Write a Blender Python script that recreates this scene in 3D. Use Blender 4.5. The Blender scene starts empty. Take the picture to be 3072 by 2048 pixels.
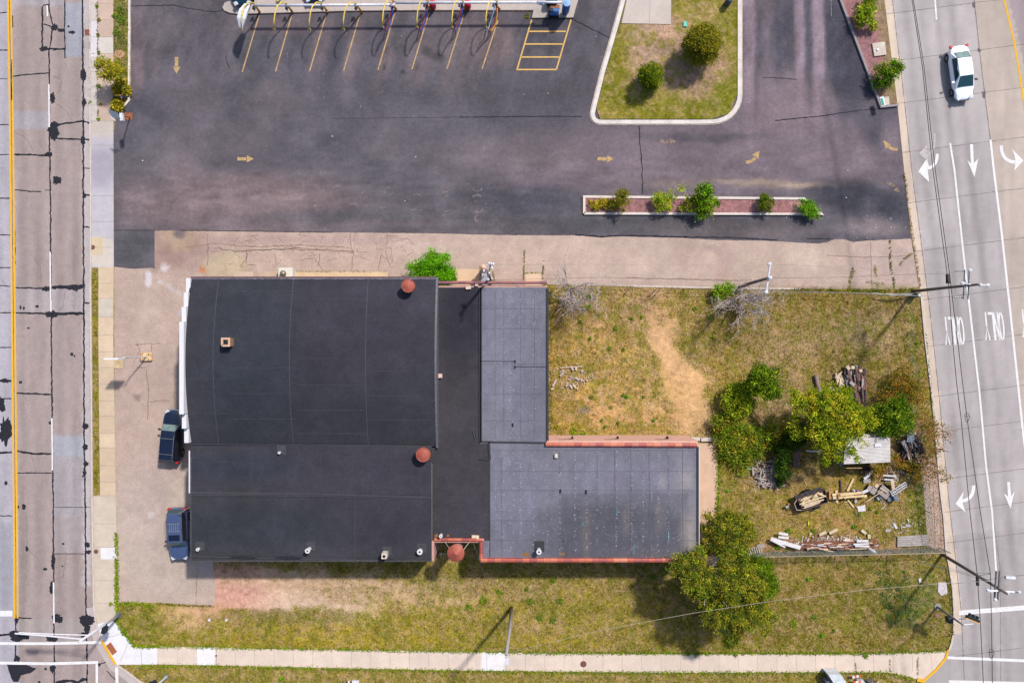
import bpy, bmesh, math, random
import numpy as np
from mathutils import Vector, Matrix
from mathutils.geometry import delaunay_2d_cdt
R = math.radians
scene = bpy.context.scene
rng = np.random.RandomState(7)
random.seed(7)

# ------------------------------------------------------------------ camera, world, sun, exposure
H = 69.0            # metres of the drone above the ground
S = 34.0            # photograph pixels (3072 wide) per metre on the ground
cd = bpy.data.cameras.new('camera'); cam = bpy.data.objects.new('camera', cd)
scene.collection.objects.link(cam)
cam.location = (0, 0, H); cam.rotation_euler = (0, 0, 0)
cd.sensor_width = 36; cd.lens = 36 * H / (3072 / S); cd.clip_start = 0.5; cd.clip_end = 2000
scene.camera = cam
SH = np.array([-0.62, -0.785]) / math.hypot(0.62, 0.785)   # shadows fall this way on the ground
EL = R(51.5)
az = math.atan2(-SH[0], -SH[1])                            # from +Y towards +X
sd = bpy.data.lights.new('sun', 'SUN'); sd.energy = 4.3; sd.angle = R(3.0); sd.color = (1.0, 0.945, 0.86)
sun = bpy.data.objects.new('sun', sd); scene.collection.objects.link(sun)
dvec = Vector((-SH[0] * math.cos(EL), -SH[1] * math.cos(EL), math.sin(EL)))
sun.rotation_euler = dvec.to_track_quat('Z', 'Y').to_euler(); sun.location = (30, 40, 60)
w = bpy.data.worlds.new('World'); scene.world = w; w.use_nodes = True
nt = w.node_tree; bg = nt.nodes['Background']; sky = nt.nodes.new('ShaderNodeTexSky')
sky.sky_type = 'NISHITA'; sky.sun_disc = False; sky.sun_elevation = EL; sky.sun_rotation = az
sky.dust_density = 2.0; sky.ozone_density = 1.0
nt.links.new(sky.outputs[0], bg.inputs[0]); bg.inputs[1].default_value = 0.14
scene.view_settings.view_transform = 'Standard'; scene.view_settings.look = 'None'
scene.view_settings.exposure = 0.40; scene.view_settings.gamma = 1
scene.cycles.max_bounces = 5; scene.cycles.transparent_max_bounces = 12

# ------------------------------------------------------------------ helpers
KA = np.array([0.52, 0.52, 0.52])
def lin(c):
    c = np.asarray(c, float) / 255
    return np.where(c <= 0.04045, c / 12.92, ((c + 0.055) / 1.055) ** 2.4)
def C(r, g, b):            # photographed colour -> base colour
    return lin((r, g, b)) * KA
def P(u, v, z=0.0):        # photograph pixel at height z -> world point
    k = (H - z) / H / S
    return Vector(((u - 1536) * k, -(v - 1024) * k, z))
def UV(X, Y):              # ground metres -> photograph pixel
    return X * S + 1536, 1024 - Y * S
def m(px): return px / S

def fbm(u, v, sc, seed=0, octv=4, pers=0.5):
    """value noise, 0..1; sc = feature size"""
    u = np.asarray(u, float) / sc; v = np.asarray(v, float) / sc
    tot = np.zeros_like(u); amp = 1.0; s = 0.0
    r = np.random.RandomState(1000 + seed)
    for o in range(octv):
        t = r.rand(64, 64)
        a = u * 2 ** o + 17.3 * o; b = v * 2 ** o + 9.1 * o
        i = np.floor(a).astype(int); j = np.floor(b).astype(int)
        f = a - i; g = b - j; f = f * f * (3 - 2 * f); g = g * g * (3 - 2 * g)
        i0 = i % 64; i1 = (i + 1) % 64; j0 = j % 64; j1 = (j + 1) % 64
        tot += amp * ((t[i0, j0] * (1 - f) + t[i1, j0] * f) * (1 - g) + (t[i0, j1] * (1 - f) + t[i1, j1] * f) * g)
        s += amp; amp *= pers
    return tot / s
def sstep(a, b, x):
    t = np.clip((x - a) / (b - a), 0, 1); return t * t * (3 - 2 * t)

def blobs(u, v, base, L, wob=26, seed=0):
    """L: (cx, cy, rx, ry, rot_deg, colour, strength, softness)"""
    wu = u + (fbm(u, v, 60, seed + 1) - .5) * 2 * wob + (fbm(u, v, 14, seed + 3, 2) - .5) * wob * .5
    wv = v + (fbm(u, v, 60, seed + 2) - .5) * 2 * wob + (fbm(u, v, 14, seed + 4, 2) - .5) * wob * .5
    col = np.repeat(np.asarray(base, float)[None, :], len(u), 0)
    for cx, cy, rx, ry, ro, c, st, so in L:
        a = R(ro); du = wu - cx; dv = wv - cy
        x = (du * math.cos(a) + dv * math.sin(a)) / rx; y = (-du * math.sin(a) + dv * math.cos(a)) / ry
        f = st * (1 - sstep(1 - so, 1 + so, np.sqrt(x * x + y * y)))
        col += (np.asarray(c, float) - col) * f[:, None]
    return col

# ---- objects
def link(o): scene.collection.objects.link(o); return o
def tag(o, label=None, cat=None, group=None, kind=None):
    if label: o['label'] = label
    if cat: o['category'] = cat
    if group: o['group'] = group
    if kind: o['kind'] = kind
    return o
def wloc(o):
    v = Vector((0, 0, 0))
    while o is not None: v = v + o.location; o = o.parent
    return v
def thing(name, label, cat, loc=(0, 0, 0), group=None):
    o = bpy.data.objects.new(name, None); link(o); o.location = loc; o.empty_display_size = .3
    return tag(o, label, cat, group)
def copytree(o, parent=None):
    c = o.copy(); link(c); c.parent = parent
    for ch in [x for x in bpy.data.objects if x.parent == o]: copytree(ch, c)
    return c

SPLIT = {'blue_chalk_mark', 'insulator', 'end_wall', 'tar_patch', 'rubber_patch', 'wall', 'notch_wall', 'bolt', 'stay_rod', 'moss_patch', 'signal_visor', 'wall_bracket', 'fender', 'conduit', 'box', 'wiper', 'cross_block', 'hanger', 'side_bracket', 'guy_wire', 'edge_flashing', 'loose_strip', 'wire', 'stripe_panel', 'bracket', 'top_rail', 'arm', 'dark_box'}
class MB:
    def __init__(s): s.v = []; s.f = []; s.c = []; s.cur = None
    def add(s, vs, fs):
        n = len(s.v); s.v += [tuple(p) for p in vs]; s.f += [tuple(i + n for i in f) for f in fs]
        if s.cur is not None: s.c += [s.cur] * len(vs)
        return s
    def box(s, c, d, rz=0, top=1.0, topy=None, rx=0, ry=0):
        hx, hy, hz = d[0] / 2, d[1] / 2, d[2] / 2; ty = top if topy is None else topy
        M = Matrix.Rotation(rz, 3, 'Z') @ Matrix.Rotation(ry, 3, 'Y') @ Matrix.Rotation(rx, 3, 'X')
        vs = [Vector(c) + M @ Vector(p) for p in ((-hx, -hy, -hz), (hx, -hy, -hz), (hx, hy, -hz), (-hx, hy, -hz),
              (-hx * top, -hy * ty, hz), (hx * top, -hy * ty, hz), (hx * top, hy * ty, hz), (-hx * top, hy * ty, hz))]
        return s.add(vs, ((3, 2, 1, 0), (4, 5, 6, 7), (0, 1, 5, 4), (1, 2, 6, 5), (2, 3, 7, 6), (3, 0, 4, 7)))
    def tube(s, pts, rad, n=8, caps=True):
        pts = [Vector(p) for p in pts]; k = len(pts)
        if not hasattr(rad, '__len__'): rad = [rad] * k
        rings = []; up = None
        for i, p in enumerate(pts):
            t = (pts[min(i + 1, k - 1)] - pts[max(i - 1, 0)])
            if t.length < 1e-6: t = Vector((0, 0, 1))
            t.normalize()
            if up is None: up = Vector((0, 0, 1)) if abs(t.z) < .9 else Vector((1, 0, 0))
            a = t.cross(up)
            if a.length < 1e-4: a = t.orthogonal()
            a.normalize(); b = t.cross(a); up = -b if False else up
            rings.append([p + (a * math.cos(2 * math.pi * j / n) + b * math.sin(2 * math.pi * j / n)) * rad[i] for j in range(n)])
        vs = [q for r_ in rings for q in r_]; fs = []
        for i in range(k - 1):
            for j in range(n):
                fs.append((i * n + j, i * n + (j + 1) % n, (i + 1) * n + (j + 1) % n, (i + 1) * n + j))
        if caps: fs.append(tuple(range(n - 1, -1, -1))); fs.append(tuple((k - 1) * n + j for j in range(n)))
        return s.add(vs, fs)
    def cyl(s, c, r, z0, z1, n=20, r1=None):
        return s.tube([(c[0], c[1], z0), (c[0], c[1], z1)], [r, r if r1 is None else r1], n)
    def lathe(s, c, prof, n=20):
        vs = []; fs = []
        for r_, z in prof:
            for j in range(n): vs.append((c[0] + r_ * math.cos(2 * math.pi * j / n), c[1] + r_ * math.sin(2 * math.pi * j / n), z))
        for i in range(len(prof) - 1):
            for j in range(n): fs.append((i * n + j, i * n + (j + 1) % n, (i + 1) * n + (j + 1) % n, (i + 1) * n + j))
        fs.append(tuple(range(n - 1, -1, -1))); fs.append(tuple((len(prof) - 1) * n + j for j in range(n)))
        return s.add(vs, fs)
    def prism(s, poly, z0, z1):
        """poly: world xy list, any winding"""
        a = sum(poly[i][0] * poly[(i + 1) % len(poly)][1] - poly[(i + 1) % len(poly)][0] * poly[i][1] for i in range(len(poly)))
        if a < 0: poly = poly[::-1]
        n = len(poly)
        vs = [(p[0], p[1], z0) for p in poly] + [(p[0], p[1], z1) for p in poly]
        fs = [tuple(range(n - 1, -1, -1)), tuple(range(n, 2 * n))] + [(i, (i + 1) % n, n + (i + 1) % n, n + i) for i in range(n)]
        return s.add(vs, fs)
    def ribbon(s, pts, wd, z):
        """flat strip through world xy points; wd number or list"""
        k = len(pts)
        if not hasattr(wd, '__len__'): wd = [wd] * k
        vs = []
        for i in range(k):
            a = pts[max(i - 1, 0)]; b = pts[min(i + 1, k - 1)]
            dx, dy = b[0] - a[0], b[1] - a[1]; l = math.hypot(dx, dy) or 1
            nx, ny = -dy / l, dx / l; h = wd[i] / 2
            vs += [(pts[i][0] - nx * h, pts[i][1] - ny * h, z), (pts[i][0] + nx * h, pts[i][1] + ny * h, z)]
        fs = [(2 * i, 2 * i + 2, 2 * i + 3, 2 * i + 1) for i in range(k - 1)]
        return s.add(vs, fs)
    def wall(s, pts, wd, z0, z1):
        """solid kerb-like strip through xy points with height (mitred)"""
        k = len(pts); L = []; Rr = []
        for i in range(k):
            def nrm(a, b):
                dx, dy = b[0] - a[0], b[1] - a[1]; l = math.hypot(dx, dy) or 1; return -dy / l, dx / l
            n1 = nrm(pts[max(i - 1, 0)], pts[i]) if i else nrm(pts[0], pts[1])
            n2 = nrm(pts[i], pts[i + 1]) if i < k - 1 else n1
            nx, ny = n1[0] + n2[0], n1[1] + n2[1]; l = math.hypot(nx, ny) or 1; nx /= l; ny /= l
            c = max(.4, nx * n1[0] + ny * n1[1]); h = wd / 2 / c
            L.append((pts[i][0] + nx * h, pts[i][1] + ny * h)); Rr.append((pts[i][0] - nx * h, pts[i][1] - ny * h))
        vs = [(p[0], p[1], z) for z in (z0, z1) for p in L] + [(p[0], p[1], z) for z in (z0, z1) for p in Rr]
        fs = []
        for i in range(k - 1):
            l0, l1, r0, r1 = i, k + i, 2 * k + i, 3 * k + i
            fs += [(l1, r1, r1 + 1, l1 + 1), (l0 + 1, l0, l1, l1 + 1), (r0, r0 + 1, r1 + 1, r1)]
        fs += [(0, 2 * k, 3 * k, k), (k - 1, 2 * k - 1, 4 * k - 1, 3 * k - 1)]
        return s.add(vs, fs)
    def build(s, name, mat, parent=None, smooth=False, origin=None, fix=False):
        if name in SPLIT and parent is not None:
            par = list(range(len(s.v)))
            def find(i):
                while par[i] != i: par[i] = par[par[i]]; i = par[i]
                return i
            for f in s.f:
                for k in f[1:]: par[find(f[0])] = find(k)
            gr = {}
            for f in s.f: gr.setdefault(find(f[0]), []).append(f)
            if len(gr) > 1:
                out = None
                for fl in gr.values():
                    q_ = MB(); ids = sorted({i for f in fl for i in f}); mp = {i: k for k, i in enumerate(ids)}
                    q_.v = [s.v[i] for i in ids]; q_.f = [tuple(mp[i] for i in f) for f in fl]
                    if s.c and len(s.c) == len(s.v): q_.c = [s.c[i] for i in ids]
                    out = q_._build(name, mat, parent, smooth, origin, fix)
                return out
        return s._build(name, mat, parent, smooth, origin, fix)
    def _build(s, name, mat, parent=None, smooth=False, origin=None, fix=False):
        o0 = wloc(parent) if parent is not None else (Vector(origin) if origin is not None else None)
        if o0 is None:
            a = np.array(s.v); o0 = Vector(((a[:, 0].min() + a[:, 0].max()) / 2, (a[:, 1].min() + a[:, 1].max()) / 2, a[:, 2].min()))
        me = bpy.data.meshes.new(name)
        me.from_pydata([(p[0] - o0.x, p[1] - o0.y, p[2] - o0.z) for p in s.v], [], s.f)
        if s.c and len(s.c) == len(s.v):
            at = me.color_attributes.new('Col', 'FLOAT_COLOR', 'POINT')
            at.data.foreach_set('color', np.c_[np.array(s.c), np.ones(len(s.c))].astype(np.float32).ravel())
        if fix:
            bm = bmesh.new(); bm.from_mesh(me); bmesh.ops.recalc_face_normals(bm, faces=bm.faces); bm.to_mesh(me); bm.free()
        me.update()
        if smooth:
            me.polygons.foreach_set('use_smooth', [True] * len(me.polygons))
        me.materials.append(mat)
        o = bpy.data.objects.new(name, me); link(o)
        if parent is not None: o.parent = parent
        else: o.location = o0
        return o

def bevel(o, w=.02, seg=2, ang=40):
    b = o.modifiers.new('b', 'BEVEL'); b.width = w; b.segments = seg; b.limit_method = 'ANGLE'; b.angle_limit = R(ang); return o

# ---- materials
def newmat(name):
    mt = bpy.data.materials.new(name); mt.use_nodes = True
    n = mt.node_tree; b = n.nodes['Principled BSDF']; return mt, n, b
def mathn(n, op, a, b=None, clamp=False):
    x = n.nodes.new('ShaderNodeMath'); x.operation = op; x.use_clamp = clamp
    for i, q in enumerate((a, b)):
        if q is None: continue
        if isinstance(q, (int, float)): x.inputs[i].default_value = q
        else: n.links.new(q, x.inputs[i])
    return x.outputs[0]
def noise(n, sc, det=3, rough=.6, vec=None, dist=0):
    x = n.nodes.new('ShaderNodeTexNoise'); x.inputs['Scale'].default_value = sc; x.inputs['Detail'].default_value = det
    x.inputs['Roughness'].default_value = rough; x.inputs['Distortion'].default_value = dist
    if vec is None:
        g = n.nodes.new('ShaderNodeNewGeometry'); vec = g.outputs['Position']
    n.links.new(vec, x.inputs['Vector']); return x.outputs['Fac']
def maprange(n, v, a, b, c, d):
    x = n.nodes.new('ShaderNodeMapRange'); n.links.new(v, x.inputs[0])
    for i, q in enumerate((a, b, c, d)): x.inputs[i + 1].default_value = q
    return x.outputs[0]
def scalecol(n, col, f):
    x = n.nodes.new('ShaderNodeVectorMath'); x.operation = 'SCALE'
    if hasattr(col, 'is_linked') or hasattr(col, 'links'): n.links.new(col, x.inputs[0])
    else: x.inputs[0].default_value = col
    n.links.new(f, x.inputs['Scale']); return x.outputs[0]
def mixc(n, f, a, b):
    x = n.nodes.new('ShaderNodeMix'); x.data_type = 'RGBA'
    if isinstance(f, (int, float)): x.inputs[0].default_value = f
    else: n.links.new(f, x.inputs[0])
    for i, q in ((6, a), (7, b)):
        if isinstance(q, (tuple, list, np.ndarray)): x.inputs[i].default_value = (*q[:3], 1)
        else: n.links.new(q, x.inputs[i])
    return x.outputs[2]
def mat(name, rgb=None, rough=.85, metal=0, layers=((9, .18), (1.2, .12)), bump=0, bscale=25, attr=False, spec=.3, speck=None, coat=0):
    """layers: (noise scale, +-amount) multiply the colour; speck: (scale, threshold, rgb)"""
    mt, n, b = newmat(name)
    if attr:
        a = n.nodes.new('ShaderNodeAttribute'); a.attribute_name = 'Col'; col = a.outputs['Color']
    else:
        q = n.nodes.new('ShaderNodeRGB'); q.outputs[0].default_value = (*rgb, 1); col = q.outputs[0]
    for sc, am in layers:
        f = maprange(n, noise(n, sc, 4, .65), .36, .64, 1 - am, 1 + am)
        col = scalecol(n, col, f)
    if speck:
        for sc, th, c in (speck if isinstance(speck[0], tuple) else (speck,)):
            f = maprange(n, noise(n, sc, 2, .5), th, th + .06, 0, 1)
            col = mixc(n, f, col, c)
    n.links.new(col, b.inputs['Base Color'])
    b.inputs['Roughness'].default_value = rough; b.inputs['Metallic'].default_value = metal
    b.inputs['Specular IOR Level'].default_value = spec
    if coat: b.inputs['Coat Weight'].default_value = coat; b.inputs['Coat Roughness'].default_value = .08
    if bump:
        bn = n.nodes.new('ShaderNodeBump'); bn.inputs['Strength'].default_value = 1; bn.inputs['Distance'].default_value = bump
        n.links.new(noise(n, bscale, 3, .6), bn.inputs['Height']); n.links.new(bn.outputs[0], b.inputs['Normal'])
    return mt

# ---- sheets
def resample(poly, step, jag=0, closed=True, seed=0, js=8):
    out = []; n = len(poly); rg = range(n) if closed else range(n - 1)
    for i in rg:
        a = np.array(poly[i][:2], float); b = np.array(poly[(i + 1) % n][:2], float)
        k = max(1, int(np.linalg.norm(b - a) / step))
        for j in range(k): out.append(a + (b - a) * j / k)
    if not closed: out.append(np.array(poly[-1][:2], float))
    out = np.array(out)
    if jag:
        du = (fbm(out[:, 0], out[:, 1], js, seed + 50, 3) - .5) * 2 * jag; dv = (fbm(out[:, 0], out[:, 1], js, seed + 60, 3) - .5) * 2 * jag
        out = out + np.c_[du, dv]
    return out
def inside(px, py, poly):
    c = np.zeros(len(px), bool); n = len(poly); j = n - 1
    for i in range(n):
        xi, yi = poly[i]; xj, yj = poly[j]
        hit = ((yi > py) != (yj > py)) & (px < (xj - xi) * (py - yi) / ((yj - yi) or 1e-12) + xi)
        c ^= hit; j = i
    return c
def edge_dist(px, py, poly):
    d = np.full(len(px), 1e9); n = len(poly)
    for i in range(n):
        ax, ay = poly[i]; bx, by = poly[(i + 1) % n]
        dx, dy = bx - ax, by - ay; L2 = dx * dx + dy * dy or 1e-12
        t = np.clip(((px - ax) * dx + (py - ay) * dy) / L2, 0, 1)
        d = np.minimum(d, np.hypot(px - ax - t * dx, py - ay - t * dy))
    return d
def sheet(name, poly, z, mt, colfn=None, res=12, jag=0, js=8, label=None, kind='structure', parent=None, extra=None, zfn=None, seed=0):
    """poly in photograph pixels; colfn(u, v) -> photographed colours per point"""
    b = resample(poly, max(res, 6) if not jag else max(4, js * .5), jag, True, seed, js)
    x0, y0 = b.min(0); x1, y1 = b.max(0)
    gx, gy = np.meshgrid(np.arange(x0, x1, res), np.arange(y0, y1, res)); gx = gx.ravel() + rng.uniform(-.2, .2, gx.size) * res; gy = gy.ravel() + rng.uniform(-.2, .2, gy.size) * res
    if len(b) < 900:
        k = inside(gx, gy, b); gx, gy = gx[k], gy[k]
        if len(gx): k = edge_dist(gx, gy, b) > res * .35; gx, gy = gx[k], gy[k]
    pts = [Vector((p[0], p[1])) for p in b] + [Vector((a_, b_)) for a_, b_ in zip(gx, gy)]
    if extra is not None: pts += [Vector(p) for p in extra]
    r_ = delaunay_2d_cdt(pts, [], [list(range(len(b)))], 1, 1e-4)
    vs = np.array([(p.x, p.y) for p in r_[0]]); fs = [tuple(f) for f in r_[2]]
    X = (vs[:, 0] - 1536) / S; Y = -(vs[:, 1] - 1024) / S
    Z = np.full(len(X), z) if zfn is None else zfn(X, Y)
    q = MB(); q.v = list(zip(X, Y, Z)); q.f = fs
    if colfn is not None: q.c = list(map(tuple, lin(np.clip(colfn(vs[:, 0], vs[:, 1]), 0, 255)) * KA))
    # face up
    if fs:
        a, b_, c_ = (np.array(q.v[i]) for i in fs[0])
        if np.cross(b_ - a, c_ - a)[2] < 0: q.f = [f[::-1] for f in fs]
    o = q.build(name, mt, parent, origin=None if parent is not None else ((x0 + x1 - 3072) / 2 / S, -(y0 + y1 - 2048) / 2 / S, 0))
    if parent is None: o['kind'] = kind
    if label: o['label'] = label
    return o
def g2(pts): return [((u - 1536) / S, -(v - 1024) / S) for u, v in pts]
def jagline(pts, wd, amp=2.0, step=5, seed=0, wvar=.6, js=9):
    """tar / crack ribbon points and widths (pixels in, metres out)"""
    b = resample(pts, step, amp, False, seed, js)
    wv = wd * (1 - wvar + 2 * wvar * fbm(b[:, 0] + 31, b[:, 1] + 5, 7, seed + 9, 3))
    return g2(b), list(wv / S)
def blot(cx, cy, rx, ry, rot=0, seed=0, n=34, rough=.5):
    r_ = np.random.RandomState(seed); a = np.linspace(0, 2 * math.pi, n, endpoint=False)
    rr = 1 - rough / 2 + rough * fbm(np.cos(a) * 3 + seed * 7.7, np.sin(a) * 3, 1.0, seed, 3) + r_.uniform(-.22, .22, n) * rough
    x = np.cos(a) * rx * rr; y = np.sin(a) * ry * rr; c, s_ = math.cos(R(rot)), math.sin(R(rot))
    return [(cx + p * c - q * s_, cy + p * s_ + q * c) for p, q in zip(x, y)]
def flat(mb, poly, z):
    """concave-safe flat polygon (pixels)"""
    pts = [Vector(p) for p in poly]
    r_ = delaunay_2d_cdt(pts, [], [list(range(len(pts)))], 1, 1e-5)
    vs = [((p.x - 1536) / S, -(p.y - 1024) / S, z) for p in r_[0]]
    fs = []
    for f in r_[2]:
        a, b, c = (Vector(vs[i]) for i in f[:3])
        fs.append(tuple(f) if (b - a).cross(c - a).z > 0 else tuple(f)[::-1])
    mb.add(vs, fs); return mb
# ================================================================== MATERIALS
M = {}
M['lot'] = mat('dark_asphalt', attr=True, rough=.9, spec=.08, layers=((8, .09), (22, .12), (2.6, .09), (.6, .05)), bump=.005, bscale=40, speck=((24, .68, tuple(C(165, 155, 158))),))
M['tan'] = mat('old_asphalt', attr=True, rough=.95, layers=((7, .08), (18, .16), (2.0, .06)), bump=.006, bscale=30, speck=((22, .66, tuple(C(120, 100, 98))), (26, .70, tuple(C(235, 215, 205)))))
M['road'] = mat('worn_concrete_road', attr=True, rough=.93, layers=((7, .06), (18, .14), (1.6, .06)), bump=.004, bscale=40, speck=((24, .68, tuple(C(120, 108, 108))),))
M['conc'] = mat('concrete', attr=True, rough=.9, layers=((10, .05), (1.2, .05)), bump=.003, bscale=40)
M['roadc'] = mat('light_concrete_road', attr=True, rough=.9, layers=((15, .05), (1.3, .04), (.35, .04)), bump=.003, bscale=40)
M['kerb'] = mat('kerb_concrete', C(222, 208, 198), layers=((8, .1), (1, .1)))
M['kerbw'] = mat('pale_kerb_concrete', C(235, 226, 220), layers=((8, .08), (1, .12)))
M['yellow'] = mat('yellow_road_paint', C(248, 190, 44), layers=((12, .08), (2, .05)))
M['yold'] = mat('faded_yellow_paint', C(200, 166, 116), layers=((9, .22), (2, .15)), speck=((6, .66, tuple(C(120, 105, 105))),))
M['yghost'] = mat('nearly_gone_yellow_paint', C(150, 128, 112), layers=((9, .25), (2, .2)), speck=((5, .5, tuple(C(112, 100, 106))),))
M['white'] = mat('white_road_paint', C(248, 246, 248), layers=((10, .06), (2, .06)), speck=((9, .63, tuple(C(206, 197, 197))),))
M['ghost'] = mat('nearly_gone_white_paint', C(205, 196, 198), layers=((7, .2),), speck=((4, .5, tuple(C(190, 180, 182))),))
M['tar'] = mat('black_tar', C(48, 48, 57), rough=.8, layers=((6, .3),), spec=.12)
M['joint'] = mat('dark_joint', C(118, 104, 104), layers=((6, .3),))
M['jointl'] = mat('pale_joint', C(175, 158, 145), layers=((6, .3),))
M['weed'] = mat('crack_weeds', C(128, 128, 50), layers=((7, .35),))
M['mulch'] = mat('bark_mulch', attr=True, rough=.95, layers=((12, .4), (2, .15)), bump=.03, bscale=20, speck=((17, .62, tuple(C(205, 175, 175))), (20, .64, tuple(C(70, 45, 48)))))
# ground under the grass: attribute colour broken into straw, soil and green clumps
def ground_mat():
    mt, n, b = newmat('lawn_soil')
    a = n.nodes.new('ShaderNodeAttribute'); a.attribute_name = 'Col'; col = a.outputs['Color']
    d = n.nodes.new('ShaderNodeAttribute'); d.attribute_name = 'grassy'; gr = d.outputs['Fac']
    f = maprange(n, noise(n, 5, 5, .75), .36, .64, -.38, .38); f = mathn(n, 'ADD', mathn(n, 'MULTIPLY', f, mathn(n, 'ADD', mathn(n, 'MULTIPLY', gr, .7), .3)), 1.0); c1 = scalecol(n, col, f)
    f2 = maprange(n, noise(n, 2.3, 4, .65), .3, .7, .78, 1.2); c1 = scalecol(n, c1, f2)
    grn = mixc(n, mathn(n, 'MULTIPLY', maprange(n, noise(n, 1.4, 5, .7, dist=.6), .52, .64, 0, .55), gr), c1, tuple(C(118, 128, 40)))
    dry = mixc(n, mathn(n, 'MULTIPLY', maprange(n, noise(n, 5.5, 4, .7, dist=.8), .54, .66, 0, .6), gr), grn, tuple(C(205, 178, 132)))
    n.links.new(dry, b.inputs['Base Color']); b.inputs['Roughness'].default_value = 1; b.inputs['Specular IOR Level'].default_value = .1
    bn = n.nodes.new('ShaderNodeBump'); bn.inputs['Distance'].default_value = .04
    n.links.new(noise(n, 12, 4, .7), bn.inputs['Height']); n.links.new(bn.outputs[0], b.inputs['Normal'])
    return mt
M['soil'] = ground_mat()
def leaf_mat(name, tr=.25):
    mt, n, b = newmat(name)
    a = n.nodes.new('ShaderNodeAttribute'); a.attribute_name = 'Col'
    n.links.new(a.outputs['Color'], b.inputs['Base Color']); b.inputs['Roughness'].default_value = .85
    b.inputs['Specular IOR Level'].default_value = .04
    t = n.nodes.new('ShaderNodeBsdfTranslucent'); n.links.new(a.outputs['Color'], t.inputs['Color'])
    mx = n.nodes.new('ShaderNodeMixShader'); mx.inputs[0].default_value = tr
    n.links.new(b.outputs[0], mx.inputs[1]); n.links.new(t.outputs[0], mx.inputs[2])
    n.links.new(mx.outputs[0], n.nodes['Material Output'].inputs['Surface']); return mt
M['leaf'] = leaf_mat('leaves', .3); M['blade'] = leaf_mat('grass_blades', .25)
M['bark'] = mat('bark', C(120, 100, 92), layers=((20, .3), (3, .2)))
M['deadwood'] = mat('bleached_dead_wood', C(206, 190, 186), layers=((9, .3),))
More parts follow.
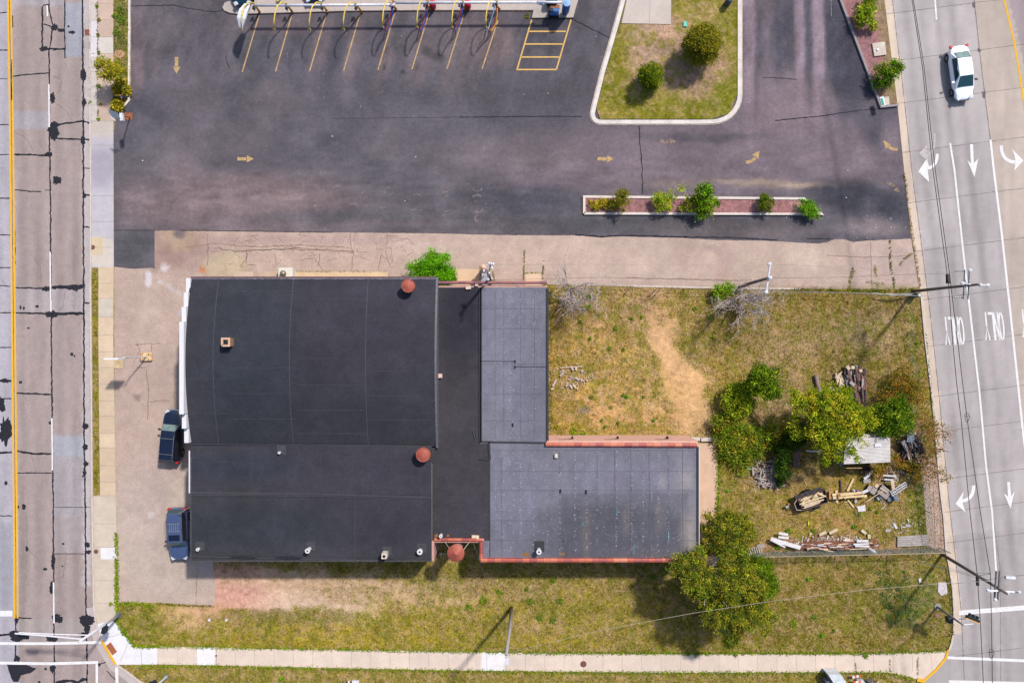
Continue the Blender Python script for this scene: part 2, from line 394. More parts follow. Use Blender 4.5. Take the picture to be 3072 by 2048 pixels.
# ================================================================== THE GROUND
LAWN = (166, 144, 70)
def lawn_rgb(u, v):
    base = LAWN
    drt = (226, 184, 138); pale = (205, 178, 132); green = (118, 122, 38); olive = (134, 124, 50); pink = (230, 172, 155); tanp = (232, 200, 174)
    L = [
     # south lawn
     (1100, 1860, 760, 110, 0, (176, 156, 52), .9, .5), (1500, 1840, 380, 130, 0, (168, 148, 66), .8, .5),
     (2500, 1820, 420, 150, 0, (134, 116, 46), .9, .4), (2750, 1790, 160, 150, 0, (122, 120, 62), .6, .6),
     (1240, 1905, 500, 30, 2, (170, 152, 46), .6, .6), (1400, 2040, 1500, 40, 0, (150, 138, 64), .7, .3),
     (520, 1910, 220, 40, 0, (150, 140, 44), .6, .5),
     (560, 1850, 100, 42, 4, (214, 176, 128), .95, .35), (880, 1785, 265, 80, 5, tanp, 1, .35), (690, 1760, 110, 92, 0, pink, .9, .7),
     (1120, 1770, 220, 50, 0, (208, 176, 142), .85, .4), (1300, 1790, 120, 50, 0, (214, 178, 140), .7, .5), (1000, 1740, 420, 24, 0, (216, 180, 150), .8, .5),
     (870, 1850, 200, 24, 0, (128, 120, 58), .7, .5), (1480, 1770, 200, 40, 0, (186, 160, 112), .6, .6),
     (1700, 1720, 500, 26, 0, (150, 135, 80), .6, .5), (1640, 1880, 60, 26, 0, (205, 170, 135), .6, .5), (1660, 1830, 70, 30, 20, green, .5, .6),
     (2300, 1850, 70, 30, 0, (108, 118, 40), .5, .6), (2760, 1790, 40, 90, 30, (92, 118, 62), .6, .5), (2480, 1860, 110, 50, 0, (170, 150, 92), .4, .6),
     (2470, 1680, 260, 16, 0, (96, 96, 40), .7, .5), (2420, 1715, 120, 22, 0, (176, 150, 100), .6, .6),
     (2150, 1950, 900, 12, 0, (120, 124, 30), .6, .6), (1000, 1940, 620, 10, 0, (158, 146, 30), .6, .6),
     (420, 1860, 60, 60, 0, (118, 122, 34), .7, .4),
     # back yard
     (1850, 1080, 300, 230, 0, (200, 164, 88), .95, .4), (2350, 950, 420, 110, 0, (142, 120, 58), .85, .5), (2620, 1050, 160, 220, 0, (130, 112, 56), .85, .5),
     (2000, 1060, 120, 190, -12, (212, 174, 112), .7, .7), (1978, 980, 40, 140, -14, (230, 184, 138), 1, .6), (2050, 1150, 60, 140, -14, (236, 188, 138), 1, .6), (1950, 900, 34, 60, 0, (216, 170, 128), .7, .7), (1900, 1200, 160, 60, 0, (216, 172, 112), .6, .8), (1760, 1000, 100, 60, 0, (206, 164, 104), .6, .8), (2000, 940, 60, 40, 0, (206, 162, 108), .6, .8),
     (2090, 1250, 60, 70, 0, (220, 178, 130), .9, .4), (1860, 1235, 220, 34, 3, (216, 172, 118), .7, .5), (1750, 1240, 60, 30, 0, (206, 160, 108), .6, .5),
     (1745, 1228, 26, 16, 0, (142, 128, 128), .9, .3), (1700, 900, 60, 40, 0, (122, 112, 60), .7, .5), (1850, 930, 120, 70, 0, (176, 140, 110), .5, .6), (1680, 1080, 40, 180, 0, (150, 128, 60), .6, .5),
     (2110, 1010, 70, 90, 0, (146, 130, 62), .6, .6), (2420, 1010, 150, 36, 0, (190, 162, 124), .55, .6), (2620, 1000, 90, 60, 0, (180, 158, 130), .6, .6), (2340, 1080, 110, 60, 0, (192, 160, 128), .6, .5),
     (2500, 1480, 330, 110, 0, (170, 142, 70), .8, .4), (2180, 1500, 34, 180, 0, (140, 132, 48), .7, .5), (2760, 1500, 34, 160, 0, (92, 112, 34), .8, .5), (2740, 1150, 16, 250, 0, (84, 110, 40), .7, .5),
     (2330, 1430, 90, 50, 0, (176, 142, 124), .6, .5), (2490, 1565, 30, 20, 0, (196, 148, 104), .8, .4), (2540, 1572, 28, 24, 0, (196, 146, 104), .8, .4), (2500, 1640, 320, 26, 0, (190, 146, 120), .8, .4),
     (2700, 1340, 120, 80, 0, (120, 96, 70), .7, .4), (2400, 1300, 200, 110, 0, (112, 100, 52), .7, .5), (2330, 1200, 110, 110, 0, (168, 140, 118), .5, .5),
     # grass island, verge, others
     (2010, 160, 260, 260, 0, (126, 124, 26), 1, .1), (1985, 150, 108, 128, 0, (190, 156, 138), 1, .35), (2080, 195, 115, 98, 0, (180, 146, 126), 1, .3), (2120, 60, 60, 50, 0, (160, 142, 90), .6, .5), (2160, 300, 40, 50, 0, (132, 134, 32), .7, .5), (1850, 330, 60, 26, 0, (148, 138, 46), .7, .5),
     (362, 120, 30, 150, 0, (104, 116, 48), 1, .2), (366, 170, 18, 30, 0, (160, 135, 105), .7, .4),
     (284, 1100, 14, 500, 0, (140, 134, 44), 1, .2),
    ]
    col = blobs(u, v, base, L, 22, 3)
    k = (fbm(u, v, 34, 40, 4, .65) - .5)[:, None] * 2
    k2 = (fbm(u, v, 11, 41, 4, .7) - .5)[:, None] * 2
    gk = grassy(col)[:, None]
    big = (fbm(u, v, 90, 39, 4, .6) - .5)[:, None]; col = col * (1 + .28 * big * gk * np.array([1.1, .7, .9]))
    m1 = sstep(.47, .60, fbm(u, v, 13, 42, 4, .7))[:, None] * .6 * gk; m2 = sstep(.50, .62, fbm(u + 500, v, 22, 48, 4, .65))[:, None] * .5 * gk
    col = col + (np.array([196, 163, 132]) - col) * m1; col = col + (np.array([122, 124, 28]) - col) * m2
    return np.clip(col * (1 + .10 * k + .12 * k2), 10, 250)
def grassy(rgb):
    """0 on bare soil, 1 in thick grass, from the colour plan"""
    return 1 - sstep(195, 222, rgb[:, 0]) * sstep(120, 150, rgb[:, 2] + 20)
def build_ground():
    gx, gy = np.meshgrid(np.arange(-100, 3180, 8.0), np.arange(-100, 2160, 8.0))
    nx, ny = gx.shape[1], gx.shape[0]
    u = gx.ravel(); v = gy.ravel(); rgb = lawn_rgb(u, v)
    X = (u - 1536) / S; Y = -(v - 1024) / S
    Z = np.zeros_like(X)
    idx = np.arange(nx * ny).reshape(ny, nx)
    F = np.stack([idx[:-1, :-1], idx[1:, :-1], idx[1:, 1:], idx[:-1, 1:]], -1).reshape(-1, 4)
    x0, x1, y0, y1 = X.min(), X.max(), Y.min(), Y.max(); B = 700
    ex = np.array([(x0, y0), (x1, y0), (x1, y1), (x0, y1), (-B, -B), (B, -B), (B, B), (-B, B)])
    n0 = len(X); V = np.r_[np.c_[X, Y, Z], np.c_[ex, np.zeros(8)]]
    E = [(n0 + i, n0 + 4 + i, n0 + 4 + (i + 1) % 4, n0 + (i + 1) % 4) for i in range(4)]
    me = bpy.data.meshes.new('ground'); me.from_pydata(V.tolist(), [], F.tolist() + E); me.update()
    rgbA = np.r_[lin(rgb) * KA, np.repeat([C(*LAWN)], 8, 0)]
    at = me.color_attributes.new('Col', 'FLOAT_COLOR', 'POINT'); at.data.foreach_set('color', np.c_[rgbA, np.ones(len(rgbA))].astype(np.float32).ravel())
    ga = me.attributes.new('grassy', 'FLOAT', 'POINT'); ga.data.foreach_set('value', np.r_[grassy(rgb), np.ones(8)].astype(np.float32))
    me.materials.append(M['soil']); o = link(bpy.data.objects.new('ground', me)); o['kind'] = 'structure'; return o
build_ground()

# ================================================================== TAN OLD ASPHALT (z .010), DARK LOT (z .02)
TAN = [(343, 640), (2725, 680), (2733, 717), (2757, 862), (2690, 868), (2400, 866), (2200, 864), (1930, 858), (1640, 851), (1500, 900), (640, 1500), (640, 1690), (646, 1760), (644, 1815), (560, 1812), (470, 1806), (349, 1806), (343, 1500)]
def tan_rgb(u, v):
    L = [(520, 740, 120, 70, 0, (176, 148, 140), .8, .4), (540, 720, 60, 30, 0, (196, 168, 130), .6, .5), (612, 808, 16, 10, 0, (206, 120, 70), .9, .6), (676, 795, 66, 42, 0, (206, 186, 158), .9, .15), (540, 700, 18, 14, 0, (110, 100, 108), .8, .4),
         (490, 770, 50, 40, 0, (170, 140, 130), .6, .5), (1000, 720, 500, 12, 0, (186, 160, 155), .6, .6), (2060, 760, 40, 44, 0, (176, 150, 142), .7, .5), (2130, 745, 30, 12, 0, (150, 128, 126), .6, .6),
         (2170, 790, 22, 80, 10, (180, 150, 146), .6, .6), (2420, 770, 60, 40, 20, (228, 206, 190), .6, .7), (1800, 760, 500, 60, 0, (214, 190, 176), .5, .7), (2660, 800, 110, 80, 0, (196, 172, 166), .6, .6),
         (440, 1050, 80, 120, 0, (192, 168, 158), .6, .5), (450, 990, 50, 100, 0, (210, 188, 174), .5, .4), (500, 1600, 170, 200, 0, (202, 188, 176), .6, .5), (440, 1500, 60, 150, 0, (198, 176, 170), .5, .5),
         (412, 1187, 10, 9, 0, (150, 132, 128), .9, .3), (445, 835, 10, 24, 0, (226, 216, 222), 1, .15), (495, 805, 13, 12, 0, (220, 206, 206), .9, .3), (478, 843, 7, 6, 0, (220, 210, 214), .9, .3), (520, 865, 30, 5, 28, (214, 202, 204), .8, .4), (537, 940, 8, 14, 0, (206, 196, 200), .8, .4),
         (453, 1540, 8, 9, 0, (222, 210, 212), .9, .3), (615, 1692, 24, 20, 0, (204, 188, 180), .9, .2), (1250, 745, 120, 26, 0, (214, 190, 180), .5, .6), (2700, 865, 100, 10, 0, (140, 132, 80), .7, .6), (2350, 862, 320, 6, 0, (170, 146, 118), .7, .6)]
    c = blobs(u, v, (199, 175, 162), L, 8, 11)
    k = (fbm(u, v, 26, 43, 4, .6) - .5)[:, None] * 2
    k2 = (fbm(u, v, 80, 49, 4, .6) - .5)[:, None] * 2
    return c * (1 + .075 * k + .06 * k2)
sheet('old_asphalt_lot', TAN, .010, M['tan'], tan_rgb, res=9, jag=1.5, js=10)
LOT = [(394, -220), (394, 300), (362, 338), (347, 345), (342, 400), (342, 800), (400, 806), (452, 803), (464, 806), (464, 692), (540, 691), (800, 695), (1000, 697), (1300, 700), (1500, 705), (1720, 706),
       (1800, 708), (2050, 714), (2150, 720), (2300, 722), (2400, 728), (2450, 730), (2480, 727), (2505, 717), (2535, 718), (2560, 726), (2600, 722), (2680, 718), (2733, 716), (2716, 560), (2704, 440), (2692, 317), (2641, 322), (2518, 0), (2435, -220)]
def lot_rgb(u, v):
    dk = (80, 80, 92); pk = (134, 118, 128); tn = (152, 134, 132)
    L = [(1100, 350, 700, 230, 0, (97, 94, 106), .8, .5), (2100, 480, 700, 110, 0, (124, 112, 124), .9, .4), (2480, 400, 260, 130, 0, (126, 114, 126), .8, .4),
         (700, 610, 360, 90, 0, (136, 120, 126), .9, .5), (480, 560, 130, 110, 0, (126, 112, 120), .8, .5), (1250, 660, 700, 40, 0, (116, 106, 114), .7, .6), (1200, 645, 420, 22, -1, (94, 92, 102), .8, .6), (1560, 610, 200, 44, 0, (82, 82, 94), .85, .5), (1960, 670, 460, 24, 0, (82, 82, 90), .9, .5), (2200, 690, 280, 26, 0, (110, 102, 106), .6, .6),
         (2590, 600, 170, 46, 10, (66, 68, 80), .9, .5), (2620, 680, 90, 26, 0, (138, 126, 132), .7, .6), (2330, 552, 150, 12, 2, (160, 142, 134), .8, .5), (2050, 545, 130, 14, 0, (128, 116, 116), .7, .6), (400, 745, 55, 55, 0, (88, 88, 96), .9, .3),
         (2330, 300, 150, 90, 0, (138, 122, 134), .7, .6), (2540, 190, 52, 260, -20, (72, 72, 86), .9, .3), (2620, 330, 80, 50, 0, (92, 88, 100), .6, .6), (2100, 412, 200, 14, 0, (92, 88, 100), .7, .5),
         # car bays
         (760, 160, 60, 110, 12, (84, 84, 94), .8, .5), (900, 150, 34, 110, 14, (86, 84, 96), .8, .5), (960, 130, 26, 90, 14, (118, 106, 116), .7, .5), (1010, 150, 26, 100, 14, (80, 80, 92), .7, .5), (1065, 140, 26, 100, 14, (128, 114, 122), .7, .5), (1170, 140, 26, 110, 14, (126, 112, 120), .7, .5), (1200, 90, 20, 70, 10, (88, 86, 94), .7, .5), (1270, 150, 40, 110, 14, (120, 108, 116), .6, .5), (1380, 150, 60, 110, 14, (118, 106, 112), .6, .5), (1490, 130, 60, 80, 0, (130, 114, 118), .7, .5), (860, 75, 150, 30, 0, (118, 104, 112), .6, .6),
         (1620, 120, 60, 90, 0, (78, 76, 86), .8, .5), (1520, 290, 120, 100, 0, (84, 82, 92), .6, .6), (1730, 160, 60, 160, 14, (88, 86, 96), .7, .5),
         (1280, 155, 14, 12, 0, (74, 72, 76), .7, .5), (1310, 170, 18, 16, 0, (72, 70, 76), .7, .4), (1155, 205, 5, 14, 10, (58, 58, 66), .7, .5), (1215, 215, 6, 10, 10, (58, 58, 66), .7, .5),
         (415, 130, 20, 160, 2, (128, 112, 122), .8, .4), (470, 120, 14, 130, 0, (112, 102, 110), .6, .5), (440, 60, 70, 90, 0, (100, 94, 104), .5, .6), (440, 330, 90, 60, 0, (74, 76, 88), .7, .5), (420, 470, 90, 90, 0, (96, 94, 104), .6, .5),
         (560, 300, 90, 110, 0, (110, 102, 112), .5, .6), (820, 300, 70, 50, 0, (108, 100, 108), .5, .6), (700, 420, 120, 50, 0, (112, 104, 112), .5, .6), (1500, 470, 220, 50, 0, (112, 104, 112), .5, .6)]
    c = blobs(u, v, (96, 92, 103), L, 16, 21)
    L2 = [(2249, 40, 23, 330, 0, (148, 131, 146), .8, .35), (2276, 40, 9, 260, 2, (92, 89, 102), .7, .5), (2298, 60, 13, 240, 0, (116, 106, 118), .7, .5), (2350, 10, 28, 190, 2, (78, 78, 92), .85, .4), (2397, 40, 15, 280, -1, (152, 134, 150), .85, .4), (2424, 40, 10, 240, -1, (84, 82, 96), .75, .5), (2455, 60, 19, 330, 0, (150, 133, 148), .85, .4), (2505, 120, 26, 240, -6, (76, 76, 90), .8, .4),
          (1600, 690, 500, 8, 1, (92, 90, 98), .6, .5), (2250, 546, 110, 7, 2, (166, 148, 140), .7, .5), (2380, 556, 50, 5, 2, (168, 150, 142), .7, .5), (2600, 330, 110, 20, -6, (88, 86, 98), .5, .6)]
    c = c + blobs(u, v, (0, 0, 0), [(*q_[:5], 0, 0, .5) for q_ in ()], 3) if False else c
    c0 = c; d_ = blobs(u, v, (0., 0., 0.), [(*q_[:5], q_[5], q_[6], q_[7]) for q_ in L2], 4, 31); wt = blobs(u, v, (0., 0., 0.), [(*q_[:5], (1., 1., 1.), q_[6], q_[7]) for q_ in L2], 4, 31); c = c * (1 - wt) + d_
    k = (fbm(u, v, 70, 44, 5, .6) - .5)[:, None] * 2; k2 = (fbm(u * .4, v * 1.8, 26, 45, 4, .6) - .5)[:, None] * 2 * (sstep(380, 560, v)[:, None] * .8 + .2)
    k3 = (fbm(u * 1.3 + v * .35, v * .4, 22, 46, 4, .6) - .5)[:, None] * 2 * (1 - sstep(150, 320, v))[:, None]
    c = c * (1 + .17 * k + .14 * k2 + .15 * k3) * np.array([1.05, 1.04, 1.01])
    pinkk = sstep(.55, .8, fbm(u + 90, v, 90, 47, 5, .6))[:, None]
    return c + (np.array([138, 124, 128]) - c) * pinkk * .3
sheet('car_park', LOT, .020, M['lot'], lot_rgb, res=7, jag=1.2, js=9)
# apron lighter tone, scuffed arcs of tyre marks on the lot
q = MB()
for i, (cx, cy) in enumerate([(1335, 565), (1335, 596), (1340, 625), (1338, 655), (1432, 562), (1432, 595), (1434, 625), (1250, 590), (1240, 620), (1060, 620), (1145, 612), (1170, 575), (1440, 655), (1010, 568), (925, 565)]):
    r_ = random.uniform(11, 19); a0 = random.uniform(0, 6.28) if i > 7 else (3.5 if i % 2 else .3); sp = random.uniform(1.6, 2.6)
    pts = [(cx + r_ * math.cos(a0 + sp * t / 10), cy + r_ * .8 * math.sin(a0 + sp * t / 10)) for t in range(11)]
    w_, k_ = jagline(pts, random.uniform(2.4, 6), 1.6, 3, i, .8); q.ribbon(w_, k_, .0245)
for i in range(70):
    cx, cy = random.uniform(700, 1500), random.uniform(540, 690) if i < 40 else random.uniform(80, 330)
    a = random.uniform(-.5, .3) if i < 40 else random.uniform(1.2, 2.0); l = random.uniform(4, 16)
    w_, k_ = jagline([(cx, cy), (cx + l * math.cos(a), cy + l * math.sin(a))], random.uniform(.8, 2.2), 1.5, 3, i, .8); q.ribbon(w_, k_, .0245)
q.build('scuff_marks', mat('pale_scuffs', C(136, 124, 128), layers=((8, .3),), speck=((5, .5, tuple(C(112, 104, 112))),)), bpy.data.objects['car_park'])
q = MB()
def cr(pts, wd, amp=2, seed=0, z=.0285, wv=.6, mb=None):
    w_, k_ = jagline(pts, wd, amp, 5, seed, wv); (mb or q).ribbon(w_, k_, z)
cr([(394, 19), (520, 17), (590, 30), (640, 36), (672, 30)], 2.2, 3, 1); cr([(1715, 57), (1770, 85), (1830, 115)], 3, 2, 2); cr([(1380, 352), (1560, 350), (1745, 350)], 2.6, 1, 3); cr([(1000, 356), (1380, 352)], .9, 1, 4)
cr([(1917, 378), (1920, 440), (1926, 500), (1928, 560), (1928, 582)], 2.6, 3, 5); cr([(2290, 234), (2340, 234), (2390, 240)], 2, 2, 6); cr([(2325, 362), (2470, 348), (2560, 334), (2640, 326)], 2.6, 1.5, 7)
cr([(678, 168), (679, 185), (689, 205)], 2, 1, 8); cr([(1726, 704), (1810, 710), (1870, 706), (2060, 711)], 4, 2, 9); cr([(2052, 712), (2180, 712), (2330, 720)], 3.6, 2, 10); cr([(2420, 716), (2490, 717)], 3, 1, 11); cr([(344, 691), (466, 691)], 1.6, .6, 12); cr([(540, 691), (1000, 697)], 1.6, 1, 13)
q.build('crack', M['tar'], bpy.data.objects['car_park'])
# cracks and weeds of the old asphalt
q = MB()
cl = [[(1050, 700), (1052, 745), (1060, 760), (1055, 812)], [(1145, 765), (1135, 812)], [(960, 760), (955, 800)], [(825, 760), (830, 800)], [(740, 750), (737, 790)], [(700, 755), (830, 748), (960, 750), (1060, 758)], [(640, 745), (720, 752), (900, 745), (1100, 756)], [(900, 780), (945, 775), (970, 812)], [(622, 700), (624, 800)], [(720, 800), (740, 780), (742, 760)],
      [(440, 1110), (446, 1180), (444, 1260)], [(450, 1205), (510, 1200)], [(405, 1033), (480, 1030)], [(440, 1102), (410, 1102)], [(412, 1030), (420, 1050), (400, 1090)], [(455, 1035), (452, 1055)], [(560, 742), (640, 730), (760, 740), (900, 735), (1050, 742)], [(1160, 700), (1158, 760), (1170, 800)], [(2612, 725), (2615, 860)], [(1880, 833), (2060, 838), (2300, 842)], [(2480, 766), (2600, 772), (2730, 768)]]
for i, p in enumerate(cl): cr(p, 1.7, 3.5, 30 + i, .0145)
for i in range(90):
    x, y = random.uniform(560, 1250), random.uniform(705, 800); a = random.uniform(0, 6.3); l = random.uniform(14, 40)
    cr([(x, y), (x + l * math.cos(a), y + l * .6 * math.sin(a))], .9, 5, 200 + i, .0145)
q.build('crack', mat('shallow_cracks', C(140, 114, 106), layers=((8, .3),)), bpy.data.objects['old_asphalt_lot'])
# ================================================================== LEFT ROAD
KB = [(272, -220), (272, 300), (274, 600), (273, 850), (276, 1200), (278, 1500), (281, 1700), (283, 1820), (290, 1870), (307, 1920), (326, 1952), (348, 1990), (378, 2010), (424, 2045), (560, 2120), (700, 2180), (700, 2300)]
def leftroad_rgb(u, v):
    c = np.repeat([[179., 162., 158.]], len(u), 0)
    lane1 = (u < 38 + v * .009)[:, None]
    c = np.where(lane1, [186., 180., 190.], c)
    def rect(x0, y0, x1, y1, col, st=1.):
        k = (((u > x0) & (u < x1) & (v > y0) & (v < y1)))[:, None] * st
        return c + (np.array(col) - c) * k
    for a in ((40, 333, 148, 390, (182, 174, 182), .9), (0, -100, 194, 15, (184, 178, 186), .7), (195, 8, 249, 173, (172, 172, 184), 1), (40, 865, 250, 935, (188, 178, 180), .8), (160, 1304, 253, 1368, (180, 180, 190), 1), (160, 1368, 255, 1545, (184, 178, 186), .7), (160, 1545, 258, 1660, (182, 172, 178), .6), (45, 1855, 262, 1925, (186, 176, 176), .5), (250, -100, 274, 1760, (205, 196, 198), .75), (0, 1570, 40, 1830, (168, 166, 176), .8)):
        c = rect(*a)
    x = (u - 94) / 20.; y = (u - 200) / 20.
    tr = (np.exp(-(u - 70) ** 2 / 260) + np.exp(-(u - 118) ** 2 / 260) + np.exp(-(u - 178) ** 2 / 260) + np.exp(-(u - 226) ** 2 / 260))[:, None]
    c = c * (1 - .09 * tr * (fbm(u * 0, v, 200, 61)[:, None] + .3))
    return c * (1 + .09 * (fbm(u * 1.6, v * .2, 26, 62, 4)[:, None] - .5) * 2)
LR = [(-3000, -220)] + KB[:-1] + [(700, 2300), (700, 6000), (-3000, 6000)]
LR = [(-200, -220)] + KB + [(-200, 2300)]
lr = sheet('road', LR, .016, M['road'], leftroad_rgb, res=9)
# tar seams of the left road
q = MB()
Z = .0215
for i, (p, wd, a) in enumerate([
  ([(148, 150), (148, 380), (150, 470), (152, 640), (153, 860), (155, 1020), (157, 1300), (160, 1500), (161, 1650), (162, 1850), (164, 2048), (165, 2150)], 4.2, 2.2),
  ([(247, -20), (249, 160), (250, 250), (250, 400), (250, 650), (252, 860), (252, 1100), (253, 1300), (256, 1500), (258, 1800), (261, 1950), (262, 2060)], 4.6, 2.4),
  ([(195, -20), (194, 80), (196, 175)], 3.5, 2), ([(128, 20), (127, 148)], 5, 2), ([(128, 18), (146, 14), (152, 50), (160, 78), (180, 92), (195, 94)], 4, 2), ([(127, 72), (155, 80)], 4, 2), ([(158, 80), (150, 150)], 4, 2), ([(118, 147), (195, 148)], 5, 2), ([(147, 0), (147, 18)], 3, 2),
  ([(40, 230), (80, 224), (148, 220)], 4, 2), ([(0, 40), (20, 38)], 3, 1), ([(-60, 150), (24, 151)], 3, 1), ([(-60, 238), (23, 237)], 2, 1), ([(-60, 374), (26, 375)], 3, 1), ([(-60, 465), (28, 464)], 3, 1), ([(-60, 595), (30, 595)], 3.4, 1), ([(-60, 704), (32, 705)], 3.4, 1), ([(-60, 802), (32, 803)], 3, 1),
  ([(150, 378), (180, 373), (250, 364), (272, 370)], 5, 2.5), ([(152, 415), (272, 420)], 4.5, 2), ([(40, 463), (100, 465), (150, 468)], 5, 2), ([(44, 570), (90, 574), (125, 576)], 3.4, 2), ([(135, 570), (152, 571)], 3, 1), ([(250, 582), (274, 587)], 5, 1.5), ([(250, 680), (272, 682)], 4, 1.5), ([(250, 505), (272, 506)], 2.5, 1.5),
  ([(-60, 855), (30, 858)], 3, 2), ([(42, 862), (100, 864), (150, 866)], 4, 2), ([(155, 862), (200, 862), (250, 858)], 9, 3), ([(-60, 937), (42, 938)], 3.5, 1), ([(42, 938), (150, 941)], 5, 2), ([(150, 941), (250, 940)], 7, 3), ([(252, 908), (270, 909)], 4, 1.5),
  ([(-60, 1042), (34, 1042)], 3, 1), ([(47, 1179), (100, 1180), (156, 1183)], 5, 2), ([(-60, 1140), (34, 1142)], 5, 3), ([(-60, 1196), (34, 1195)], 4, 2), ([(-60, 1360), (36, 1356)], 6, 2), ([(48, 1352), (100, 1360), (155, 1361)], 6, 2.5), ([(50, 1418), (156, 1418)], 3.4, 2), ([(160, 1520), (270, 1521)], 1.6, .6), ([(-60, 1544), (38, 1547)], 3, 2), ([(255, 1420), (248, 1428)], 5, 3),
  ([(160, 1660), (255, 1660), (272, 1650)], 2, 1), ([(48, 1850), (70, 1853), (95, 1853)], 3.5, 1.5), ([(240, 1852), (280, 1850)], 4, 2), ([(262, 1985), (300, 1990), (330, 1980)], 3.5, 1.5), ([(320, 2010), (350, 2040)], 3, 2), ([(48, 1852), (47, 1990)], 4, 1.5), ([(-60, 1908), (40, 1902)], 6, 3), ([(167, 2046), (200, 2040), (230, 2044), (262, 2034)], 10, 4), ([(170, 150), (160, 152)], 3, 1),
  ([(35, 170), (37, 240)], 4, 1), ([(37, 50), (36, 80)], 4, 1), ([(44, 700), (44, 790)], 5, 2)]):
    cr(p, wd, a, 300 + i, Z)
for i, b_ in enumerate([(160, 392, 16, 26), (166, 374, 14, 8), (249, 422, 7, 15), (146, 464, 12, 7), (171, 541, 13, 12), (250, 225, 8, 20), (252, 308, 7, 12), (158, 295, 8, 17), (134, 147, 14, 7), (165, 84, 10, 10), (184, 92, 10, 5), (226, 862, 26, 9), (140, 866, 14, 7), (155, 942, 18, 11),
  (62, 922, 3, 6), (72, 924, 3, 5), (112, 919, 6, 4), (86, 984, 4, 3), (216, 1062, 5, 5), (224, 1068, 3, 3), (62, 1146, 5, 4), (16, 1142, 18, 6), (4, 1215, 12, 22), (16, 1292, 18, 40), (152, 1268, 6, 5), (256, 1278, 9, 10), (256, 1340, 8, 9), (258, 1390, 8, 7), (254, 1418, 6, 6), (18, 1448, 5, 6), (72, 1519, 6, 8), (54, 1520, 4, 5), (262, 1633, 8, 8), (266, 1655, 8, 6),
  (160, 1682, 6, 26), (156, 1762, 7, 22), (81, 1645, 4, 9), (136, 1706, 6, 4), (173, 1855, 14, 14), (262, 1858, 22, 17), (262, 1880, 9, 24), (50, 1853, 8, 12), (52, 1908, 24, 15), (155, 1915, 18, 9), (250, 1903, 14, 7), (45, 1898, 18, 8), (158, 2002, 8, 14), (137, 2005, 4, 4), (52, 1975, 10, 9), (118, 2044, 4, 4), (297, 1992, 6, 6), (190, 1630, 4, 3), (188, 1697, 3, 2), (215, 98, 10, 5), (206, 80, 4, 3), (254, 588, 6, 7)]):
    flat(q, blot(*b_, seed=i, rough=.8), Z + .0012 + i * 2e-5)
flat(q, resample([(20, 1990), (60, 1987), (84, 1994), (110, 2004), (92, 2016), (64, 2024), (54, 2044), (40, 2044), (32, 2026)], 4, 2, True, 3), Z + .0035)
q.build('tar_seam', M['tar'], lr)
q = MB()
for p in ([(38, 392), (70, 408), (88, 430), (100, 455)], [(160, 230), (187, 240), (180, 270), (170, 284)], [(168, 310), (200, 335), (208, 350)], [(100, 770), (122, 800), (124, 850)], [(80, 1545), (82, 1640)], [(85, 1650), (120, 1680)], [(0, 830), (20, 860)], [(92, 1355), (110, 1410)], [(198, 1660), (190, 1730), (168, 1735)], [(196, 870), (190, 920), (175, 932)], [(220, 915), (222, 930)], [(90, 340), (95, 345)], [(195, 190), (200, 200)]):
    cr(p, 1.0, 3, len(q.v), Z)
q.build('hairline_crack', M['joint'], lr)
# painted lines
def pline(pts, wd, z): q.ribbon(g2(resample(pts, 30, 0, False)), wd / S, z)
YL = lambda off: [(24 + off, -60), (27 + off, 150), (31 + off, 400), (34 + off, 700), (37 + off, 1000), (41 + off, 1400), (44 + off, 1700), (44.5 + off, 1853)]
for off in (0, 8.5):
    q = MB(); pline(YL(off), 5.6, .0262 + off * 1e-5); tag(q.build('yellow_centre_line', M['yellow'], lr))
q = MB(); cr([(p[0] + 4.2, p[1]) for p in YL(0)], 1.3, .5, 77, .0268); cr([(35, 180), (36, 300)], 3, 1.5, 78, .0269); cr([(44, 690), (45, 792)], 5, 2, 79, .0222); cr([(37, 48), (37.5, 84)], 4, 1.5, 80, .0222); q.build('centre_crack', M['tar'], lr)
for i, (a, b_, c_, d_) in enumerate([(147, 253, 148, 382), (151, 756, 152, 880), (152.5, 880, 153.5, 935), (156, 1254, 157.5, 1378), (157.5, 1378, 157.5, 1410), (161, 1745, 162.5, 1868), (142, 18, 143, 50)]):
    q = MB(); pline([(a, b_), (c_, d_)], 4.2, .0262); q.build('lane_dash', M['white'], lr)
q = MB(); pline([(-80, 1839), (38, 1839)], 17, .0262); q.build('stop_line', M['white'], lr)
q = MB(); pline([(-80, 1928), (150, 1929), (303, 1925)], 8.5, .0262); q.build('crosswalk_line', M['white'], lr)
q = MB(); pline([(-80, 1986), (160, 1989), (295, 1985)], 8.5, .0262); q.build('crosswalk_line', M['white'], lr)
q = MB(); pline([(291, 1990), (291, 2150)], 7, .0262); q.build('crosswalk_line', M['white'], lr)
q = MB(); pline([(350, 1999), (355, 2150)], 9, .0262); q.build('crosswalk_line', M['white'], lr)
# gutter, kerb
def offs(pts, d):
    out = []
    for i, p in enumerate(pts):
        a = pts[max(i - 1, 0)]; b = pts[min(i + 1, len(pts) - 1)]; dx, dy = b[0] - a[0], b[1] - a[1]; l = math.hypot(dx, dy) or 1
        out.append((p[0] - dy / l * d, p[1] + dx / l * d))
    return out
def tint(rgb, amp=.04, sc=40, seed=70):
    return lambda u, v: np.repeat([np.array(rgb, float)], len(u), 0) * (1 + amp * 2 * (fbm(u, v, sc, seed, 4)[:, None] - .5))
bend = [p for p in KB if p[1] > 1750][:-1]
sheet('gutter', bend + offs(bend, 24)[::-1], .0225, M['conc'], tint((206, 192, 190)), res=12)
kr = MB(); kr.wall(g2(KB), .13, 0.0, .115); ko = kr.build('kerb', M['kerb']); ko['kind'] = 'structure'
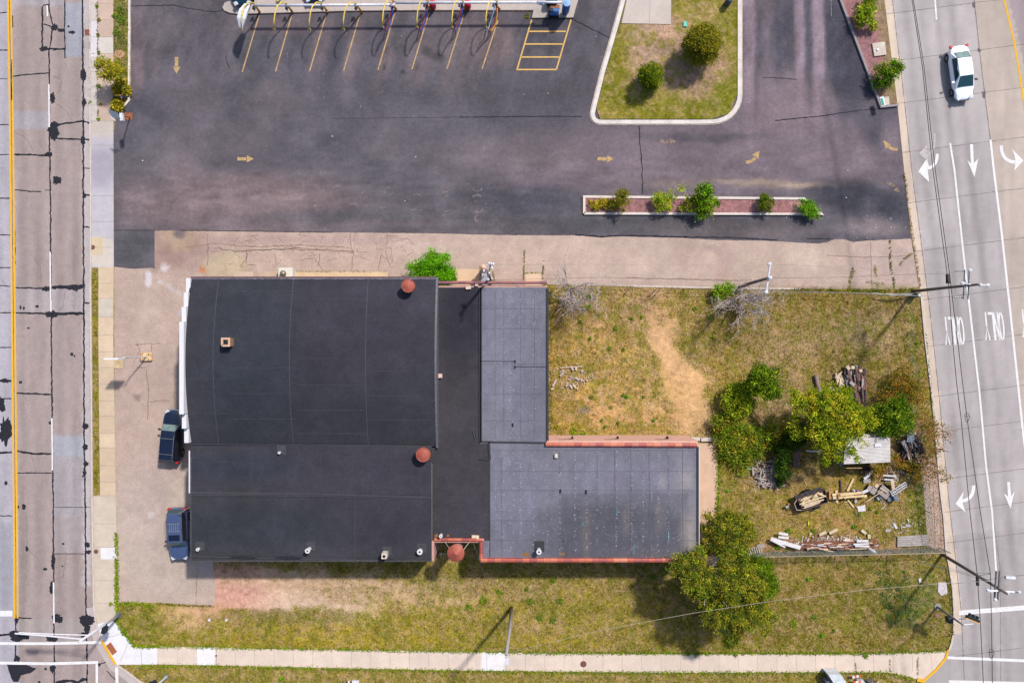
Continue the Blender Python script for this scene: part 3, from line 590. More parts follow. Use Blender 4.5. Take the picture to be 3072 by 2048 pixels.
# ---- sidewalks left
def panel_rgb(base, joints, axis='v', var=.035, seed=80):
    jj = np.array(joints)
    def f(u, v):
        k = np.searchsorted(jj, v if axis == 'v' else u); r_ = np.random.RandomState(seed).uniform(-var, var, len(jj) + 2)
        return np.repeat([np.array(base, float)], len(u), 0) * (1 + r_[k])[:, None] * (1 + .03 * 2 * (fbm(u, v, 30, seed, 4)[:, None] - .5))
    return f
SW = []
def pav(name, poly, fn, z=.05, res=8, jag=0):
    SW.append(sheet(name, poly, z, M['conc'], fn, res=res, jag=jag)); return SW[-1]
JV = [12, 62, 112, 162, 215, 262, 316, 365]
side = pav('sidewalk', [(273, -220), (341, -220), (341, 362), (274, 362)], panel_rgb((212, 186, 170), JV), .050)
def sub(poly, c, z, parent=None): return sheet('concrete_panel', poly, z, M['conc'], tint(c), res=10, parent=parent or side)
sub([(274, -220), (293, -220), (293, 362), (275, 362)], (216, 206, 200), .0505); sub([(273, 64), (293, 64), (292, 172), (273, 172)], (232, 228, 232), .053); sub([(294, 113), (340, 113), (340, 161), (294, 161)], (226, 216, 208), .0530)
pav('driveway_apron', [(275, 362), (341, 362), (342, 803), (275, 803)], lambda u, v: blobs(u, v, (204, 198, 206), [(300, 380, 60, 34, 0, (210, 198, 188), .9, .4), (305, 500, 50, 60, 0, (176, 170, 184), .9, .5), (310, 760, 60, 46, 0, (224, 212, 200), .9, .3)], 6, 5), .045)
sub([(277, 712), (309, 712), (309, 765), (277, 765)], (224, 202, 170), .0485)
pav('sidewalk', [(296, 801), (342, 801), (341, 1024), (345, 1300), (348, 1486), (301, 1486), (299, 1300), (296, 1024)], panel_rgb((224, 200, 172), [850, 895, 950, 1005, 1055, 1102, 1152, 1202, 1248, 1298, 1343, 1396, 1445]), .05)
s3 = pav('sidewalk', [(279, 1486), (348, 1486), (351, 1640), (351, 1860), (339, 1860), (293, 1870), (284, 1820), (282, 1640)], panel_rgb((218, 202, 184), [1570, 1640, 1676, 1740, 1808]), .05)
sub([(302, 1641), (351, 1641), (351, 1676), (303, 1676)], (242, 238, 240), .053, s3); sub([(297, 896), (336, 896), (336, 951), (297, 951)], (218, 206, 192), .053, SW[-2])
s4 = pav('corner_ramp', [(293, 1870), (339, 1860), (364, 1880), (366, 1901), (389, 1917), (400, 1935), (420, 1940), (474, 1941), (474, 1991), (350, 1992), (326, 1952), (307, 1920)], tint((246, 243, 248), .02), .05)
def bsw(u, v):
    c = panel_rgb((236, 216, 200), list(range(474, 2900, 58)), 'u', .02, 85)(u, v)
    k = ((u > 590) & (u < 649) | (u > 1445) & (u < 1516))[:, None]
    return np.where(k, [250., 246., 246.], c)
s5 = pav('sidewalk', [(474, 1937), (650, 1940), (800, 1945), (1000, 1947), (1280, 1951), (1445, 1954), (1640, 1958), (2000, 1960), (2400, 1961), (2620, 1959), (2750, 1955), (2830, 1951), (2843, 1950), (2838, 1974), (2810, 2008), (2772, 2042), (2752, 2036), (2700, 2022), (2660, 2015), (2400, 2015), (2000, 2016), (1700, 2013), (1300, 2008), (1000, 2002), (650, 1994), (474, 1991)], bsw, .05, res=7)
# joints
q = MB()
for y in JV: q.ribbon(g2([(274, y), (340, y + random.uniform(-1, 1))]), .025, .0545)
for y in (436, 587, 665, 742): q.ribbon(g2([(276, y), (341, y)]), .02, .0545)
for y in (850, 895, 950, 1005, 1055, 1102, 1152, 1202, 1248, 1298, 1343, 1396, 1445): q.ribbon(g2([(297, y), (343 + (y - 1000) * .01, y)]), .03, .0545)
for y in (1486, 1570, 1640, 1740, 1808): q.ribbon(g2([(283, y), (350, y)]), .03, .0545)
q.ribbon(g2([(294, -60), (294, 362)]), .035, .0546); q.ribbon(g2([(308, 712), (341, 712)]), .02, .0546)
for x in list(range(532, 2830, 58)): q.ribbon(g2([(x, 1940 + (x - 474) * .010), (x + 1, 2014 - max(0, 1300 - x) * .022)]), .022, .0545)
for p in ([(424, 1940), (426, 1990)], [(390, 1918), (362, 1980)], [(318, 1912), (362, 1900)], [(650, 1941), (650, 1994)], [(474, 1940), (474, 1991)]): q.ribbon(g2(p), .03, .0546)
q.build('expansion_joint', M['jointl'], s5)
q = MB(); flat(q, [(319, 1935), (333, 1924), (352, 1953), (338, 1964)], .056); 
tag(q.build('tactile_plate', mat('rust_tactile', C(176, 104, 66), layers=((30, .15),)), s4))
q = MB(); q.wall(g2([(307, 1919), (327, 1955), (348, 1990)]), .2, .1, .125); q.build('painted_kerb_face', M['yellow'], ko)
for (x, y, r_) in ((279, 742, 7), (289, 1653, 6.5), (1750, 1990, 9.5), (649, 1965, 3)):
    q = MB(); q.cyl(g2([(x, y)])[0], r_ / S, .03, .062, 24); q.cyl(g2([(x, y)])[0], r_ / S * .82, .062, .067, 24)
    tag(q.build('manhole_cover', mat('rusty_iron', C(128, 84, 76), layers=((20, .2),))), {279: 'round rusty iron cover beside the kerb above the grass strip', 289: 'round rusty iron cover beside the bright white sidewalk square on the left', 1750: 'large round rusty manhole cover on the bottom sidewalk near the tree shadow', 649: 'tiny round brass cap at the edge of the small white sidewalk panel'}[x], 'manhole cover')
q = MB(); q.box((*g2([(262, 98)])[0], .03), (.4, .52, .02));
for i in range(5): q.box((*g2([(262, 92.5 + i * 2.7)])[0], .045), (.36, .03, .015))
tag(q.build('storm_drain', mat('rusty_grate', C(150, 92, 82))), 'rusty storm drain grate set in the gutter of the left road', 'drain')
q = MB(); q.box((*g2([(386, 349)])[0], .02), (.68, .62, .04)); tag(q.build('rust_plate', mat('rusty_plate', C(168, 96, 62), layers=((6, .25),))), 'square rust orange steel plate lying at the edge of the dark car park', 'plate')
# verge top left kerb
q = MB(); q.wall(g2([(390, -220), (389, 150), (388, 302), (372, 322), (359, 339)]), .17, 0, .13); v_ = q.build('kerb', M['kerbw']); v_['kind'] = 'structure'
q = MB(); flat(q, [(342, -220), (386, -220), (385, 302), (357, 338), (342, 350)], .0); 
q = MB(); flat(q, blot(359, 162, 14, 13, 0, 5), .03); q.build('bare_patch', mat('bare_soil', C(205, 160, 125), layers=((6, .1),)), bpy.data.objects['ground'])
# ================================================================== RIGHT ROAD
RKL = [(2640, -120), (2653, 0), (2692, 313), (2712, 509), (2733, 692), (2752, 822), (2762, 884), (2775, 1024), (2795, 1187), (2811, 1367), (2819, 1465), (2830, 1550), (2837, 1650), (2847, 1699), (2857, 1765), (2861, 1830), (2860, 1895), (2853, 1928), (2845, 1951), (2838, 1974), (2810, 2008), (2772, 2042), (2720, 2080), (2640, 2140)]
RKR = [(2664, -120), (2677, 0), (2712, 294), (2735, 509), (2765, 740), (2785, 897), (2800, 1024), (2817, 1187), (2834, 1367), (2850, 1536), (2863, 1644), (2883, 1830), (2893, 2048), (2900, 2200)]
def rroad_rgb(u, v):
    c = np.repeat([[189., 181., 181.]], len(u), 0)
    xb = np.interp(v, [0, 150, 294, 421, 512, 695, 1024, 1302, 1600, 2048], [2922, 2938, 2955, 2971, 2981, 3004, 3040, 3069, 3100, 3150])
    c = np.where((u > xb)[:, None], [198., 183., 173.], c)
    xg = np.interp(v, [p[1] for p in RKR[1:]], [p[0] for p in RKR[1:]])
    c = np.where(((u < xg) & (v < 1900))[:, None], [224., 204., 186.], c)
    xa = np.interp(v, [-120, 0, 196, 400], [3000, 3026, 3072, 3125]); c = np.where(((u > xa) & (v < 420))[:, None], [172., 156., 160.], c)
    for k_ in (26, 72, 120, 165):
        c = c * (1 - .085 * np.exp(-(u - xg - k_ - 10) ** 2 / 160.)[:, None] * fbm(u * .1, v, 160, 90 + k_)[:, None] * 2)
    jo = np.array([-90, 42, 183, 310, 457, 608, 754, 899, 1039, 1189, 1295, 1437, 1535, 1627, 1750, 1970, 2100])
    vv = v + (u - 2700) * .133; kk = np.searchsorted(jo, vv) + (u > np.interp(v, [0, 421, 1024, 1536, 1700], [2803, 2849, 2920, 2976, 2987])) * 19 + (u > xb) * 41
    rv = np.random.RandomState(4).uniform(-.035, .035, 100)[kk % 100]
    return c * (1 + rv)[:, None] * (1 + .06 * 2 * (fbm(u * 1.8, v * .18, 26, 92, 4)[:, None] - .5))
rr = sheet('road', RKL + [(2640, 2300), (3400, 2300), (3400, -120)], .016, M['roadc'], rroad_rgb, res=8)
q = MB()
q.wall(g2([p for p in RKL if p[1] > 870 and p[1] < 1952]), .15, 0, .11); ko2 = q.build('kerb', M['kerb']); ko2['kind'] = 'structure'
q = MB(); q.wall(g2(offs([(2845, 1948), (2838, 1974), (2810, 2008), (2772, 2042)], 3)), .2, .05, .115); q.build('painted_kerb_face', M['yellow'], ko2)
q = MB(); q.wall(g2([(2750, 2036), (2772, 2041)]), .3, .06, .12); q.build('painted_kerb_end', M['yellow'], ko2)
q = MB()
cr(RKR, 1.5, .6, 400, .021, .7, q)
cr([(2922, 0), (2938, 150), (2955, 294), (2971, 421)], 1.9, .7, 401, .021, .6, q)
for i, y in enumerate((42, 183, 310, 457, 608, 754, 899, 1039, 1189, 1295, 1437, 1535, 1627, 1750, 1970, 2100)):
    xg = np.interp(y, [p[1] for p in RKL], [p[0] for p in RKL])
    cr([(xg, y + 1), (3130, y - (3130 - xg) * .125)], 1.15, .8, 410 + i, .021, .8, q)
for i, (x, y, sx, sy) in enumerate([(2921, 15, 5, 10), (2936, 152, 6, 6), (2951, 285, 6, 12), (3066, 1286, 4, 6)]): flat(q, blot(x, y, sx, sy, 0, i, 12, .9), .0215 + i * 1e-4)
cr([(2977, 1536), (3000, 1700), (3002, 2048)], 1, .6, 440, .021, .8, q)
q.build('slab_joint', M['joint'], rr)
ZW = .0262
W1 = [(2850, 430), (2863, 512), (2893, 790), (2920, 1024), (2938, 1177), (2958, 1400), (2976, 1536), (2988, 1712)]
W2 = [(2971, 420), (2981, 512), (3004, 695), (3040, 1024), (3069, 1302), (3095, 1500)]
for L_, wd in ((W1, 5.5), (W2, 6.5), ([(2803, -20), (2809, 60)], 5), ):
    q = MB(); pline(L_, wd, ZW); q.build('lane_line', M['white'], rr)
q = MB(); pline([(3006, -60), (3012, 0), (3043, 131), (3059, 229), (3076, 340)], 5.5, ZW); q.build('yellow_centre_line', M['yellow'], rr)
q = MB(); pline([(2876, 1837), (3140, 1816)], 14, ZW); q.build('stop_line', M['white'], rr)
q = MB(); pline([(2842, 1971), (3140, 1983)], 8.5, ZW); q.build('crosswalk_line', M['white'], rr)
q = MB(); pline([(2846, 2043), (3140, 2050)], 9, ZW); q.build('crosswalk_line', M['white'], rr)
def arrow(curve, wd, head, mt, par, z=ZW, name='turn_arrow'):
    q = MB(); q.ribbon(g2(curve), wd / S, z); flat(q, head, z + .0006); return q.build(name, mt, par)
def bez(a, b, c, n=10): return [((1 - t) ** 2 * a[0] + 2 * t * (1 - t) * b[0] + t * t * c[0], (1 - t) ** 2 * a[1] + 2 * t * (1 - t) * b[1] + t * t * c[1]) for t in [i / n for i in range(n + 1)]]
arrow(bez((2811, 462), (2812, 498), (2784, 505)), 9, [(2780, 477), (2787, 500), (2783, 512), (2787, 546), (2754, 515)], M['white'], rr)
arrow([(2914, 433), (2917, 500)], 9, [(2901, 480), (2917, 495), (2934, 476), (2923, 532)], M['white'], rr)
arrow(bez((3003, 437), (3004, 484), (3044, 487)), 10, [(3035, 447), (3045, 474), (3045, 490), (3042, 512), (3070, 482)], M['white'], rr)
arrow(bez((2920, 1455), (2922, 1494), (2887, 1502)), 10, [(2892, 1470), (2887, 1494), (2887, 1506), (2896, 1536), (2866, 1510)], M['white'], rr)
arrow([(3025, 1445), (3029, 1500)], 9, [(3011, 1478), (3028, 1492), (3043, 1474), (3031, 1525)], M['white'], rr)
arrow(bez((2803, 400), (2806, 460), (2784, 462)), 6, [(2780, 436), (2782, 462), (2784, 482), (2756, 462)], M['ghost'], rr, .0232)
def only(x, y, w_, h_, sk=.1):
    """the word painted on the lane, read by drivers coming up from below"""
    q = MB(); lw = w_ / 4.6; st = 4.4
    def T(cx, cy): return (x + cx + cy * sk, y + cy)
    def line(pts, wd=st): q.ribbon(g2([T(*p) for p in pts]), wd / S, .0268 + len(q.v) * 1e-6)
    xs = [i * w_ / 4 * 1.04 + lw / 2 for i in range(4)]
    # left to right in the picture: Y, L, N, O turned upside down
    a = xs[0]; line([(a - lw / 2, h_), (a, h_ * .5), (a + lw / 2, h_)]); line([(a, h_ * .5), (a, 0)])
    a = xs[1]; line([(a + lw / 2, h_), (a + lw / 2, 0)]); line([(a + lw / 2 + 2, 4), (a - lw / 2 - 2, 4)], 8)
    a = xs[2]; line([(a - lw / 2, h_), (a - lw / 2, 0)]); line([(a + lw / 2, h_), (a + lw / 2, 0)]); line([(a - lw / 2, 2), (a + lw / 2, h_ - 2)])
    a = xs[3]; line([(a + (lw / 2) * math.cos(t / 16 * 2 * math.pi) * (1), h_ / 2 + (h_ / 2 - 2) * math.sin(t / 16 * 2 * math.pi)) for t in range(17)])
    return q.build('painted_word', M['white'], rr)
only(2829, 950, 57, 84); only(2949, 936, 57, 84); only(3060, 928, 57, 84)
# ================================================================== LOT PAINT
lot = bpy.data.objects['car_park']
M['ybp'] = mat('yellow_bay_paint', C(235, 190, 110), layers=((6, .12),))
LT = [((778, 46), (727, 217)), ((876, 44), (827, 215)), ((979, 43), (929, 214)), ((1081, 41), (1031, 213)), ((1184, 40), (1134, 211)), ((1287, 39), (1236, 209)), ((1391, 46), (1341, 208)), ((1494, 62), (1446, 208))]
for a, b_ in LT:
    q = MB(); q.ribbon(g2([a, b_]), 3.8 / S, ZW); q.build('bay_line', M['yold'], lot)
for p in ([(1595, 60), (1551, 210)], [(1713, 60), (1669, 210)], [(1586, 95), (1698, 95)], [(1576, 133), (1688, 133)], [(1563, 172), (1677, 172)], [(1549, 209.5), (1668, 209.5)]):
    q = MB(); q.ribbon(g2(p), 4.2 / S, ZW + len(bpy.data.objects) * 1e-6); q.build('hatched_bay_line', M['ybp'], lot)
def sarrow(x, y, ang, mt=M['yold'], ln=50, label=None):
    c, s_ = math.cos(R(ang)), math.sin(R(ang)); T = lambda a, b_: (x + a * c - b_ * s_, y + a * s_ + b_ * c); q = MB()
    q.ribbon(g2([T(-ln / 2, 0), T(ln * .05, 0)]), 10 / S, ZW); flat(q, [T(ln * .08, -11), T(ln / 2, 0), T(ln * .08, 11)], ZW); return q.build('painted_arrow', mt, lot)
sarrow(530, 197, 90); sarrow(737, 477, 0); sarrow(1817, 477, 0); sarrow(2005, 425, 0, M['yghost'])
arrow(bez((2237, 487), (2255, 487), (2265, 474)), 9, [(2256, 464), (2278, 453), (2275, 479)], M['yold'], lot, ZW, 'painted_arrow')
arrow(bez((2692, 449), (2676, 448), (2666, 441)), 9, [(2672, 434), (2649, 421), (2657, 447)], M['yold'], lot, ZW, 'painted_arrow')
arrow(bez((2660, 550), (2674, 552), (2682, 560)), 9, [(2690, 560), (2702, 580), (2680, 571)], M['yghost'], lot, ZW, 'painted_arrow')
q = MB(); q.ribbon(g2([(2493, -20), (2494, 50)]), 3 / S, ZW); q.build('faded_line', M['yghost'], lot)
# ================================================================== KERBED ISLANDS AND BEDS
def arc(cx, cy, r_, a0, a1, n=6): return [(cx + r_ * math.cos(R(a0 + (a1 - a0) * i / n)), cy + r_ * math.sin(R(a0 + (a1 - a0) * i / n))) for i in range(n + 1)]
ISL = [(1905, -150), (1870, 0), (1849, 78), (1809, 215), (1781, 327)] + arc(1800, 345, 22, 190, 90, 5) + [(2100, 367), (2134, 366)] + arc(2136, 284, 82, 90, 0, 7) + [(2218, 0), (2218, -150)]
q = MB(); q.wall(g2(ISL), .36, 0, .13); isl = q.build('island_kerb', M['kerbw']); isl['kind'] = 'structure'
q = MB(); q.wall(g2(offs(ISL, 6)), .20, 0, .06); q.build('kerb_toe', mat('shaded_kerb', C(205, 188, 180)), isl)  # toe strip is a darker kerb copy, shade put into its colour
ISLI = [(1915, -150), (1878, 0), (1857, 78), (1817, 215), (1789, 327), (1800, 358), (2134, 358), (2190, 340), (2210, 284), (2210, -150)]
def isl_rgb(u, v): return lawn_rgb(u, v)
o = sheet('island_lawn', ISLI, .09, M['soil'], isl_rgb, res=7)
ga = o.data.attributes.new('grassy', 'FLOAT', 'POINT'); ga.data.foreach_set('value', np.ones(len(o.data.vertices), np.float32) * .8)
sheet('concrete_pad', [(1900, -150), (1880, 0), (1864, 72), (2012, 75), (2014, -150)], .13, M['conc'], tint((214, 200, 192)), res=20)
q = MB(); q.ribbon(g2([(1948, 74), (1950, -60)]), .03, .135); q.build('expansion_joint', M['jointl'], bpy.data.objects['concrete_pad'])
BED = [(2472, -150), (2524, 0), (2644, 318), (2688, 312), (2650, 0), (2630, -150)]
def mulch_rgb(u, v): return blobs(u, v, (172, 120, 120), [(2660, 60, 24, 260, -6, (150, 132, 92), .8, .5), (2670, 270, 36, 50, 0, (150, 130, 90), .8, .4), (2600, 140, 40, 80, 0, (160, 116, 120), .6, .5), (2300, 612, 90, 20, 0, (168, 118, 118), .6, .5), (2400, 615, 30, 20, 0, (196, 164, 140), .7, .5), (1900, 612, 60, 18, 0, (156, 112, 112), .6, .5)], 14, 8) * (1 + .15 * 2 * (fbm(u, v, 6, 95, 3)[:, None] - .5))
sheet('mulch_bed', BED, .07, M['mulch'], mulch_rgb, res=6)
q = MB(); q.wall(g2([(2468, -150), (2519, 0), (2641, 322), (2692, 317)]), .2, 0, .22); o = q.build('bed_edging', mat('grey_edging', C(165, 156, 160), layers=((8, .1),))); tag(o, kind='structure')
pl = thing('planter', 'long narrow kerbed planter of red mulch and shrubs in the dark car park', 'planter', P(2100, 615))
q = MB(); q.wall(g2([(1752, 641), (1752, 591), (2413, 597), (2462, 643), (1752, 641)]), .21, 0, .2); q.build('rim', mat('pale_rim', C(236, 224, 216), layers=((7, .08),)), pl)
q = MB(); PLI = [(1754, 640), (1754, 593), (2412, 599), (2456, 641)]
o = sheet('mulch', PLI, .12, M['mulch'], mulch_rgb, res=6, parent=pl)

# gravel strip outside the yard's east fence
gs = sheet('gravel_strip', [(2766, 1372), (2812, 1372), (2822, 1480), (2832, 1560), (2838, 1652), (2818, 1648), (2784, 1638), (2776, 1540)], .02, M['tan'], lambda u, v: blobs(u, v, (196, 166, 152), [(2800, 1500, 8, 140, -8, (210, 182, 168), .7, .5), (2795, 1400, 20, 40, 0, (186, 156, 136), .7, .5)], 8, 14), res=8, jag=1.5)
q = MB()
for d in (0, 17): q.ribbon(g2([(2796 + d, 1372), (2800 + d, 1480), (2806 + d, 1640)]), .035, .026)
q.build('seam', M['joint'], gs)
# ================================================================== THE BUILDING
M['roofd'] = mat('black_roof_membrane', attr=True, rough=.85, spec=.08, layers=((1.1, .07), (.25, .11), (14, .14), (4, .06)), bump=.003, bscale=30)
M['roofl'] = mat('weathered_grey_roof', attr=True, rough=.8, spec=.15, layers=((1.3, .07), (.4, .05), (16, .12), (5, .06)), bump=.003, bscale=30, speck=((7, .66, tuple(C(152, 152, 168))),))
M['seam'] = mat('roof_seam', C(80, 82, 90), layers=((9, .25),)); M['seamd'] = mat('dark_roof_seam', C(58, 58, 66), layers=((9, .2),)); M['seamf'] = mat('faint_roof_seam', C(70, 72, 80), layers=((5, .2),))
M['brick'] = mat('painted_brick_wall', C(222, 176, 164), layers=((7, .12), (1, .1)))
M['wallg'] = mat('grey_block_wall', C(170, 160, 155), layers=((7, .1),))
M['tile'] = mat('red_coping_tile', attr=True, rough=.45, layers=((12, .1),), spec=.5)
M['whitep'] = mat('white_coping', C(242, 240, 246), layers=((5, .04),), rough=.6)
M['pinkcap'] = mat('dark_red_edge', C(120, 92, 98), layers=((5, .2),))
bld = thing('commercial_building', 'large single storey commercial building with black and grey flat roofs and red tile parapets', 'building', P(1300, 1250))
X0 = P(633, 0).x; XE = P(1323, 0).x; YN = P(0, 845).y; YM = P(0, 1316).y; YS = P(0, 1641).y
def roofcol(base, k=.05, L=(), seed=100):
    return lambda u, v: blobs(u, v, base, list(L), 10, seed) * (1 + k * 2 * (fbm(u, v, 60, seed, 4)[:, None] - .5))
# --- barrel vault hall
ZE, ZR = 4.3, 5.6; YC = (YN + YM) / 2; HW = (YN - YM) / 2
def zb(y): t = (y - YC) / HW; return ZE + (ZR - ZE) * max(0, 1 - t * t)
q = MB(); nx, ny = 60, 44; q.cur = None
vs = []; us = []
for j in range(ny + 1):
    y = YM + (YN - YM) * j / ny
    for i in range(nx + 1):
        x = X0 + (XE - X0) * i / nx; vs.append((x, y, zb(y)))
uu = np.array([1536 + p[0] * S * H / (H - p[2]) for p in vs]); vv = np.array([1024 - p[1] * S * H / (H - p[2]) for p in vs])
cc = lin(roofcol((64, 64, 72), .07, [(1000, 1000, 300, 150, 0, (66, 64, 74), .8, .6), (750, 1050, 150, 260, 0, (58, 63, 71), .8, .5), (1200, 900, 150, 60, 0, (70, 68, 78), .7, .6), (1100, 880, 300, 40, 0, (66, 66, 76), .7, .6)])(uu, vv)) * KA  # bluer at left: slight reflection put into the roof colour
q.v = vs; q.c = list(map(tuple, cc)); q.f = [(j * (nx + 1) + i, j * (nx + 1) + i + 1, (j + 1) * (nx + 1) + i + 1, (j + 1) * (nx + 1) + i) for j in range(ny) for i in range(nx)]
barrel = q.build('barrel_roof', M['roofd'], bld, smooth=True)
# gable end walls + side walls as solids
def prof(y0, y1, n=30): return [(y0 + (y1 - y0) * i / n) for i in range(n + 1)]
q = MB()
for x in (X0, XE - .25):
    ys = prof(YM, YN); top = [(x, y, zb(y) - .004) for y in ys]; top2 = [(x + .25, y, zb(y) - .004) for y in ys]
    n = len(ys); vs = top + top2 + [(x, y, 0) for y in ys] + [(x + .25, y, 0) for y in ys]
    fs = [(i, i + 1, n * 2 + i + 1, n * 2 + i) for i in range(n - 1)] + [(n + i + 1, n + i, n * 3 + i, n * 3 + i + 1) for i in range(n - 1)] + [(0, 2 * n, 3 * n, n), (n - 1, 2 * n - 1, 4 * n - 1, 3 * n - 1)]
    q.add(vs, fs)
q.build('end_wall', M['wallg'], bld)
q = MB(); q.box(((X0 + XE) / 2, YN - .13, ZE / 2 - .01), (XE - X0 - .52, .26, ZE - .03)); q.build('side_wall', M['wallg'], bld)
def ztop(u, v, z): return P(u, v, z)
def strip3(pts, wd, dz=.006):
    """ribbon over world points with their own heights"""
    k = len(pts); vs = []
    for i in range(k):
        a = pts[max(i - 1, 0)]; b = pts[min(i + 1, k - 1)]; dx, dy = b[0] - a[0], b[1] - a[1]; l = math.hypot(dx, dy) or 1
        nx_, ny_ = -dy / l * wd / 2, dx / l * wd / 2; vs += [(pts[i][0] - nx_, pts[i][1] - ny_, pts[i][2] + dz), (pts[i][0] + nx_, pts[i][1] + ny_, pts[i][2] + dz)]
    q.add(vs, [(2 * i, 2 * i + 2, 2 * i + 3, 2 * i + 1) for i in range(k - 1)])
def onb(u, v):
    z = 5.5
    for _ in range(6): p = P(u, v, z); z = zb(p.y)
    return (p.x, p.y, z)
q = MB()
# seams running along the vault (cross lines) and across
for xf in (P(712, 0).x, P(922, 0).x, P(1132, 0).x):
    ys = prof(YM + .05, YN - .05, 40); strip3([(xf, y, zb(y)) for y in ys], .05)
q.build('roof_seam', M['seam'], barrel)
q = MB()
for (a, b, v) in ((688, 893, 873), (893, 1100, 896), (690, 888, 1030), (690, 888, 1103), (690, 888, 1180), (690, 890, 1256), (560, 690, 1135), (890, 1094, 1155), (890, 1094, 1230), (893, 1100, 1300), (1096, 1300, 958), (1094, 1300, 1112), (1094, 1300, 1186), (1098, 1300, 1258), (890, 1094, 985), (890, 1094, 1075), (560, 690, 1240), (688, 893, 958)):
    strip3([onb(a + (b - a) * t / 8, v + (3 if a > 1000 else 0) * t / 8) for t in range(9)], .035, .007)
q.build('roof_seam', M['seamf'], barrel)
# eastern metal edge of the vault, southern edge band, northern edge
q = MB(); ys = prof(YM - .2, YN, 36)
for i in range(36):
    a, b = ys[i], ys[i + 1]; q.add([(XE - .02, a, zb(a) + .05), (XE + .16, a, zb(a) + .05), (XE + .16, b, zb(b) + .05), (XE - .02, b, zb(b) + .05), (XE + .16, a, 3.4), (XE + .16, b, 3.4)], [(0, 1, 2, 3), (1, 4, 5, 2)])
q.build('edge_flashing', mat('grey_flashing', C(110, 108, 118), layers=((6, .25),), rough=.5), barrel)
q = MB(); q.box(((X0 + XE) / 2, YN + .03, ZE - .05), (XE - X0, .14, .26)); q.build('north_fascia', M['pinkcap'], bld)
q = MB(); q.box(((X0 + XE) / 2, YN - .09, ZE + .05), (XE - X0, .08, .05)); q.build('north_edge_strip', mat('pale_edge_strip', C(120, 122, 134), layers=((3, .4),)), bld)
# stepped white false front on the west
q = MB(); steps = [(834, 877, 4.6), (877, 920, 5.05), (920, 965, 5.45), (965, 1242, 5.9), (1242, 1285, 5.4), (1285, 1328, 4.95)]
for i, (a, b, z) in enumerate(steps):
    ya, yb = P(0, a, z).y, P(0, b, z).y; q.box((X0 - .11, (ya + yb) / 2, z / 2), (.36, ya - yb - .003, z))
ff = q.build('false_front', M['whitep'], bld); 
q = MB(); q.box((X0 - .02, (YM + P(0, 1478, 4.5).y) / 2 - .2, 4.56), (.09, YM - P(0, 1478, 4.5).y - .4, .08)); q.build('west_edge_strip', M['whitep'], bld)
# --- south-west flat wing
YK = P(0, 1482, 4.45).y
def deck(name, x0, y0, x1, y1, z, mt, fn, res=.3, zf=None, parent=bld):
    nx_ = max(2, int((x1 - x0) / res)); ny_ = max(2, int((y1 - y0) / res)); q = MB()
    for j in range(ny_ + 1):
        for i in range(nx_ + 1):
            x = x0 + (x1 - x0) * i / nx_; y = y0 + (y1 - y0) * j / ny_; q.v.append((x, y, z if zf is None else zf(x, y)))
    uu = np.array([1536 + p[0] * S * H / (H - z) for p in q.v]); vv = np.array([1024 - p[1] * S * H / (H - z) for p in q.v])
    q.c = list(map(tuple, lin(np.clip(fn(uu, vv), 0, 255)) * KA)); q.f = [(j * (nx_ + 1) + i, j * (nx_ + 1) + i + 1, (j + 1) * (nx_ + 1) + i + 1, (j + 1) * (nx_ + 1) + i) for j in range(ny_) for i in range(nx_)]
    return q.build(name, mt, parent)
def box_walls(x0, y0, x1, y1, h, mt, name='wall', th=.25):
    q = MB(); q.box(((x0 + x1) / 2, y0 + th / 2, h / 2), (x1 - x0, th, h)); q.box(((x0 + x1) / 2, y1 - th / 2, h / 2), (x1 - x0, th, h))
    q.box((x0 + th / 2, (y0 + y1) / 2, h / 2), (th - .004, y1 - y0 - 2 * th, h - .003)); q.box((x1 - th / 2, (y0 + y1) / 2, h / 2), (th - .004, y1 - y0 - 2 * th, h - .003)); return q.build(name, mt, bld)
XE2 = P(1295, 0, 4.4).x
swc = roofcol((69, 68, 75), .07, [(900, 1400, 500, 50, 0, (68, 66, 76), .7, .5), (1200, 1450, 120, 60, 0, (70, 68, 78), .7, .5), (760, 1580, 300, 70, 0, (59, 63, 71), .8, .5), (1150, 1570, 200, 80, 0, (62, 60, 70), .6, .6), (700, 1400, 200, 40, 0, (58, 64, 75), .7, .5)], 101)
swr = deck('south_flat_roof', X0, YS, XE2, YM - .003, 4.4, M['roofd'], swc, zf=lambda x, y: 4.40 + (.05 if y > YK else 0))
box_walls(X0, YS + .003, XE2 - .003, YM - .3, 4.39, M['wallg'])
def onz(z): return lambda u, v: (lambda p: (p.x, p.y, z))(P(u, v, z))
f = onz(4.46); q = MB()
for a in (((565, 1332), (900, 1334), (1302, 1337)), ((570, 1476), (900, 1479), (1293, 1490)), ((570, 1484), (900, 1487), (1293, 1495)), ((570, 1479), (1000, 1484), (1293, 1492)), ((1064, 1495), (1064, 1680)), ((575, 1668), (900, 1677), (1290, 1682))):
    strip3([f(*p) for p in a], .045)
q.build('roof_seam', M['seam'], swr)
q = MB()
for a in (((570, 1385), (754, 1386)), ((754, 1386), (754, 1333)), ((960, 1335), (962, 1486)), ((1160, 1336), (1165, 1490)), ((960, 1370), (1250, 1372)), ((700, 1452), (960, 1455)), ((960, 1445), (1160, 1448)), ((1165, 1430), (1293, 1430)), ((754, 1386), (754, 1460)), ((1215, 1336), (1215, 1372)), ((570, 1461), (754, 1462)), ((590, 1660), (1290, 1674))):
    strip3([f(*p) for p in a], .03)
q.build('roof_seam', M['seamf'], swr)
q = MB(); q.box(((X0 + XE2) / 2, YS + .05, 4.43), (XE2 - X0, .1, .12)); q.box((X0 + .06, (YS + YM) / 2 - .4, 4.44), (.12, YM - YS - 1, .1)); q.build('edge_flashing', mat('dark_flashing', C(78, 76, 82), layers=((5, .25),)), swr)
q = MB()
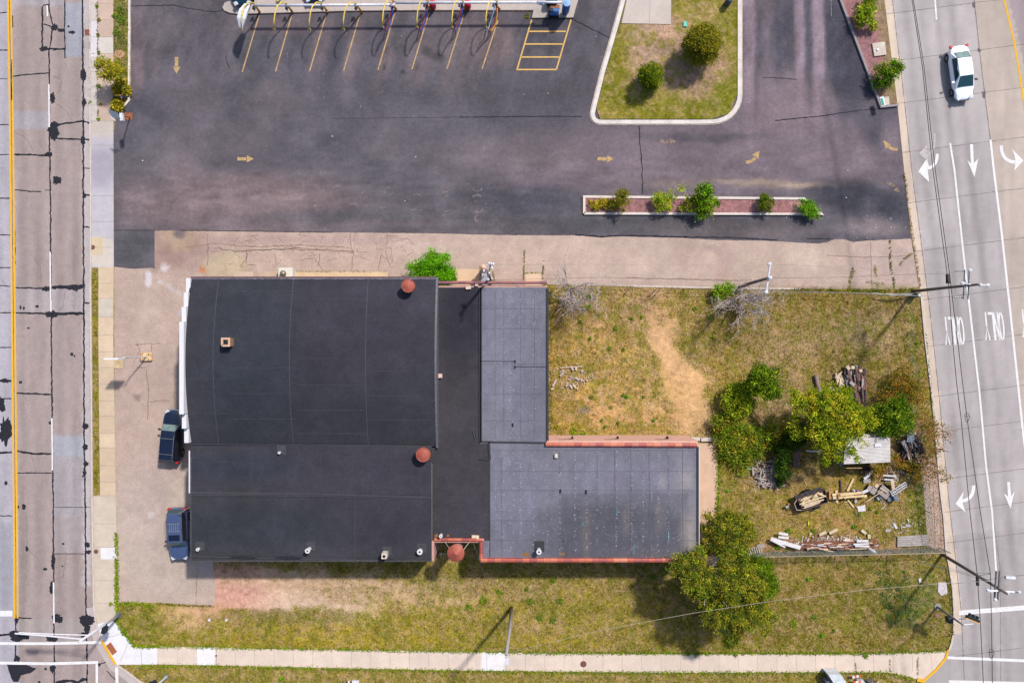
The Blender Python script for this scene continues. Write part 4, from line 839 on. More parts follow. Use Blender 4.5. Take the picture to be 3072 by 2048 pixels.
for i, (x, y, rx, ry) in enumerate(((730, 1671, 40, 4.2), (863, 1673, 38, 5), (1172, 1680, 22, 4))):
    p = [P(a, b, 4.47) for a, b in blot(x, y, rx, ry, 2, i + 3, 24, .5)]; q.add([tuple(a) for a in p], [tuple(range(len(p)))[::-1]])
q.build('tar_patch', M['tar'], swr)
# --- dark middle strip
XM0, XM1 = XE2 + .003, P(1440, 0, 3.9).x; YN2 = P(0, 862, 3.9).y; YNW = P(0, 1620, 3.9).y
midc = roofcol((72, 69, 75), .05, [(1380, 950, 60, 150, 0, (54, 53, 63), .8, .5), (1400, 1550, 80, 100, 0, (74, 71, 80), .7, .6)], 102)
md = deck('middle_roof', XM0, YNW, XM1 + 1.05, YN2, 3.9, M['roofd'], midc)
XL0 = XM1; XLE = P(1640, 0, 3.9).x; YLS = P(0, 1330, 3.85).y
lc = roofcol((126, 125, 138), .05, [(1520, 1000, 70, 250, 0, (132, 132, 152), .6, .6), (1600, 1200, 60, 150, 0, (118, 118, 134), .7, .5), (1800, 1600, 320, 90, 0, (104, 104, 116), .9, .25), (1900, 1430, 300, 60, 0, (130, 128, 146), .6, .6), (2050, 1450, 40, 90, 0, (142, 138, 148), .6, .6), (2066, 1600, 26, 70, 0, (166, 158, 156), .85, .5), (2060, 1440, 22, 30, 0, (168, 162, 162), .7, .6), (1985, 1440, 16, 24, 0, (160, 156, 160), .6, .6), (1880, 1560, 12, 40, 0, (146, 138, 140), .6, .6), (1976, 1545, 14, 40, 0, (150, 142, 142), .6, .6), (1760, 1600, 12, 90, 0, (130, 122, 124), .8, .5), (1540, 1500, 70, 150, 0, (128, 128, 148), .6, .6), (1960, 1660, 120, 20, 0, (122, 118, 124), .6, .6)], 103)
lc0 = lc
def lc(u, v):
    c = lc0(u, v); k = ((u > 1680) & (v > 1478) & (u < 2060))[:, None]; c = np.where(k, c * .88, c); st = (fbm(u * 3, v * .25, 16, 140, 3) - .5)[:, None]; return c * (1 + .14 * st)
nl = deck('grey_roof_north', XL0, YLS, XLE, YN2, 3.96, M['roofl'], lc)
XSE = P(2092, 0, 3.95).x; YSS = P(0, 1679, 3.95).y; XSW = P(1468, 0, 3.95).x
sl = deck('grey_roof_south', XSW, YSS, XSE, YLS - .003, 3.95, M['roofl'], lc)
deck('grey_roof_corner', XM1 - .05, YSS, XSW - .004, YNW - .004, 3.945, M['roofl'], lc)
q = MB(); hh = 3.88
q.box(((XM0 + XLE) / 2, YN2 + .02, hh / 2), (XLE - XM0, .3, hh)); q.box((XLE - .12, (YN2 + YLS) / 2, hh / 2), (.24, YN2 - YLS - .4, hh - .004))
q.build('wall', M['brick'], bld)
q = MB(); q.box(((XLE + XSE) / 2, YLS + .10, 2.04), (XSE - XLE, .3, 4.08)); q.build('wall', mat('pink_brick', C(240, 190, 172), layers=((9, .1), (2, .08))), bld)
q = MB(); q.box((XSE - .12, (YLS + YSS) / 2, hh / 2), (.24, YLS - YSS - .4, hh)); q.box(((XSW + XSE) / 2, YSS - .02, hh / 2), (XSE - XSW, .3, hh)); q.build('wall', M['brick'], bld)
# notch walls (pink brick)
XN0 = P(1302, 0, 3.9).x; XN1 = P(1447, 0, 3.9).x
q = MB(); q.box(((XN0 + XN1) / 2, YNW - .05, 1.97), (XN1 - XN0, .25, 3.94)); q.box((XN1 + .02, (YNW + YSS) / 2, 1.96), (.25, YNW - YSS + .3, 3.92)); q.box((XN0 - .08, (YNW + YS) / 2, 2.1), (.22, YNW - YS, 4.2)); q.build('notch_wall', mat('pink_plaster', C(215, 165, 158), layers=((7, .15),)), bld)
# light roofs: fine seams + chalky spots
q = MB(); f = onz(3.985); r2 = np.random.RandomState(12)
for u in (1486, 1512, 1562, 1604): strip3([f(u, 1320 - t * 45) for t in range(11)], .022)
for v in (925, 985, 1092, 1180, 1262): strip3([f(1444 + t * 20, v + r2.uniform(-.3, .3)) for t in range(10)], .02)
for u in (1504, 1680, 1792, 1845, 1893, 1948, 2005, 2048): strip3([f(u + t * .2, 1345 + t * 40) for t in range(9)], .024)
for v in (1350, 1413, 1470, 1560, 1620): strip3([f(1475 + t * 61, v + r2.uniform(-.3, .3)) for t in range(11)], .018)
q.build('roof_seam', mat('chalky_seam', C(120, 120, 136), layers=((4, .35),)), nl)
q = MB()
for p in (((1440, 862), (1440, 1325)), ((1443, 862), (1443, 1325)), ((1440, 1325), (1640, 1328)), ((1437, 1376), (1470, 1378)), ((1470, 1376), (1470, 1670)), ((1467, 1325), (1470, 1376)), ((1548, 1084), (1440, 1083)), ((1548, 1100), (1640, 1100))):
    L_ = [f(*a) for a in p]; strip3([L_[0], tuple((L_[0][i] + L_[1][i]) / 2 for i in range(3)), L_[1]], .16 if p[0][0] < 1470 or p[0][1] < 1330 and p[0][0] < 1500 else .05, .004)
q.build('roof_strip', M['seamd'], nl)
q = MB(); 
for (x, y, a, b) in ((1545, 1084, 2, 4), (1545, 1101, 2, 4), (1538, 1274, 2.6, 5), (1681, 1473, 2.4, 6), (1758, 1475, 2.4, 6)):
    p = f(x, y); q.box((p[0], p[1], p[2] + .01), (a * 2 / S, b * 2 / S, .03))
q.build('rubber_patch', M['tar'], nl)
q = MB(); ring = [(math.cos(t / 9 * 2 * math.pi), math.sin(t / 9 * 2 * math.pi)) for t in range(10)]
cols = [1486, 1512, 1540, 1562, 1604, 1504, 1530, 1560, 1600, 1640, 1680, 1725, 1760, 1792, 1850, 1896, 1930, 1975, 2005]
for i in range(520):
    u = r2.choice(cols) + r2.normal(0, 1.3); 
    v = r2.uniform(870, 1320) if u < 1640 and r2.rand() < .45 else r2.uniform(1350, 1665)
    if v > 1335 and u < 1480: continue
    if v < 1335 and u > 1632: continue
    v = round(v / 8) * 8 + r2.normal(0, 1); z_ = 3.985
    if r2.rand() < .5: strip3([tuple(P(u + a * 2.2, v + b * 2.2, z_)) for a, b in ring[:r2.randint(5, 10)]], .022, .003)
    else: l = r2.uniform(1, 5); strip3([tuple(P(u, v, z_)), tuple(P(u + r2.normal(0, .6), v + l, z_))], r2.uniform(.03, .06), .003)
q.build('chalk_spot', mat('chalk_white', C(186, 186, 200), layers=((6, .3),)), nl)['kind'] = 'stuff'
q = MB()
for (x, y, l) in ((1851, 1537, 22), (1902, 1650, 30), (2006, 1608, 32), (1955, 1490, 28), (1748, 1570, 10), (1690, 1622, 1)):
    for k_ in range(7): 
        p = P(x + r2.normal(0, 1), y - l / 2 + l * k_ / 7, 3.99); q.box((p.x, p.y, p.z), (.05, .08, .006))
q.build('blue_chalk_mark', mat('cyan_chalk', C(120, 190, 205)), sl)
# red tile copings
def coping(name, a, b, z, wd, n, par=bld, seed=1, dark=0):
    """row of half-round coping tiles between world xy points"""
    q = MB(); r_ = np.random.RandomState(seed); A = np.array(a); B = np.array(b); d = (B - A) / n; L = np.linalg.norm(B - A); t = (B - A) / L; nn = np.array([-t[1], t[0]])
    pal = [(206, 108, 84), (196, 92, 72), (214, 120, 92), (184, 88, 78), (200, 118, 106), (172, 84, 78), (222, 134, 106)] if not dark else [(150, 92, 100), (164, 100, 104), (140, 84, 96), (172, 104, 100)]
    for i in range(n):
        q.cur = tuple(C(*pal[r_.randint(len(pal))])); s0 = A + d * i; s1 = A + d * (i + 1) - t * .012; rr_ = 1 + r_.uniform(-.03, .03)
        for (k_, p, sc) in ((0, s0, 1.0), (1, s1, .97)): pass
        vs = []
        for p, sc in ((s0, 1.04), (s0 + t * .07, 1.04), (s0 + t * .071, .96), (s1, .96)):
            for j in range(7):
                an = math.pi * j / 6; w_ = math.cos(an) * wd / 2 * sc * rr_; h_ = math.sin(an) * wd * .34 * sc; vs.append((p[0] + nn[0] * w_, p[1] + nn[1] * w_, z + h_))
        q.add(vs, [(k_ * 7 + j, k_ * 7 + j + 1, (k_ + 1) * 7 + j + 1, (k_ + 1) * 7 + j) for k_ in range(3) for j in range(6)] + [tuple(range(7)), tuple(range(27, 20, -1))])
        q.add([(s0[0] + nn[0] * wd / 2, s0[1] + nn[1] * wd / 2, z - .3), (s1[0] + nn[0] * wd / 2, s1[1] + nn[1] * wd / 2, z - .3), (s1[0] - nn[0] * wd / 2, s1[1] - nn[1] * wd / 2, z - .3), (s0[0] - nn[0] * wd / 2, s0[1] - nn[1] * wd / 2, z - .3),
               (s0[0] + nn[0] * wd / 2, s0[1] + nn[1] * wd / 2, z), (s1[0] + nn[0] * wd / 2, s1[1] + nn[1] * wd / 2, z), (s1[0] - nn[0] * wd / 2, s1[1] - nn[1] * wd / 2, z), (s0[0] - nn[0] * wd / 2, s0[1] - nn[1] * wd / 2, z)], [(0, 1, 5, 4), (2, 3, 7, 6), (1, 2, 6, 5), (3, 0, 4, 7)])
    return q.build(name, M['tile'], par, fix=True)
def pz(u, v, z): p = P(u, v, z); return (p.x, p.y)
coping('tile_coping', pz(1637, 1332.5, 4.1), pz(2090, 1334.5, 4.1), 4.1, .36, 21, seed=2)
coping('tile_coping', pz(1442, 1680, 4.1), pz(2092, 1680, 4.1), 4.1, .37, 31, seed=3)
coping('tile_coping', pz(1303, 1618, 4.0), pz(1448, 1618.5, 4.0), 4.02, .27, 7, seed=4)
coping('tile_coping', pz(1443, 1624, 4.0), pz(1443, 1678, 4.0), 4.02, .3, 3, seed=5)
coping('tile_coping', pz(1310, 847.5, 4.1), pz(1641, 847.5, 4.1), 4.1, .24, 15, seed=6, dark=1)
q = MB(); q.box((XLE + .06, (YN2 + YLS) / 2 - .1, 3.97), (.2, YN2 - YLS, .14)); q.box((XSE + .02, (YLS + YSS) / 2, 3.97), (.16, YLS - YSS - .5, .1)); q.build('edge_flashing', M['seamd'], bld)
q = MB(); q.box((XSE + .16, (YLS + YSS) / 2, 3.9), (.05, YLS - YSS - .5, .08)); q.build('gutter', M['whitep'], bld)
q = MB(); a = P(1440, 1292, 3.92); q.tube([P(1418, 1290, 3.95), P(1428, 1325, 3.95)], .05, 5); q.tube([P(1424, 1288, 3.95), P(1433, 1322, 3.95)], .04, 5); q.build('loose_strip', M['seam'], md)
# roof furniture
M['rust'] = mat('rust_red_steel', C(176, 90, 74), layers=((5, .18), (1.4, .15)), rough=.6)
M['vent'] = mat('white_vent_pipe', C(238, 234, 236), layers=((7, .06),), rough=.5); M['bore'] = mat('black_bore', (.01, .01, .01))
def stack(u, v, zt, r_, label, zb_):
    p = P(u, v, zt); t = thing('exhaust_fan', label, 'roof vent', (p.x, p.y, zb_))
    q = MB(); q.cyl((p.x, p.y), r_ * .8, zb_ - .2, zt - .1, 24); q.build('housing', M['rust'], t, smooth=False)
    q = MB(); q.lathe((p.x, p.y), [(r_ * .8, zt - .22), (r_, zt - .2), (r_, zt - .05), (r_ * .95, zt - .02), (r_ * .82, zt - .03), (r_ * .8, zt), (r_ * .4, zt + .07), (.02, zt + .1)], 30); q.build('cap', M['rust'], t)
    q = MB(); q.box((p.x + .4, p.y - .1, zb_ + .03), (1.0, 1.1, .03)); q.build('base_flashing', M['seamd'], t)
stack(1224, 857, 5.8, .56, 'round rust red roof fan at the top right of the black curved roof', 4.5)
stack(1269, 1364, 5.4, .60, 'round rust orange roof fan where the curved roof meets the lower flat roof', 4.46)
def vent(u, v, z0, h, r_, label, sq=False):
    zt = z0 + h; p = P(u, v, zt); t = thing('vent_pipe', label, 'vent pipe', (p.x, p.y, z0))
    q = MB()
    if sq: q.box((p.x, p.y, (z0 + zt) / 2), (.42, .42, h)); 
    else: q.cyl((p.x, p.y), r_, z0, zt - .12, 16); q.cyl((p.x, p.y), r_ * 1.35, zt - .2, zt, 16)
    q.build('pipe', M['vent'] if not sq else mat('cream_flue', C(226, 214, 196)), t)
    q = MB(); q.cyl((p.x, p.y), (.13 if sq else r_ * .5), zt + .001, zt + .012, 14); q.build('opening', M['bore'] if sq or r_ > .14 else mat('grey_bore', C(150, 140, 140)), t)
    q = MB(); q.box((p.x + .1, p.y + .2, z0 + .012), (.75, .75, .02)); q.build('base_flashing', M['seamf'] if z0 > 4.1 else M['seamd'], t)
vent(922, 1652, 4.41, .75, .15, 'white capped vent pipe on the south black roof, left of the square flue')
vent(1152, 1668, 4.41, .9, .2, 'square cream flue box standing at the south edge of the black roof', True)
vent(1259, 1655, 4.41, .5, .17, 'white round vent near the right end of the south black roof')
vent(837, 1358, 4.45, .35, .08, 'tiny white vent pipe just below the curved black roof')
vent(592, 1648, 4.41, .35, .1, 'small white vent pipe in the bottom left corner of the black roof')
vent(1617, 1655, 3.96, .8, .16, 'white capped vent pipe on a dark square patch of the grey roof')
vent(1322, 1608, 3.93, .6, .11, 'small white pipe rising behind the tile edged notch')
vent(1405, 864, 3.93, .15, .15, 'flat cream block near the north edge of the dark middle roof', True) if False else None
def smallbox(u, v, z, d, rgb, label, name='roof_block', cat='block', rz=0):
    p = P(u, v, z); q = MB(); q.box((p.x, p.y, z + d[2] / 2), d, R(rz), top=.94); tag(bevel(q.build(name, mat(name, C(*rgb), layers=((9, .12),))), .015), label, cat)
smallbox(1405, 863, 3.91, (.46, .3, .2), (232, 206, 190), 'pale brick lying on the dark middle roof near its north edge', rz=5); smallbox(1430, 854, 3.91, (.28, .28, .2), (216, 192, 176), 'pale square brick at the north edge beside the grey roof')
smallbox(1319, 1127, 3.91, (.45, .36, .25), (236, 200, 184), 'lone pale block on the dark roof beside the curved roof edge'); smallbox(1668, 1366, 3.97, (.26, .34, .24), (228, 216, 206), 'small cream block on the grey roof below the long tile coping')
smallbox(1422, 1608, 3.91, (.4, .24, .2), (238, 214, 178), 'longer cream block behind the notch tiles'); smallbox(1433, 1609, 3.91, (.24, .26, .2), (238, 222, 196), 'shorter cream block behind the notch tiles', rz=4)
p = P(677, 1026, 6.4); t = thing('brick_chimney', 'small square brick chimney on the left part of the curved black roof', 'chimney', (p.x, p.y, 5.4))
q = MB(); q.box((p.x, p.y, 5.85), (.66, .66, 1.0)); q.build('shaft', mat('orange_brick', C(180, 124, 100), layers=((14, .2),)), t); q = MB(); q.wall([(p.x - .28, p.y - .28), (p.x + .28, p.y - .28), (p.x + .28, p.y + .28), (p.x - .28, p.y + .28), (p.x - .28, p.y - .28)], .16, 6.35, 6.45); q.build('rim', mat('buff_brick', C(226, 186, 160), layers=((14, .15),)), t); q = MB(); q.box((p.x, p.y, 6.355), (.4, .4, .006)); q.build('flue_opening', M['bore'], t)
q = MB()
for u, v in ((1322, 1600), (1345, 1598), (1620, 1664)): pass
for i, (x, y, rx, ry) in enumerate(((1312, 1606, 9, 6), (1336, 1605, 11, 6))): q.add([tuple(P(a, b, 3.93)) for a, b in blot(x, y, rx, ry, 0, i, 16)], [tuple(range(16))[::-1]])
for i, (x, y, rx, ry) in enumerate(((1578, 1662, 12, 5), (1687, 1661, 8, 5))): q.add([tuple(P(a, b, 3.975)) for a, b in blot(x, y, rx, ry, 0, i + 8, 16)], [tuple(range(16))[::-1]])
q.build('moss_patch', mat('brown_moss', C(150, 108, 62), layers=((9, .3),)), sl)
p = P(1617, 1640, 3.97); q = MB(); q.box((p.x, p.y + .1, 3.968), (.82, .8, .012)); q.build('dark_patch', mat('dark_patch', C(62, 68, 68), layers=((5, .2),)), sl)
# notch chimney with conical cap
b0 = P(1380, 1611); t = thing('capped_chimney', 'round brick chimney with a red conical cap rising in the roof notch', 'chimney', b0)
q = MB(); q.cyl((b0.x, b0.y), .46, 0, 5.1, 26, .42); q.build('shaft', mat('pink_brick_shaft', C(196, 150, 142), layers=((14, .25),)), t)
q = MB(); q.lathe((b0.x, b0.y), [(.30, 5.05), (.70, 5.12), (.705, 5.16), (.02, 5.55)], 40); q.build('conical_cap', M['rust'], t, smooth=False)
q = MB(); 
for a, b_ in (((1333, 1622, 4.0), (1352, 1650, 5.0)), ((1410, 1622, 4.0), (1388, 1652, 5.0))): q.tube([P(*a), P(*b_)], .025, 5)
q.build('stay_rod', mat('pale_rod', C(205, 185, 165)), t)
q = MB(); q.tube([P(1419, 1626, 3.8), P(1437, 1678, 2.4), P(1457, 1736, .02)], .02, 5); tag(q.build('stay_wire', mat('grey_wire', C(170, 165, 160))), 'thin pale wire running from the notch down to the shaded lawn', 'wire')
q = MB(); q.box((*pz(1322, 1660, .3), .3), (.18, .3, .35)); q.box((*pz(1330, 1659, .3), .4), (.5, .08, .06)); tag(q.build('gas_meter', mat('beige_meter', C(200, 190, 170))), 'small beige gas fitting inside the shaded notch', 'meter')
# concrete strips along the walls
for i, (poly, c, nm) in enumerate([([(2060, 1330), (2156, 1328), (2153, 1440), (2151, 1600), (2140, 1740), (2060, 1740)], (226, 192, 166), 'concrete_walk'),
    ([(700, 820), (700, 815), (760, 815), (760, 860), (700, 860)], (214, 190, 170), 'concrete_strip'), ([(776, 814), (837, 814), (837, 870), (776, 870)], (208, 182, 160), 'concrete_strip'),
    ([(880, 814), (1164, 815), (1164, 870), (880, 870)], (228, 198, 162), 'concrete_strip'), ([(1355, 806), (1440, 808), (1440, 870), (1355, 870)], (232, 200, 168), 'concrete_strip'), ([(1576, 818), (1624, 818), (1624, 870), (1576, 870)], (238, 206, 178), 'concrete_strip')]):
    sheet(nm, poly, .03 + i * .001, M['conc'], tint(c, .05, 20), res=10)
q = MB(); q.box((*pz(2130, 1317, .1), .1), (1.6, .34, .2), R(2)); q.box((*pz(2080, 1316, .1), .08), (1.2, .3, .16)); tag(bevel(q.build('concrete_beam', mat('pale_beam', C(226, 212, 204), layers=((6, .08),))), .02), 'pale concrete beam lying at the head of the walk beside the pink wall', 'beam')
q = MB()
for u in (1717, 1853, 2002): p = P(u, 1314, 2.6); q.box((p.x, p.y, 2.6), (.12, .3, .5)); q.tube([(p.x, p.y, 3.0), (p.x - 1.2, p.y - .02, 3.3)], .015, 4)
q.build('wall_bracket', M['tar'], bld)
# things outside the north wall
t = thing('ventilation_unit', 'cream ventilation box with a round steel cap outside the north wall', 'ventilation unit', P(856, 830))
q = MB(); q.box((*pz(857, 822, .8), .45), (1.25, 1.1, .9)); bevel(q.build('cabinet', mat('cream_metal', C(238, 232, 220), layers=((4, .05),)), t), .03); q = MB(); q.lathe(pz(848, 820, 1.2), [(.2, .9), (.26, 1.0), (.28, 1.1), (.2, 1.28), (.02, 1.34)], 20); q.build('domed_cap', mat('dull_steel', C(150, 140, 120), metal=.4, rough=.4), t, smooth=True)
M['galv'] = mat('galvanised_metal', C(206, 204, 216), metal=.5, rough=.35, layers=((9, .2),))
t = thing('utility_meters', 'cluster of galvanised electricity meters, pipes and insulators on the north wall', 'meters', P(1462, 856))
q = MB(); q.box((*pz(1452, 832, 2.2), 1.6), (.36, .7, 1.6)); q.box((*pz(1464, 836, 2.4), 1.8), (.3, .4, 1.0)); q.box((*pz(1455, 800, 2.0), 1.0), (.42, .42, 1.2)); bevel(q.build('box', M['galv'], t), .02)
q = MB(); 
for a in (((1450, 850, 1), (1450, 815, 3.6)), ((1460, 850, 1), (1466, 830, 3.4)), ((1456, 828, 3.6), (1474, 824, 3.6)), ((1456, 840, 3.2), (1478, 838, 3.2)), ((1470, 850, 2), (1476, 835, 3.9))): q.tube([P(*a[0]), P(*a[1])], .045, 8)
q.build('conduit', M['galv'], t)
q = MB()
for u, v, z in ((1462, 837, 4.2), (1467, 837, 4.2), (1448, 823, 4), (1452, 812, 4.3)): p = P(u, v, z); q.lathe((p.x, p.y), [(.02, z - .12), (.09, z - .1), (.06, z), (.09, z + .05), (.02, z + .09)], 10)
q.build('insulator', M['whitep'], t)
p = P(1449, 801, 2.2); q = MB(); q.lathe((p.x, p.y), [(.2, 1.7), (.26, 1.75), (.24, 2.1), (.1, 2.24), (.01, 2.26)], 14); q.build('orange_cap', mat('peach_metal', C(248, 200, 168)), t)
# ================================================================== POLES, WIRES, SIGNALS
M['wood'] = mat('grey_wood_pole', C(132, 120, 112), layers=((14, .25), (1, .1))); M['woodl'] = mat('silver_wood_pole', C(178, 168, 166), layers=((14, .2), (1, .1)))
M['cable'] = mat('black_cable', C(52, 48, 56), rough=.6); M['cablel'] = mat('pale_cable', C(196, 184, 174), rough=.6); M['porc'] = mat('white_porcelain', C(236, 238, 246), rough=.3); M['sigw'] = mat('white_painted_steel', C(236, 234, 244), rough=.4, layers=((4, .05),)); M['blk'] = mat('black_signal', C(40, 44, 54), rough=.5); M['armg'] = mat('weathered_crossarm', C(120, 122, 126), layers=((9, .2),)); M['steel'] = mat('grey_steel', C(165, 168, 172), metal=.4, rough=.45, layers=((6, .15),))
def insul(q, u, v, z, r_=.1): p = P(u, v, z); q.lathe((p.x, p.y), [(.02, z - .14), (r_, z - .1), (r_ * .6, z - .02), (r_, z + .04), (.02, z + .1)], 12)
# A: tall pole at the right road
t = thing('utility_pole', 'tall dark utility pole at the north east yard corner beside the kerb', 'utility pole', P(2738, 874))
q = MB(); q.tube([P(2738, 874, 0), P(2836, 863, 4.8), P(2935, 853, 9.7)], [.14, .12, .095], 12); q.build('pole', M['wood'], t, smooth=True)
for u in (2894, 2908): q = MB(); q.tube([P(u, 809, 8.6), P(u - 4, 898, 8.6)], .055, 6); q.build('crossarm', M['armg'], t)
q = MB(); 
for u, v in ((2888, 850), (2911, 811), (2942, 855), (2964, 855)): insul(q, u, v, 8.9, .13)
for i in range(4): insul(q, 2868 + i * 7, 813, 8.4, .06); insul(q, 2866 + i * 7, 892, 8.4, .06)
q.build('insulator', M['porc'], t)
q = MB(); q.tube([P(2940, 855, 9.7), P(2965, 856, 9.7)], .06, 8); q.tube([P(2887, 849, 8.8), P(2912, 853, 8.8)], .05, 8); q.tube([P(2896, 862, 8.5), P(2912, 838, 8.5)], .03, 6); q.tube([P(2896, 838, 8.5), P(2908, 868, 8.5)], .03, 6); q.build('bracket', M['porc'], t)
q = MB(); q.tube([P(2842, 822, 7), P(2844, 850, 7)], [.12, .16], 10); q.build('splice_case', M['cable'], t)
t = thing('guy_anchor', 'short green grey stub with a white cap in the grass beside the tall pole', 'post', P(2752, 884))
q = MB(); q.tube([P(2742, 885, 0), P(2758, 886, .9)], .2, 10); q.build('stub', mat('green_grey', C(120, 140, 120)), t); q = MB(); p = P(2758, 886, .95); q.lathe((p.x, p.y), [(.05, .9), (.14, .92), (.12, 1.0), (.02, 1.04)], 12); q.build('cap', M['porc'], t)
# B: lower right pole
t = thing('utility_pole', 'tall utility pole with double crossarms at the lower right, by the chain link fence corner', 'utility pole', P(2826, 1662))
q = MB(); q.tube([P(2826, 1662, 0), P(2920, 1718, 4.7), P(3022, 1780, 9.3)], [.14, .125, .10], 12); q.build('pole', M['wood'], t, smooth=True)
for a, b_ in (((2989, 1712), (2983, 1800)), ((2999, 1712), (2993, 1800))): q = MB(); q.tube([P(*a, 8.2), P(*b_, 8.2)], .075, 6); q.build('crossarm', M['armg'], t)
q = MB(); q.tube([P(2964, 1770, 8.4), P(3058, 1776, 8.4)], .07, 8); q.build('white_crossarm', M['porc'], t)
q = MB()
for u, v in ((2965, 1771), (2973, 1773), (3022, 1779), (3058, 1776), (2987, 1799)): insul(q, u, v, 8.7, .12)
q.build('insulator', M['porc'], t)
q = MB(); q.box(P(3030, 1731, 8.3), (.75, .2, .25), R(-2)); q.build('street_lamp_head', M['porc'], t); q = MB(); q.tube([P(2933, 1718, 7.3), P(2970, 1718, 7.3)], .03, 6); q.tube([P(2935, 1725, 7.0), P(2972, 1720, 7.3)], .03, 6); q.build('side_bracket', M['steel'], t)
q = MB(); q.tube([P(2932, 1728, 7.2), P(2933, 1755, 7.2)], [.12, .12], 10); q.build('splice_case', M['cable'], t)
q = MB(); q.tube([P(2673, 1661, .4), P(2748, 1684, 2.6)], .045, 8); q.build('yellow_guard', M['yellow'], t)
q = MB(); q.tube([P(2748, 1684, 2.6), P(2860, 1712, 4.6), P(2960, 1741, 6.8)], .014, 4); q.tube([P(2748, 1684, 2.6), P(2850, 1704, 4.6), P(2975, 1741, 7.2)], .012, 4); q.build('guy_wire', M['steel'], t)
# C: pole by the bare tree
t = thing('utility_pole', 'dark wooden pole with one long white crossarm above the right bare tree', 'utility pole', P(2218, 860))
q = MB(); q.tube([P(2218, 860, 0), P(2304, 834, 8.1)], [.15, .11], 10); q.build('pole', M['wood'], t, smooth=True)
q = MB(); q.tube([P(2310, 791, 8.1), P(2299, 875, 8.1)], .075, 8); q.build('crossarm', M['porc'], t)
q = MB()
for u, v in ((2309, 792), (2311, 833), (2299, 876)): insul(q, u, v, 8.35, .14)
q.build('insulator', M['porc'], t)
# D: silver pole on the south lawn
t = thing('utility_pole', 'silver grey wooden pole standing in the south lawn, its top above the sidewalk', 'utility pole', P(1534, 1822))
q = MB(); q.tube([P(1534, 1822, 0), P(1530, 1880, 4.6), P(1519, 1962, 10.4)], [.15, .14, .11], 12); q.build('pole', M['woodl'], t, smooth=True)
q = MB(); p = P(1523, 1982, 10.2); q.box((p.x, p.y, 10.2), (.22, .5, .14)); q.tube([P(1519, 1962, 10.2), P(1522, 1975, 10.2)], .04, 6); q.build('lamp_head', M['porc'], t)
q = MB(); q.box(P(1518, 1948, 9.4), (.3, .2, .5)); q.build('bracket', M['steel'], t)
# E: mast behind the building's north wall
t = thing('utility_pole', 'utility pole among the meters outside the north wall', 'utility pole', P(1476, 846))
q = MB(); q.tube([P(1474, 848, 0), P(1463, 815, 8.9)], [.13, .1], 10); q.build('pole', M['wood'], t, smooth=True)
q = MB(); q.tube([P(1472, 791, 8.6), P(1462, 842, 8.6)], .05, 6); q.build('crossarm', M['armg'], t)
q = MB()
for u, v in ((1467, 790), (1473, 791), (1479, 792), (1476, 804), (1466, 818), (1464, 838)): insul(q, u, v, 8.8, .1)
q.build('insulator', M['porc'], t)
def wire(pts, label, r_=.018, mt='cable', name='overhead_wire', grp=None, n=5):
    q = MB(); q.tube([P(*p) for p in pts], r_, n); return tag(q.build(name, M[mt], smooth=True), label, 'wire', grp)
c1 = [(2728, -80, 8), (2736, 0, 8), (2767, 200, 7.7), (2788, 405, 7.5), (2799, 512, 7.4), (2841, 819, 7.4), (2846, 860, 7.2), (2858, 1024, 7), (2870, 1150, 6.8), (2883, 1253, 6.7), (2910, 1536, 6.9), (2932, 1725, 7.3), (2943, 1900, 7.1), (2950, 2048, 7), (2955, 2150, 7)]
c2 = [(2730, -80, 8), (2740, 0, 8), (2772, 200, 7.7), (2794, 405, 7.5), (2806, 512, 7.4), (2848, 816, 7.4), (2853, 860, 7.2), (2873, 1024, 7), (2888, 1150, 6.9), (2901, 1253, 6.8), (2941, 1536, 7), (2971, 1719, 7.4), (2975, 1900, 7.2), (2977, 2048, 7), (2979, 2150, 7)]
wire(c1, 'left one of the two thick black cables running along the right road', .027, name='overhead_cable'); wire(c2, 'right one of the two thick black cables running along the right road', .027, name='overhead_cable')
q = MB()
for (u, v) in ((2901, 1252), (2974, 1960)):
    p = P(u, v, 6.95); q.tube([(p.x + .17 * math.sin(a) * (1.2 if math.cos(a) > 0 else .8), p.y + .38 * math.cos(a), 6.95) for a in [i / 16 * 2 * math.pi for i in range(17)]], .02, 5); q.tube([(p.x - .15, p.y + .1, 6.95), (p.x + .15, p.y + .12, 6.95)], .02, 5)
    tag(q.build('cable_loop', M['cable']), 'teardrop cable loop on the right cable ' + ('high above the middle of the right road' if v < 1500 else 'near the bottom edge of the right road'), 'cable loop'); q = MB()
wire([(1480, 793, 8.8), (1900, 793, 8.2), (2309, 793, 8.3)], 'thin pale wire from the north wall pole to the white crossarm pole', .012, 'cablel')
wire([(2311, 792, 8.3), (2500, 800, 7.9), (2700, 808, 8.2), (2895, 812, 8.6)], 'upper thin wire from the white crossarm pole to the tall roadside pole', .012, 'cablel')
wire([(2310, 834, 8.3), (2500, 832, 7.6), (2700, 824, 7.8), (2840, 820, 7.8)], 'middle thin wire from the white crossarm pole to the black road cables', .010)
wire([(2299, 876, 8.3), (2560, 878, 7.2), (2740, 887, 8.0), (2900, 884, 8.5)], 'lower pale wire from the white crossarm pole drooping along the yard edge', .02, 'cablel')
wire([(1478, 840, 4), (1800, 832, 6.6), (2060, 838, 7), (2300, 846, 7.8)], 'thin dark wire over the tan strip just north of the left bare tree', .010)
wire([(1524, 1957, 10), (1800, 1890, 8.6), (2080, 1838, 8.4), (2330, 1800, 8.6), (2600, 1768, 8.8), (2840, 1748, 8.4), (2985, 1742, 8.3)], 'long pale wire crossing the lower lawn through the big tree top', .014, 'cablel')
